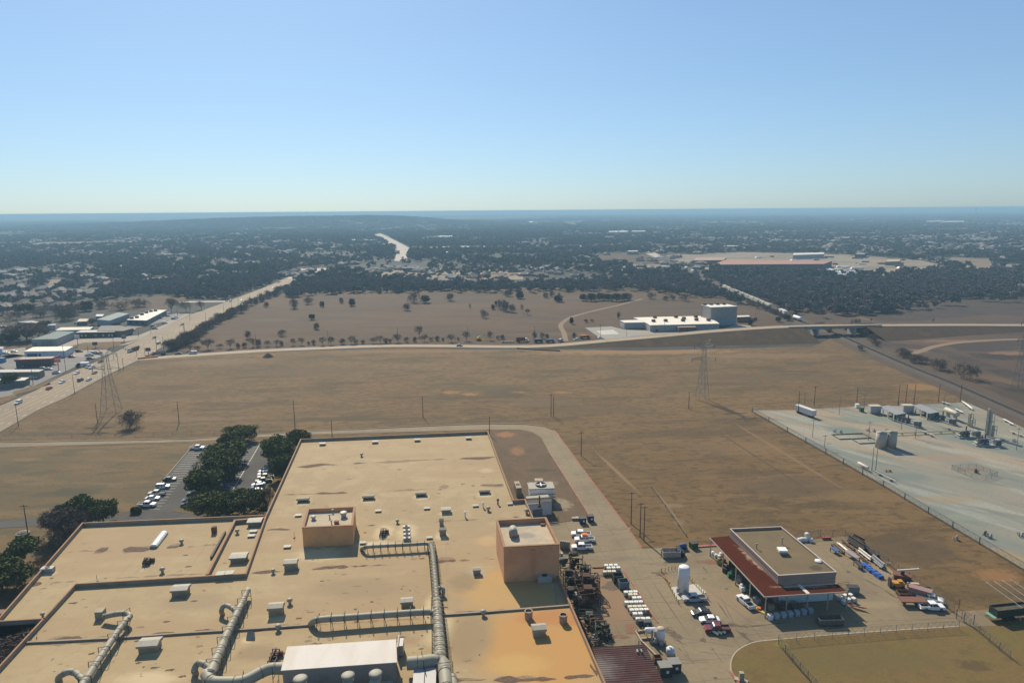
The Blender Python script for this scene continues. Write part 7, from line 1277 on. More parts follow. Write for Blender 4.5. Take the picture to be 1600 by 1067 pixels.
for x0, y0, w_, z, c, l in [(905, 385.5, 12, 6, (.75, .75, .3), 'yellow white roof on the left of the far town'), (868, 389, 18, 6, (.7, .68, .55), 'long cream roof left of the rail corridor'), (840, 390, 14, 6, (.6, .6, .5), 'second cream roof in the far trees'), (718, 386, 85, 7, (.7, .68, .6), 'very long thin white roof across the far woods'), (664, 387, 36, 7, (.6, .6, .55), 'long white roof left of the longest one'), (652, 396.5, 12, 6, (.7, .7, .66), 'short white roof below the far road'), (690, 394.5, 30, 6, (.65, .6, .5), 'cream strip of roofs right of the short white one'), (684, 370, 22, 8, (.6, .57, .48), 'cream roof far beyond the far road bend'), (545, 375.5, 46, 8, (.6, .62, .6), 'thin pale roof line left of the far road'), (950, 362.5, 30, 14, (.6, .62, .62), 'row of tall white flats on the skyline side of town'), (986, 362, 22, 14, (.5, .52, .52), 'second row of tall pale flats'), (826, 347.5, 6, 20, (.7, .7, .6), 'single white building on the far plain'), (980, 393, 16, 7, (.5, .52, .52), 'pale house block beside the rail corridor'), (985, 420, 12, 6, (.2, .3, .36), 'blue grey shed in the pale lot near the woods'), (952, 423, 20, 5, (.6, .57, .5), 'low pale roof left of the pale lot'), (630, 419, 24, 6, (.12, .15, .18), 'dark roofed hall by the housing behind the pasture'), (1447, 346.5, 26, 12, (.62, .57, .48), 'pale long school roof on the far right, upper one'), (1472, 347, 34, 12, (.6, .55, .47), 'pale long school roof on the far right, right one'), (1450, 358, 60, 9, (.4, .22, .18), 'red brown strip of roofs on the far right'), (1300, 372, 26, 8, (.4, .3, .22), 'brown roofed block in the middle of the right suburb'), (1130, 385, 26, 7, (.5, .45, .35), 'pale block behind the left of the brown factory'), (1095, 376, 20, 8, (.4, .38, .32), 'grey roofed block near the rail corridor'), (471, 411, 3, 5, (.9, .9, .85), 'tiny brilliant white roof near the highway crest')]:
    D_ = (G(x0, y0) - Vector((0, 0, CAM_H))).length; wpx = w_; bldg('far_building', l, 'building', [(x0, y0), (x0 + w_, y0 - w_ * .007), (x0 + w_ + 1, y0 - 1.6), (x0 + 2, y0 - 1.4)], z, tuple(v * .6 for v in c), c)
random.seed(8)
for k in range(70):
    x = random.uniform(1180, 1455) if k < 45 else random.uniform(935, 1060); y = random.uniform(399, 428) if k < 45 else random.uniform(402, 422); wt = 1235 < x < 1345 and y > 416
    solo('storage_pile', MB().box((0, 0, 1.2), (random.uniform(6, 22), random.uniform(3, 9), 2.4), taper=.2), [whitep, hoodm, rust, paint('scrap grey', None)][0 if wt else k % 4], ('pile or low block stored in the pale yards behind the brown factory' if k < 45 else 'low block in the pale lots beside the rail corridor'), 'pile', G(x, y, .2), random.uniform(-.4, .4), 'piles in the %s' % ('brown factory yards' if k < 45 else 'rail corridor lots'))
for k in range(60): x = random.uniform(1232, 1340); y = random.uniform(420, 430); solo('scrap_heap', MB().box((0, 0, .8), (random.uniform(5, 14), random.uniform(3, 7), 1.6), taper=.3), whitep, 'bright white heap in the scrap yard at the right end of the brown factory', 'heap', G(x, y, .2), random.uniform(0, 3), 'white heaps in the scrap yard')
# train
def railcar(s, kind, l, g_=None):
    d = 0
    for p, q in zip(rp, rp[1:]):
        L_ = (q - p).length
        if d + L_ >= s: c = p.lerp(q, (s - d) / L_); an = ang(p, q); break
        d += L_
    t = thing('rail_car', l, 'rail car', (c.x, c.y, .9), an, g_)
    for x in (-5.5, 5.5): ob('bogie', MB().box((x, 0, .35), (2.6, 2, .5)).cyl((x - .8, -.85, .35), (x - .8, .85, .35), .42, n=8).cyl((x + .8, -.85, .35), (x + .8, .85, .35), .42, n=8), dark, t)
    if kind == 'hop': ob('body', MB().box((0, 0, 2.9), (15.2, 3.0, 3.0)).box((0, 0, 1.1), (12, 2.2, 1), taper=-.2), M('hopper paint', (.5, .48, .4), .7, layers=((2.5, (.36, .33, .27), .45, .7, .6),), rand=.15), t); ob('hatch', MB().box((0, 0, 4.5), (14, .8, .3)), M('hatch paint', (.42, .4, .34), .7), t)
    elif kind == 'box': ob('body', MB().box((0, 0, 2.7), (15.2, 3.0, 3.5)), M('boxcar paint', (.62, .62, .6), .6, layers=((2.5, (.5, .48, .45), .45, .7, .5),)), t); ob('door', MB().box((0, -1.53, 2.6), (2.6, .08, 3)), dark, t)
    elif kind == 'tank': ob('tank', MB().hcyl((-6, 0, 2.3), (6, 0, 2.3), 1.5, 16), whitep, t, True); ob('dome', MB().lathe((0, 0, 3.6), [(.6, 0), (.6, .6), (.1, .7)], 10), whitep, t)
    else: ob('body', MB().box((0, 0, 1.0), (15, 2.8, .5)), dark, t)
    return t
def arclen(pt):
    d = 0; best = (1e9, 0)
    for p, q in zip(rp, rp[1:]):
        L_ = (q - p).length; u = max(0, min(1, (pt - p).dot(q - p) / L_ ** 2)); e_ = (p.lerp(q, u) - pt).length
        if e_ < best[0]: best = (e_, d + u * L_)
        d += L_
    return best[1]
sA, sB = arclen(G(1130, 451.5)), arclen(G(1204, 484.5)); n = int((sB - sA) / 16.6)
for k in range(n): railcar(sA + (k + .5) * (sB - sA) / n, 'hop', 'cream hopper wagon in the long train at the edge of the woods' if k < n - 1 else 'last hopper wagon of the train, nearest the street bridge', None if k == n - 1 else 'hopper wagons of the train')
railcar(arclen(G(1227, 493)), 'box', 'white box wagon standing alone near the bridge'); railcar(arclen(G(1245, 502)), 'tank', 'white tank wagon nearest the bridge'); railcar(arclen(G(1212, 488)), 'flat', 'empty dark flat wagon between the train and the box wagon')
for k, y in enumerate([422, 427]): railcar(arclen(G(1072 + k * 10, y)), 'box', ['far white wagon in the woods, left', 'far white wagon in the woods, right'][k])

# ================================================================== TREES
def leafm(name, c, c2, c3): return M(name, c, .85, layers=((3, c2, .4, .6, .8), (.9, c3, .5, .7, .6)), spec=.15, rand=.2)
oakl = leafm('oak leaves', (.07, .085, .02), (.125, .135, .032), (.032, .042, .012)); bark = M('bark', (.09, .07, .055), .9, layers=((.5, (.05, .04, .03), .5, .7, .5),)); twigm = M('bare twigs', (.15, .11, .085), .9, layers=((2, (.1, .075, .06), .4, .6, .6),), rand=.15)
cedl = leafm('cedar leaves', (.035, .042, .024), (.055, .06, .035), (.018, .024, .015)); brn_l = M('dormant canopy', (.185, .165, .16), .95, layers=((5, (.24, .205, .19), .4, .6, .8), (1.5, (.12, .11, .11), .5, .7, .6)), spec=.1); grn_l = M('winter green canopy', (.085, .115, .08), .95, layers=((5, (.11, .135, .085), .4, .6, .8), (1.5, (.05, .07, .05), .5, .7, .6)), spec=.1)
def arrmesh(name, V, Fq, mats, mi=None):
    me = bpy.data.meshes.new(name); n = len(Fq); me.vertices.add(len(V)); me.vertices.foreach_set('co', np.asarray(V, np.float32).ravel()); k = Fq.shape[1]
    me.loops.add(n * k); me.loops.foreach_set('vertex_index', Fq.ravel().astype(np.int32)); me.polygons.add(n); me.polygons.foreach_set('loop_start', np.arange(0, n * k, k, dtype=np.int32))
    try: me.polygons.foreach_set('loop_total', np.full(n, k, np.int32))
    except Exception: pass
    for m_ in mats: me.materials.append(m_)
    if mi is not None: me.polygons.foreach_set('material_index', mi)
    me.update(); me.validate(); return me
def leafquads(rng, C, s):        # randomly turned leaf clusters at centres C
    n = len(C); a = rng.normal(size=(n, 3)); a /= np.linalg.norm(a, axis=1)[:, None]; b = np.cross(a, rng.normal(size=(n, 3))); b /= np.linalg.norm(b, axis=1)[:, None]
    s = np.asarray(s)[:, None] * rng.uniform(.6, 1.4, (n, 1)); a *= s; b *= s * .7
    V = np.stack([C - a - b * .3, C + a * .2 - b, C + a + b * .2, C - a * .1 + b], 1).reshape(-1, 3); return V, np.arange(4 * n).reshape(n, 4)
def crown_pts(rng, w_, h, z0, nclump, nleaf, flat=.6):
    out = []
    for k in range(nclump):
        a = rng.uniform(0, 2 * math.pi); rr = math.sqrt(rng.uniform(0, 1)) * w_ * .36; zz = rng.uniform(.15, 1) ** .8
        c = np.array([rr * math.cos(a), rr * math.sin(a), z0 + h * zz * (1 - .45 * (rr / (w_ * .5)) ** 2)]); r = w_ * rng.uniform(.11, .2); m_ = nleaf // nclump
        d = rng.normal(size=(m_, 3)); d /= np.linalg.norm(d, axis=1)[:, None]; d *= (r * rng.uniform(.55, 1.05, m_) ** .7)[:, None]; d[:, 2] *= flat; out.append(c + d)
    return np.concatenate(out)
def limbs(mb, rng, h, w_, n, r):
    mb.tube([(0, 0, -.1), (rng.normal() * .1, rng.normal() * .1, h * .25), (rng.normal() * .2, rng.normal() * .2, h * .42)], [r, r * .8, r * .65], 7)
    for k in range(n):
        a = 2 * math.pi * k / n + rng.uniform(-.3, .3); e_ = Vector((w_ * .33 * math.cos(a), w_ * .33 * math.sin(a), h * rng.uniform(.6, .85))); mb.tube([(0, 0, h * rng.uniform(.2, .4)), e_ * .5 + Vector((0, 0, h * .12)), e_], [r * .55, r * .35, r * .12], 5)
def oak(seed, w_, h, leaf, n=7000, ls=.3, trunk_h=.25):
    rng = np.random.default_rng(seed); mb = MB(); limbs(mb, rng, h, w_, 7, w_ * .03); tr = mb.mesh('trunk', bark)
    C = crown_pts(rng, w_, h * (1 - trunk_h), h * trunk_h * .8, 42, n); V, Fq = leafquads(rng, C, np.full(len(C), ls)); return tr, arrmesh('crown', V, Fq, [leaf])
def bare(seed, w_, h, n1=9, depth=4, tr=.18, fuzz=1500, up=.55, multi=1):
    rng = random.Random(seed); mb = MB(); tips = []
    def br(p, d, L_, r, k):
        q = p + d * L_; mb.cyl(p, q, r, r * .65, 4 if k < depth - 1 else 3, caps=False)
        if k == depth: tips.append((p, q)); return
        for j in range(rng.choice((2, 3, 3))):
            u = Vector((rng.gauss(0, 1), rng.gauss(0, 1), rng.gauss(.15, .6))).normalized(); br(p.lerp(q, rng.uniform(.55, 1)), (d * up + u * .6).normalized(), L_ * rng.uniform(.6, .82), r * .6, k + 1)
    for m_ in range(multi):
        for j in range(n1 if multi == 1 else 3):
            a = rng.uniform(0, 6.28); t = rng.uniform(.5, 1.0); d = Vector((math.cos(a) * t, math.sin(a) * t, 1)).normalized(); o_ = Vector((rng.gauss(0, w_ * .12), rng.gauss(0, w_ * .12), 0)) if multi > 1 else Vector((0, 0, h * .15)); br(o_, d, h * .3, tr * .6, 1)
    trk = MB().cyl((0, 0, -.1), (0, 0, h * .18), tr, tr * .85, 6) if multi == 1 else MB().cyl((0, 0, -.1), (0, 0, h * .1), tr * 2, tr, 6)
    V0 = np.array([v for v in mb.v]); s = np.array([w_ / 2 / max(1e-3, np.percentile(np.abs(V0[:, 0]), 98)), w_ / 2 / max(1e-3, np.percentile(np.abs(V0[:, 1]), 98)), h / V0[:, 2].max()]); V0 = V0 * s
    q = [f for f in mb.f]; q = np.array([f for f in q if len(f) == 4])
    R_ = np.random.default_rng(seed); T_ = np.array([[*(b_ * 1)] for a_, b_ in tips]) * s; C = T_[R_.integers(0, len(T_), fuzz)] + R_.normal(size=(fuzz, 3)) * w_ * .035
    a = R_.normal(size=(fuzz, 3)); a[:, 2] += .3; a /= np.linalg.norm(a, axis=1)[:, None]; b = np.cross(a, R_.normal(size=(fuzz, 3))); b /= np.linalg.norm(b, axis=1)[:, None]; L_ = (w_ * .06 * R_.uniform(.6, 1.4, fuzz))[:, None]; a *= L_; b *= w_ * .004 + .012
    V1 = np.stack([C - a - b, C + a - b, C + a + b, C - a + b], 1).reshape(-1, 3); V = np.concatenate([V0, V1]); Fq = np.concatenate([q, np.arange(4 * fuzz).reshape(fuzz, 4) + len(V0)]); return trk.mesh('trunk', bark), arrmesh('branches', V, Fq, [twigm])
OAK = [oak(1, 12, 8.5, oakl), oak(2, 14, 9.5, oakl, 9000), oak(3, 10, 8, oakl, 6000)]; SMO = [oak(9, 7, 5.5, oakl, 3500, .22, .3)]; CED = [oak(4, 7, 7, cedl, 1800, .35, .05), oak(5, 8, 6, cedl, 2000, .35, .05)]
BAR = [bare(11, 9, 9, fuzz=650), bare(12, 8, 8, 7, fuzz=550), bare(13, 10, 7.5, 9, fuzz=700)]; SHR = [bare(21, 7, 5, 0, 4, .06, 900, .5, 6), bare(22, 6, 4, 0, 4, .05, 700, .4, 5), bare(23, 8, 4.5, 0, 4, .05, 1000, .4, 7)]
BIGB = bare(31, 13, 10, 12, 5, .3, 5000)
cnt = [0]
def tree(kind, x, yb, wpx, hpx, l, cat='tree', g_=None, name=None, variant=None, cz=1.0):
    p = G(x, yb, 0); D_ = (p - Vector((0, 0, CAM_H))).length; w_ = wpx * D_ / F; h = ZT(x, yb, yb - hpx); cnt[0] += 1
    src = {'oak': OAK, 'smo': SMO, 'ced': CED, 'bar': BAR, 'shr': SHR, 'big': [BIGB]}[kind]; tr, cr = src[(cnt[0] if variant is None else variant) % len(src)]
    nm = name or {'oak': 'oak_tree', 'smo': 'oak_tree', 'ced': 'evergreen_tree', 'bar': 'bare_tree', 'shr': 'bare_shrub', 'big': 'bare_tree'}[kind]
    vs = np.empty(len(cr.vertices) * 3, np.float32)
    if cr.name not in DATA: cr.vertices.foreach_get('co', vs); v = vs.reshape(-1, 3); DATA[cr.name] = (v[:, 0].max() - v[:, 0].min(), v[:, 2].max())
    bw, bh = DATA[cr.name]
    t = thing(nm, l, cat, p, random.uniform(0, 6.28), g_); kk = 1.0 if kind == 'oak' else 1.05; t.scale = (w_ / bw * kk, w_ / bw * kk, h / bh * kk * .97)
    ob('trunk', tr, None, t); ob('branches' if kind in ('bar', 'shr', 'big') else 'crown', cr, None, t); return t
random.seed(3)
for k, x, y, w_, h, l in [('oak', 375, 689, 50, 26, 'dark round oak at the far end of the car park median'), ('oak', 362, 706, 40, 30, 'grey green oak behind the first wide median oak'), ('oak', 356, 722, 62, 34, 'wide oak in the upper middle of the median row'), ('oak', 345, 745, 66, 40, 'big wide oak in the middle of the median row'), ('oak', 322, 772, 56, 42, 'big dark oak at the lower end of the median row'),
    ('oak', 466, 700, 40, 30, 'oak nearest the far left corner of the factory roof'), ('oak', 436, 722, 58, 42, 'big oak between the right parking row and the factory'), ('oak', 441, 747, 44, 40, 'lower oak pressed against the factory wall by the parked cars'), ('oak', 332, 806, 62, 40, 'wide oak in front of the parking exit, left one of the pair'), ('oak', 382, 804, 66, 42, 'wide oak in front of the parking exit, right one of the pair'), ('oak', 357, 806, 40, 34, 'small oak between the pair before the parking exit'),
    ('oak', 122, 822, 50, 48, 'tall oak at the left wing corner of the factory'), ('oak', 162, 818, 42, 38, 'lower round oak right of the tall one at the left wing corner'), ('smo', 33.5, 881, 42, 40, 'small round oak standing alone on the lawn at the left edge'), ('oak', 4, 925, 64, 52, 'dark oak cut by the left edge of the photo'), ('smo', 28, 915, 40, 34, 'low dark oak beside the left edge oak')]: tree(k, x, y, w_, h, l)
tree('big', 102, 838, 58, 48, 'big grey bare tree at the left wing corner before the tall oak'); tree('shr', 203, 667, 34, 28, 'large bare shrub alone in the field beside the left pylon', 'shrub', name='bare_shrub'); tree('shr', 86, 858, 30, 26, 'dark scrubby shrub against the left roof edge', 'shrub'); tree('shr', 68, 885, 24, 18, 'low scrubby shrub below the dark one at the roof edge', 'shrub'); tree('bar', 418, 803, 26, 46, 'slim reddish bare tree between parked cars and the factory'); tree('bar', 15, 1062, 70, 60, 'bare tree in the courtyard at the lower left corner')
mb = MB(); rng = np.random.default_rng(2); C = np.stack([rng.uniform(-1.5, 1.5, 1500), rng.uniform(-.8, .8, 1500), rng.uniform(0, 1.9, 1500)], 1); V, Fq = leafquads(rng, C, np.full(1500, .18)); hp_ = G(213, 801); hg = thing('hedge', 'clipped dark green hedge block at the corner of the car park', 'hedge', hp_, .1); ob('foliage', arrmesh('foliage', V, Fq, [oakl]), None, hg); ob('core', MB().box((0, 0, .85), (2.7, 1.3, 1.7)), cedl, hg)
solo('planter', MB().lathe((0, 0, 0), [(1.8, 0), (1.9, .5), (1.6, .6), (1.2, .9), (.3, 1.2)], 14), M('planter stone', (.3, .27, .22), .9, layers=((.5, (.05, .07, .03), .5, .6, .9),)), 'oval stone planter with dark plants on the left lawn', 'planter', G(36, 834.5, .04), .3)
# shrubs in the pasture
gA = 'scattered shrubs in the pasture'
for x, y, w_, h in [(460, 482, 15, 18), (481, 475, 16, 12), (503, 479.5, 8, 9), (533.5, 473.5, 9, 10), (550, 478, 11, 12), (487.5, 499.5, 10, 9), (494.5, 514.5, 12, 12), (634.5, 485, 14, 12), (646, 473, 20, 17), (664, 473, 18, 12), (704.5, 470, 15, 13), (734, 481, 4, 7), (770, 483.5, 6, 8), (775, 478, 5, 8), (756.5, 496.5, 13, 14), (794, 463, 16, 12), (812, 466.5, 14, 12), (771, 483, 7, 8), (852.5, 465.5, 10, 10), (862, 463.5, 10, 9), (873, 471.5, 15, 11), (873.5, 464, 5, 8), (966.5, 498, 6, 12), (1017, 467, 16, 11), (1040, 469, 12, 8), (1050, 469, 12, 9), (1069, 470.5, 18, 12), (416.5, 479.5, 9, 9), (388.5, 529.5, 11, 14), (440, 525, 15, 11), (893, 506, 7, 11), (915, 504, 8, 6), (925, 503, 6, 5), (1216, 503, 9, 8), (1172, 508, 8, 9), (1230, 501, 10, 9), (410, 471, 8, 7), (399, 475, 8, 8)]:
    tree(random.choice(['shr', 'ced', 'shr']), x, y, w_, h, 'single dark shrub standing in the dry pasture beyond the street', 'shrub', gA, name='shrub')
for x, y, w_, h, l in [(781, 483, 12, 16, 'left part'), (789, 486, 18, 20, 'middle'), (799, 488, 14, 14, 'right part')]: tree('shr', x, y, w_, h, l + ' of the large bare thicket in the middle of the pasture', 'shrub')
for x, y, w_, h, l in [(816, 489, 6, 14, 'thin twiggy tree left of a squat shrub in the pasture'), (824, 491.5, 11, 10, 'squat shrub right of the thin twiggy tree')]: tree('bar', x, y, w_, h, l)
for k in range(12): tree(['ced', 'shr'][k % 2], 911 + k * 6.5, 470 + math.sin(k) * .8, 13, 11 + (k % 3), 'shrub in the dense thicket at the far edge of the pasture', 'shrub', 'thicket at the far edge of the pasture', name='shrub')
# row along the street
gB = 'bare trees in the row along the street'
for x, y, w_, h in [(298, 548, 14, 10), (308, 547, 10, 8), (325, 545.5, 22, 18), (343, 544.5, 12, 8), (360, 544, 18, 15), (372, 543.5, 8, 9), (383, 543, 10, 9), (396, 542, 16, 14), (404, 541.5, 10, 14), (418, 541, 14, 10), (432, 540.5, 12, 10), (440, 540, 8, 9), (458, 539.5, 12, 12), (472, 539, 12, 12), (490, 538.5, 8, 9), (482, 539, 6, 6), (504, 539, 14, 13), (517, 538.5, 14, 14), (536, 538, 11, 10), (549, 537.5, 14, 13), (567, 537, 7, 7), (583, 536.5, 14, 10), (594, 536, 16, 12), (603, 536, 10, 9), (622, 535, 20, 14), (635, 534.5, 9, 9), (648, 534, 8, 9), (663, 533.5, 14, 12), (674, 533, 8, 7), (683, 532.5, 9, 9), (705, 534, 17, 13), (729, 532.5, 16, 15), (716, 532, 5, 6), (766, 531.5, 14, 15), (778, 530.5, 6, 7), (785, 530.5, 9, 9), (835, 530, 9, 13), (847, 529, 9, 11), (855, 529, 8, 9), (897, 528.5, 8, 10), (655, 526, 17, 17), (692, 532.5, 6, 6), (610, 535.5, 6, 7), (556, 537, 8, 7)]:
    tree('bar' if w_ > 11 else 'shr', x, y, w_, h, 'bare tree in the fence row on the far side of the street', 'tree', gB, name='bare_tree')
gC = 'hedgerow shrubs beside the highway'
P_ = [(266, 546), (285, 539), (300, 532), (320, 518), (340, 505), (357, 496), (375, 487), (400, 473), (425, 463), (437, 456)]
sp2 = smoothpath([Vector((x, y, 0)) for x, y in P_], 6)
for i, q in enumerate(sp2[::1]): k = (546 - q.y) / 90; tree('shr' if i % 3 else 'bar', q.x + random.uniform(-4, 4), q.y + random.uniform(-1.5, 1.5), lerp(22, 12, k), lerp(17, 10, k) * random.uniform(.7, 1.2), 'dense bare shrub in the hedgerow beside the highway', 'shrub', gC, name='hedgerow_shrub')
for x, y, w_, h, l in [(1465, 577, 26, 18, 'large bare shrub by the railway, middle of three'), (1510, 591, 30, 26, 'dark tall bare shrub by the railway, right of three'), (1413, 558, 26, 16, 'bare shrub by the railway, left of three'), (1430, 566, 24, 14, 'low bare shrub between the left and middle ones by the railway'), (1444, 567, 18, 12, 'small bare shrub beside the middle one by the railway'), (1369, 541, 12, 10, 'small shrub below the bridge pier'), (1343, 547, 11, 9, 'little dark shrub on the near side of the railway'), (1338, 513, 16, 16, 'shrub growing at the right end of the road bridge'), (1352, 525, 18, 14, 'dark scrub beside the bridge pier'), (1362, 533, 18, 12, 'lower dark scrub beside the bridge pier'), (1280, 514, 14, 12, 'scrub at the left end of the road bridge'), (1295, 520, 10, 10, 'small scrub under the left end of the bridge')]: tree('shr', x, y, w_, h, l, 'shrub')
for k in range(16): x = lerp(1170, 1232, k / 15); tree('shr', x + random.uniform(-3, 3), lerp(474, 500, k / 15) + random.uniform(-1, 2), 11, 9, 'bare scrub along the near side of the long train', 'shrub', 'scrub along the train', name='bare_shrub')
# trees around the shops
for x, y, w_, h, l, kd in [(42, 532, 52, 30, 'very wide grey bare tree behind the shops', 'big'), (268, 487, 22, 24, 'tall bare tree left of three by the side road', 'bar'), (291, 487, 20, 18, 'spreading bare tree in the middle by the side road', 'bar'), (315, 484, 14, 14, 'smaller bare tree right of three by the side road', 'bar'), (16, 595 + 8, 26, 22, 'dark tree in front of the small shop', 'oak'), (214, 480, 30, 14, 'bare thicket behind the office strip', 'shr'), (190, 484, 26, 14, 'bare thicket behind the teal metal building', 'shr'), (105, 500, 30, 22, 'dark bare tree behind the parked lorries', 'shr'), (118, 492, 24, 20, 'bare tree left of the teal metal building', 'shr'), (70, 513, 22, 12, 'small evergreen beside the long grey shed', 'ced'), (5, 535, 24, 14, 'dark evergreen clump at the left edge', 'ced'), (22, 534, 16, 12, 'second dark evergreen clump near the left edge', 'ced'), (135, 486, 20, 16, 'evergreen before the first houses', 'ced'), (160, 482, 20, 14, 'pale bare tree before the woods', 'shr'), (147, 508, 14, 12, 'dark bare tree right of the car canopy', 'shr'), (182, 510, 12, 6, 'green bush beside the clinic', 'ced'), (92, 492, 26, 18, 'dark thicket left of the lorry yard', 'shr'), (60, 495, 26, 14, 'brown thicket behind the long grey shed', 'shr'), (20, 500, 30, 16, 'brown thicket at the left behind the shops', 'shr'), (38, 488, 26, 14, 'evergreen behind the brown thicket', 'ced')]: tree(kd, x, y, w_, h, l)

# ================================================================== HOUSES AND WOODS BEYOND
def house_mesh(w_, d, h, rh):
    o_ = .5; wl = MB().box((0, 0, h / 2), (w_, d, h)); W_, D2 = w_ / 2 + o_, d / 2 + o_; r = max(w_ / 2 - d / 2, .5)
    rf = MB().add([(-W_, -D2, h), (W_, -D2, h), (W_, D2, h), (-W_, D2, h), (-r, 0, h + rh), (r, 0, h + rh)], [(3, 2, 1, 0), (0, 1, 5, 4), (1, 2, 5), (2, 3, 4, 5), (3, 0, 4)]); gw = w_ * .3
    wl.box((w_ * .22, -d / 2 - 1.5, h / 2), (gw, 3, h)); rf.add([(w_ * .22 - gw / 2 - o_, -d / 2 - 3.5, h), (w_ * .22 + gw / 2 + o_, -d / 2 - 3.5, h), (w_ * .22 + gw / 2 + o_, 0, h), (w_ * .22 - gw / 2 - o_, 0, h), (w_ * .22, -d / 2 - 3.5, h + rh * .7), (w_ * .22, 0, h + rh * .8)], [(0, 1, 4), (1, 2, 5, 4), (3, 0, 4, 5), (3, 2, 1, 0)])
    return wl, rf
HS = []
for i, (w_, d, wc, rc_) in enumerate([(17, 11, (.28, .16, .11), (.3, .26, .22)), (15, 10, (.4, .33, .26), (.22, .21, .2)), (19, 12, (.3, .2, .15), (.34, .32, .3)), (14, 10, (.5, .47, .42), (.2, .15, .12)), (16, 11, (.35, .25, .18), (.38, .36, .34))]):
    a, b = house_mesh(w_, d, 3, 3); HS.append((a.mesh('wall', M('house wall %d' % i, wc, .85)), b.mesh('roof', M('house roof %d' % i, tuple(v * .75 for v in rc_), .9, layers=((2, tuple(v * .75 for v in rc_), .45, .7, .5),), rand=.2))))
kinds = ['brown roofed', 'dark grey roofed', 'light grey roofed', 'white walled dark roofed', 'pale grey roofed']
placed = []
def house(x, y, where, g_, sc=1.0, rz=None):
    i = random.randrange(5); p = G(x, y); t = thing('house', kinds[i] + ' house ' + where, 'house', p, random.uniform(-.4, .4) + random.choice((0, 1.57)) if rz is None else rz, kinds[i] + ' houses ' + g_); t.scale = (sc,) * 3; ob('wall', HS[i][0], None, t); ob('roof', HS[i][1], None, t); placed.append((p.x, p.y, 11 * sc))
random.seed(21)
for x, y in [(5, 467), (20, 466), (32, 470), (28, 463), (52, 467), (70, 464), (84, 470), (112, 468), (116, 461), (140, 462), (148, 459), (60, 483), (32, 482), (44, 478), (2, 484), (72, 455), (95, 458), (10, 454), (32, 453), (75, 476), (95, 482)]: house(x, y, 'among dark trees behind the shops on the left', 'behind the shops', 1.25)
for k in range(70): x = random.uniform(575, 905); y = random.uniform(419, 436) + (0 if x < 800 else -3); house(x, y, 'in the estate just beyond the woods behind the pasture', 'in the estate beyond the pasture')
for k in range(90): x = random.uniform(0, 560); y = random.uniform(388, 436); house(x, y, 'scattered among the trees of the left suburb', 'in the left suburb', 1.1)
for k in range(50): x = random.uniform(820, 1100); y = random.uniform(380, 425); house(x, y, 'scattered near the rail corridor in the far town', 'near the rail corridor', 1.1)
for k in range(55): x = random.uniform(1080, 1600); y = random.uniform(368, 394); house(x, y, 'scattered in the right hand suburb beyond the brown factory', 'in the right suburb', 1.3)
for x, y, l in [(1596, 453, 'pale grey house standing alone at the right edge of the woods'), (12, 434, 'white house with two gables near the left edge'), (112, 433, 'small bright white house in the left woods'), (157, 439, 'pale house beside a fallow clearing in the left woods'), (24, 426, 'light roofed house above the two gabled white one')]:
    p = G(x, y); t = thing('house', l, 'house', p, .2); t.scale = (1.2,) * 3; ob('wall', HS[3][0], None, t); ob('roof', HS[4][1], None, t); placed.append((p.x, p.y, 12))

def clump(seed, w_, h, n, s, mat, k=9, trunk=True):
    rng = np.random.default_rng(seed); C = crown_pts(rng, w_, h * .8, h * .15, k, n, .75); V, Fq = leafquads(rng, C, np.full(len(C), s)); return arrmesh('crown', V, Fq, [mat])
src = bpy.data.collections.new('tree_kinds'); LIB = []
for i in range(8): LIB.append(bpy.data.objects.new('a%02d_tree' % i, clump(60 + i, 9 + (i % 3), 8 + (i % 4), 330, .75 if i < 6 else .7, grn_l if i in (2, 5) else brn_l)))
for i in range(4):      # small groves for the far distance
    rng = np.random.default_rng(90 + i); Vs = []; Fs = []; o_ = 0
    for k in range(26):
        C = crown_pts(rng, 11, 8, 1, 4, 36, .8) + np.array([rng.normal() * 17, rng.normal() * 17, rng.uniform(-1, 1.5)]); V, Fq = leafquads(rng, C, np.full(len(C), 2.0)); Vs.append(V); Fs.append(Fq + o_); o_ += len(V)
    LIB.append(bpy.data.objects.new('b%02d_grove' % i, arrmesh('grove', np.concatenate(Vs), np.concatenate(Fs), [grn_l if i == 1 else brn_l])))
HLIB = []
for i in range(5):
    a, b = house_mesh(16, 11, 3, 3); a.m = [0] * len(a.f); a.add(b.v, b.f, 1); HLIB.append(bpy.data.objects.new('h%d_house' % i, a.mesh('house', [bpy.data.materials['house wall %d' % i], bpy.data.materials['house roof %d' % i]])))
def mkcol(name, obs):
    c = bpy.data.collections.new(name)
    for o_ in obs: c.objects.link(o_)
    return c
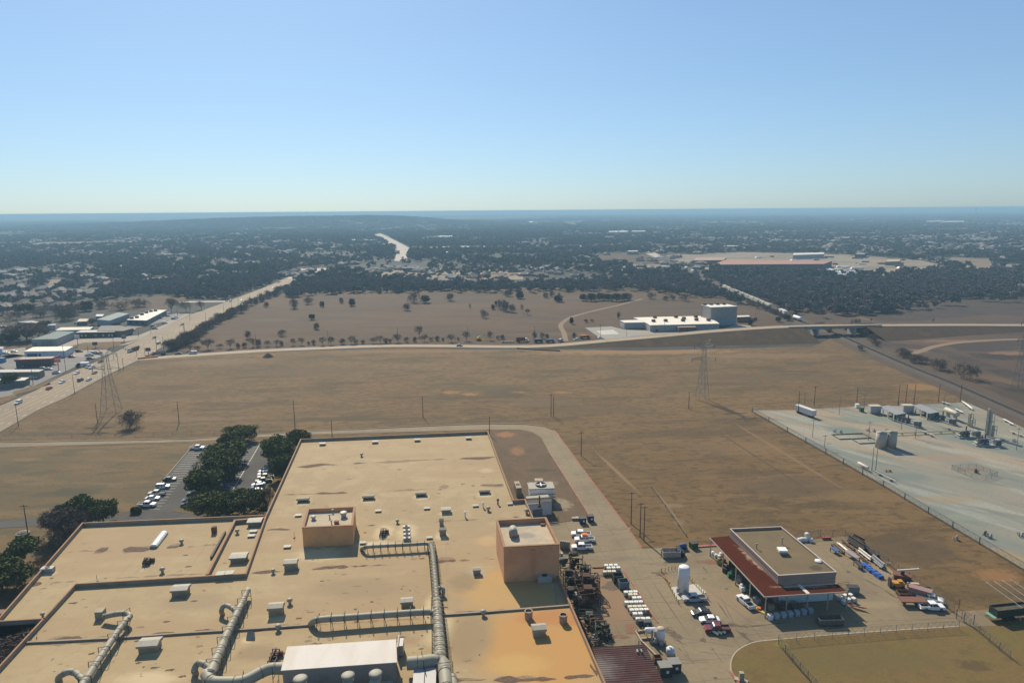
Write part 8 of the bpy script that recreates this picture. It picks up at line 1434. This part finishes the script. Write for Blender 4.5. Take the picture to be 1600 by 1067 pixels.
def scatter(name, label, cat, pts, sc, col, nk, kind='stuff', pick=None, zs=None):
    n = len(pts); me = bpy.data.meshes.new(name); me.vertices.add(n); co = np.zeros((n, 3), np.float32); co[:, :2] = pts; 
    if zs is not None: co[:, 2] = zs
    me.vertices.foreach_set('co', co.ravel())
    rg_ = np.random.default_rng(n)
    for nm, ty, arr in (('sc', 'FLOAT', np.asarray(sc, np.float32)), ('rot', 'FLOAT', rg_.uniform(0, 6.28, n).astype(np.float32)), ('pick', 'INT', (rg_.integers(0, nk, n) if pick is None else pick).astype(np.int32))):
        at = me.attributes.new(nm, ty, 'POINT'); at.data.foreach_set('value', arr)
    me.update(); o_ = bpy.data.objects.new(name, me); COL.objects.link(o_); o_['kind'] = kind; tag(o_, label, cat)
    ng = bpy.data.node_groups.new(name, 'GeometryNodeTree'); ng.interface.new_socket('Geometry', in_out='INPUT', socket_type='NodeSocketGeometry'); ng.interface.new_socket('Geometry', in_out='OUTPUT', socket_type='NodeSocketGeometry')
    N = ng.nodes; gi = N.new('NodeGroupInput'); go = N.new('NodeGroupOutput'); ci = N.new('GeometryNodeCollectionInfo'); ci.inputs['Collection'].default_value = col; ci.inputs['Separate Children'].default_value = True; ci.inputs['Reset Children'].default_value = True
    ip = N.new('GeometryNodeInstanceOnPoints'); ip.inputs['Pick Instance'].default_value = True
    def at_(nm, ty): a = N.new('GeometryNodeInputNamedAttribute'); a.data_type = ty; a.inputs[0].default_value = nm; return a.outputs[0]
    cx_ = N.new('ShaderNodeCombineXYZ'); ng.links.new(at_('rot', 'FLOAT'), cx_.inputs[2])
    er = N.new('FunctionNodeEulerToRotation'); ng.links.new(cx_.outputs[0], er.inputs[0])
    ng.links.new(gi.outputs[0], ip.inputs['Points']); ng.links.new(ci.outputs[0], ip.inputs['Instance']); ng.links.new(at_('pick', 'INT'), ip.inputs['Instance Index']); ng.links.new(er.outputs[0], ip.inputs['Rotation']); ng.links.new(at_('sc', 'FLOAT'), ip.inputs['Scale']); ng.links.new(ip.outputs[0], go.inputs[0])
    o_.modifiers.new('scatter', 'NODES').node_group = ng; return o_
def proj_np(P):
    y = P[:, 1]; z = -CAM_H; d = y * math.cos(PITCH) - z * math.sin(PITCH); u = y * math.sin(PITCH) + z * math.cos(PITCH); a, b = P[:, 0] / d, u / d; c, s = math.cos(ROLL), math.sin(ROLL); return np.stack([800 + (a * c - b * s) * F, 533.5 - (a * s + b * c) * F], 1)
rng = np.random.default_rng(5)
def cone(n, d0, d1):        # points even over the ground between two distances, in front of the viewer
    r = np.sqrt(rng.uniform(d0 ** 2, d1 ** 2, n)); a = rng.uniform(-.72, .72, n); return np.stack([r * np.sin(a), r * np.cos(a)], 1)
def vnoise(P, s, seed=0): return np.array([mnoise.noise(Vector((x / s + seed, y / s, seed * .37))) for x, y in P])
rpn = np.array([(p.x, p.y) for p in rp])
def near_rail(P, w_): return np.min(np.hypot(P[:, None, 0] - rpn[None, :, 0], P[:, None, 1] - rpn[None, :, 1]), 1) < w_
woods = [[(440, 468), (478, 440), (520, 434), (560, 443), (640, 444), (700, 446), (820, 445), (900, 443), (960, 436), (1050, 436), (1105, 433), (1240, 440), (1340, 440), (1400, 437), (1440, 431), (1480, 424), (1540, 426), (1640, 436), (1640, 466), (1240, 471), (1190, 476), (1160, 478), (1130, 466), (1095, 464), (1072, 458), (1000, 456.5), (988, 450), (960, 455), (800, 457), (700, 455), (600, 458), (480, 462)],
         [(150, 474), (190, 464), (240, 460), (300, 467), (352, 468), (400, 453), (452, 434), (400, 430), (330, 434), (250, 441), (185, 447), (140, 455)], [(1165, 471), (1240, 470), (1250, 474), (1200, 482)]]
openp = [[(262, 556), (300, 519), (350, 494), (390, 477), (425, 463), (475, 462), (600, 458), (800, 457), (980, 455), (1000, 457), (1095, 465), (1130, 467), (1240, 500), (1700, 466), (1700, 700), (260, 700)], [(-100, 700), (-100, 503), (130, 490), (190, 485), (260, 480), (300, 470), (480, 425), (480, 432), (300, 560)],
         [(30, 386), (60, 379), (220, 376.5), (240, 381), (120, 384.5)], [(66, 453), (80, 436), (101, 436), (94, 448)], [(229, 439), (232, 433), (282, 431), (280, 435)], [(0, 488), (0, 478), (24, 476), (26, 481)], [(98, 476), (200, 468), (268, 461), (300, 467), (262, 482), (140, 482)], [(925, 401), (955, 395), (1012, 397.5), (1040, 399), (1150, 394), (1290, 397), (1440, 407), (1475, 415), (1400, 431), (1240, 428), (1110, 422), (1062, 417), (1048, 425), (992, 427), (985, 416), (938, 409)],
         [(1486, 402), (1545, 404), (1550, 414), (1540, 421), (1478, 411)], [(582, 367), (594, 364), (626, 379.5), (641, 387), (640, 395), (635, 409), (614, 409), (618, 388), (602, 378)], [(1330, 389), (1330, 386), (1440, 400), (1560, 419), (1640, 430), (1640, 435), (1480, 413), (1390, 394)], [(435, 432), (470, 419), (560, 417), (562, 420), (480, 432)], [(900, 346.5), (903, 353), (885, 354), (880, 348)], [(315, 427), (352, 425.5), (356, 430), (318, 431)], [(148, 441), (188, 436), (180, 450), (158, 450)], [(112, 434), (115, 429), (144, 428.5), (138, 434)]]
Pn = cone(150000, 560, 3100); px = proj_np(Pn)
def inany(px, L_): r = np.zeros(len(px), bool); 
def anyp(px, L_):
    r = np.zeros(len(px), bool)
    for q in L_: r |= inpoly(px, q)
    return r
inw = anyp(px, woods); ino = anyp(px, openp) & ~inw; D_ = np.hypot(Pn[:, 0], Pn[:, 1])
keep = ~ino & (px[:, 0] > -120) & (px[:, 0] < 1720) & (px[:, 1] < 510)
Pn, px, inw, D_ = Pn[keep], px[keep], inw[keep], D_[keep]
vn = vnoise(Pn, 170, 3) + .5 * vnoise(Pn, 45, 8); est = inpoly(px, [(560, 419), (815, 418), (905, 414), (905, 432), (820, 435), (575, 438)])
pr_ = np.where(inw, 1.0, np.clip(.33 + vn * 1.3, .04, .9) * np.where(est, .42, 1)); ok = rng.uniform(0, 1, len(Pn)) < pr_
Pn, inw, D_, vn = Pn[ok], inw[ok], D_[ok], vn[ok]; ok = ~near_rail(Pn, 13); Pn, inw, D_, vn = Pn[ok], inw[ok], D_[ok], vn[ok]
H_ = np.array(placed); cl = np.ones(len(Pn), bool)
for x, y, r in placed: cl &= ~((np.abs(Pn[:, 0] - x) < r * .75) & (Pn[:, 1] < y + r * .6) & (Pn[:, 1] > y - r * 1.6))
Pn, inw, vn, D_ = Pn[cl], inw[cl], vn[cl], D_[cl]
green = rng.uniform(0, 1, len(Pn)) < np.where(inw, .12, .3 + .4 * vnoise(Pn, 400, 5)); pick = np.where(green, rng.choice([2, 5], len(Pn)), rng.choice([0, 1, 3, 4, 6, 7], len(Pn)))
tc_ = mkcol('tree_library', LIB[:8]); 
scatter('woodland', 'dark leafless winter woodland stretching across the middle distance', 'woodland', Pn[inw], rng.uniform(.55, 1.05, inw.sum()), tc_, 8, pick=pick[inw])
scatter('suburb_trees', 'mass of bare and evergreen trees filling the suburbs behind the woods', 'trees', Pn[~inw], rng.uniform(.6, 1.25, (~inw).sum()), tc_, 8, pick=pick[~inw])
def hills_h(x, y):
    h = 0
    for cx_, cy_, sx_, sy_, hh in HB: h = h + hh * np.exp(-((x - cx_) / sx_) ** 2 - ((y - cy_) / sy_) ** 2)
    return h
HB = [(-1450, 5000, 900, 620, 50), (-850, 5100, 380, 500, 22), (-2450, 5300, 800, 500, 24)]
gv = mkcol('grove_library', LIB[8:]); Pf = cone(52000, 3000, 12500); px = proj_np(Pf); ok = ~anyp(px, openp) & (px[:, 0] > -60) & (px[:, 0] < 1660) & (rng.uniform(0, 1, len(Pf)) < np.where(hills_h(Pf[:, 0], Pf[:, 1]) > 5, 1, np.clip(.6 + vnoise(Pf, 600, 4) * 1.2, .1, .95))); Pf = Pf[ok]
scatter('distant_woods', 'blue grey wooded country reaching to the horizon', 'woodland', Pf, rng.uniform(.7, 1.3, len(Pf)), gv, 4, zs=hills_h(Pf[:, 0], Pf[:, 1]) - .5)
Ph = cone(15000, 1300, 6500); px = proj_np(Ph); vn = vnoise(Ph, 900, 9); ok = ~anyp(px, openp + woods) & (hills_h(Ph[:, 0], Ph[:, 1]) < 6) & (vn + rng.normal(size=len(Ph)) * .12 > np.where(px[:, 0] > 1000, -.12, .05)) & (px[:, 0] > -60) & (px[:, 0] < 1660); Ph = Ph[ok]
scatter('distant_suburb', 'countless small roofs of far suburbs', 'houses', Ph, rng.uniform(.9, 1.7, len(Ph)), mkcol('house_library', HLIB), 5, zs=hills_h(Ph[:, 0], Ph[:, 1]))
# low wooded hills
hm = M('wooded hill', (.07, .075, .065), .95, layers=((60, (.045, .05, .038), .4, .6, .7), (14, (.02, .025, .018), .45, .65, .7)))
def hillgrid(name, x0, x1, y0, y1, nx, ny, fn):
    xs = np.linspace(x0, x1, nx); ys = np.linspace(y0, y1, ny); X, Y = np.meshgrid(xs, ys); Z = fn(X, Y); V = np.stack([X.ravel(), Y.ravel(), Z.ravel()], 1); I = np.arange(nx * ny).reshape(ny, nx); Fq = np.stack([I[:-1, :-1].ravel(), I[:-1, 1:].ravel(), I[1:, 1:].ravel(), I[1:, :-1].ravel()], 1)
    o_ = bpy.data.objects.new(name, arrmesh(name, V, Fq, [hm])); COL.objects.link(o_); o_['kind'] = 'structure'; return o_
hillgrid('hill', -4600, 600, 3300, 6900, 90, 60, lambda X, Y: hills_h(X, Y) - 1.5)
def ridge(X, Y):
    Z = np.zeros_like(X); r = np.hypot(X, Y); a = X / Y
    for i in range(X.shape[0]):
        for j in range(X.shape[1]): Z[i, j] = 36 + 20 * mnoise.noise(Vector((a[i, j] * 7, r[i, j] / 5000, 1.5))) + 12 * mnoise.noise(Vector((a[i, j] * 40, r[i, j] / 3000, 4)))
    bump = 42 * np.exp(-((a - .295) / .012) ** 2) + 10 * np.exp(-((a - .33) / .01) ** 2) + 10 * np.exp(-((a - .5) / .03) ** 2)
    return np.minimum(Z + bump, 93) * np.clip((r - 11500) / 7500, 0, 1) - 2
hillgrid('distant_ridge', -20000, 20000, 11000, 24000, 240, 24, ridge)
def ridge2(X, Y): return np.array([[(10 + 34 * mnoise.noise(Vector((x / 2600, y / 1500, 7.5))) + 8 * mnoise.noise(Vector((x / 500, y / 500, 2)))) for x, y in zip(a_, b_)] for a_, b_ in zip(X, Y)]) * np.clip((Y - 7000) / 700, 0, 1) * np.clip((11500 - Y) / 900, 0, 1) - 1.5
hillgrid('low_ridge', -9000, 9000, 7000, 11500, 150, 26, ridge2)
# skyline masts and towers
for x, yb, yt, r, l, cap in [(386, 348, 338.5, 1.6, 'left one of two masts on the left hill', 0), (389.3, 347.5, 338.5, 1.6, 'right one of two masts on the left hill', 0), (575.5, 343, 336, 2.2, 'mast on the crest of the middle hill', 0), (875, 355, 341, 2.0, 'slim dark tower on the far plain', 0), (967, 370, 355, 1.2, 'mast beside the rail corridor', 0), (1523, 331, 321, 9, 'mushroom shaped water tower on the right skyline', 1), (915, 335, 328.6, 7, 'tiny water tower on the middle skyline', 1), (623, 336, 331.5, 7, 'tiny water tower left of the middle skyline', 1), (725, 335, 331, 6, 'small water tower on the skyline above the pasture', 1), (807, 334, 329.5, 5, 'faint mast right of the small skyline tower', 0)]:
    z0 = 40 if yb < 337 else (hills_h(*G(x, yb + 8).xy) if yb in (348, 347.5, 343) else 0); dist = {348: 4900, 347.5: 4900, 343: 5000, 355: 3900, 370: 2500, 331: 9000}.get(yb, 13000); g0 = G(x, 345).normalized(); dr = (G(x, 345) - Vector((0, 0, CAM_H))); dr.z = 0; dr.normalize(); p = dr * dist; p.z = 0 if yb > 350 else (hills_h(p.x, p.y) if dist < 5100 else 0)
    lo, hi = p.z, 400.0
    for _ in range(40):
        m_ = (lo + hi) / 2
        if PJ((p.x, p.y, m_))[1] > yt: lo = m_
        else: hi = m_
    h = min(lo, 94.6) - p.z; t = thing('water_tower' if cap else 'radio_mast', l, 'water tower' if cap else 'mast', p); ob('shaft', MB().cyl((0, 0, 0), (0, 0, h * .8 if cap else h), r * (.35 if cap else 1), r * (.35 if cap else .5), 8), greyp, t)
    if cap: ob('tank', MB().lathe((0, 0, h * .72), [(r * .4, 0), (r, h * .08), (r, h * .18), (r * .5, h * .27), (.1, h * .28)], 16), greyp, t)

# ================================================================== HAZE
hz = bpy.data.materials.new('haze'); hz.use_nodes = True; nt = hz.node_tree; nt.nodes.remove(nt.nodes['Principled BSDF']); pv = nt.nodes.new('ShaderNodeVolumePrincipled'); pv.inputs['Color'].default_value = (.355, .59, .77, 1); pv.inputs['Density'].default_value = 1.9e-4; pv.inputs['Anisotropy'].default_value = .1
nt.links.new(pv.outputs[0], nt.nodes['Material Output'].inputs['Volume'])
o = ob('haze', MB().box((0, 11500, 47.4), (56000, 27000, 96.8)), hz); o['kind'] = 'stuff'; tag(o, 'thin blue haze over the plain', 'haze')
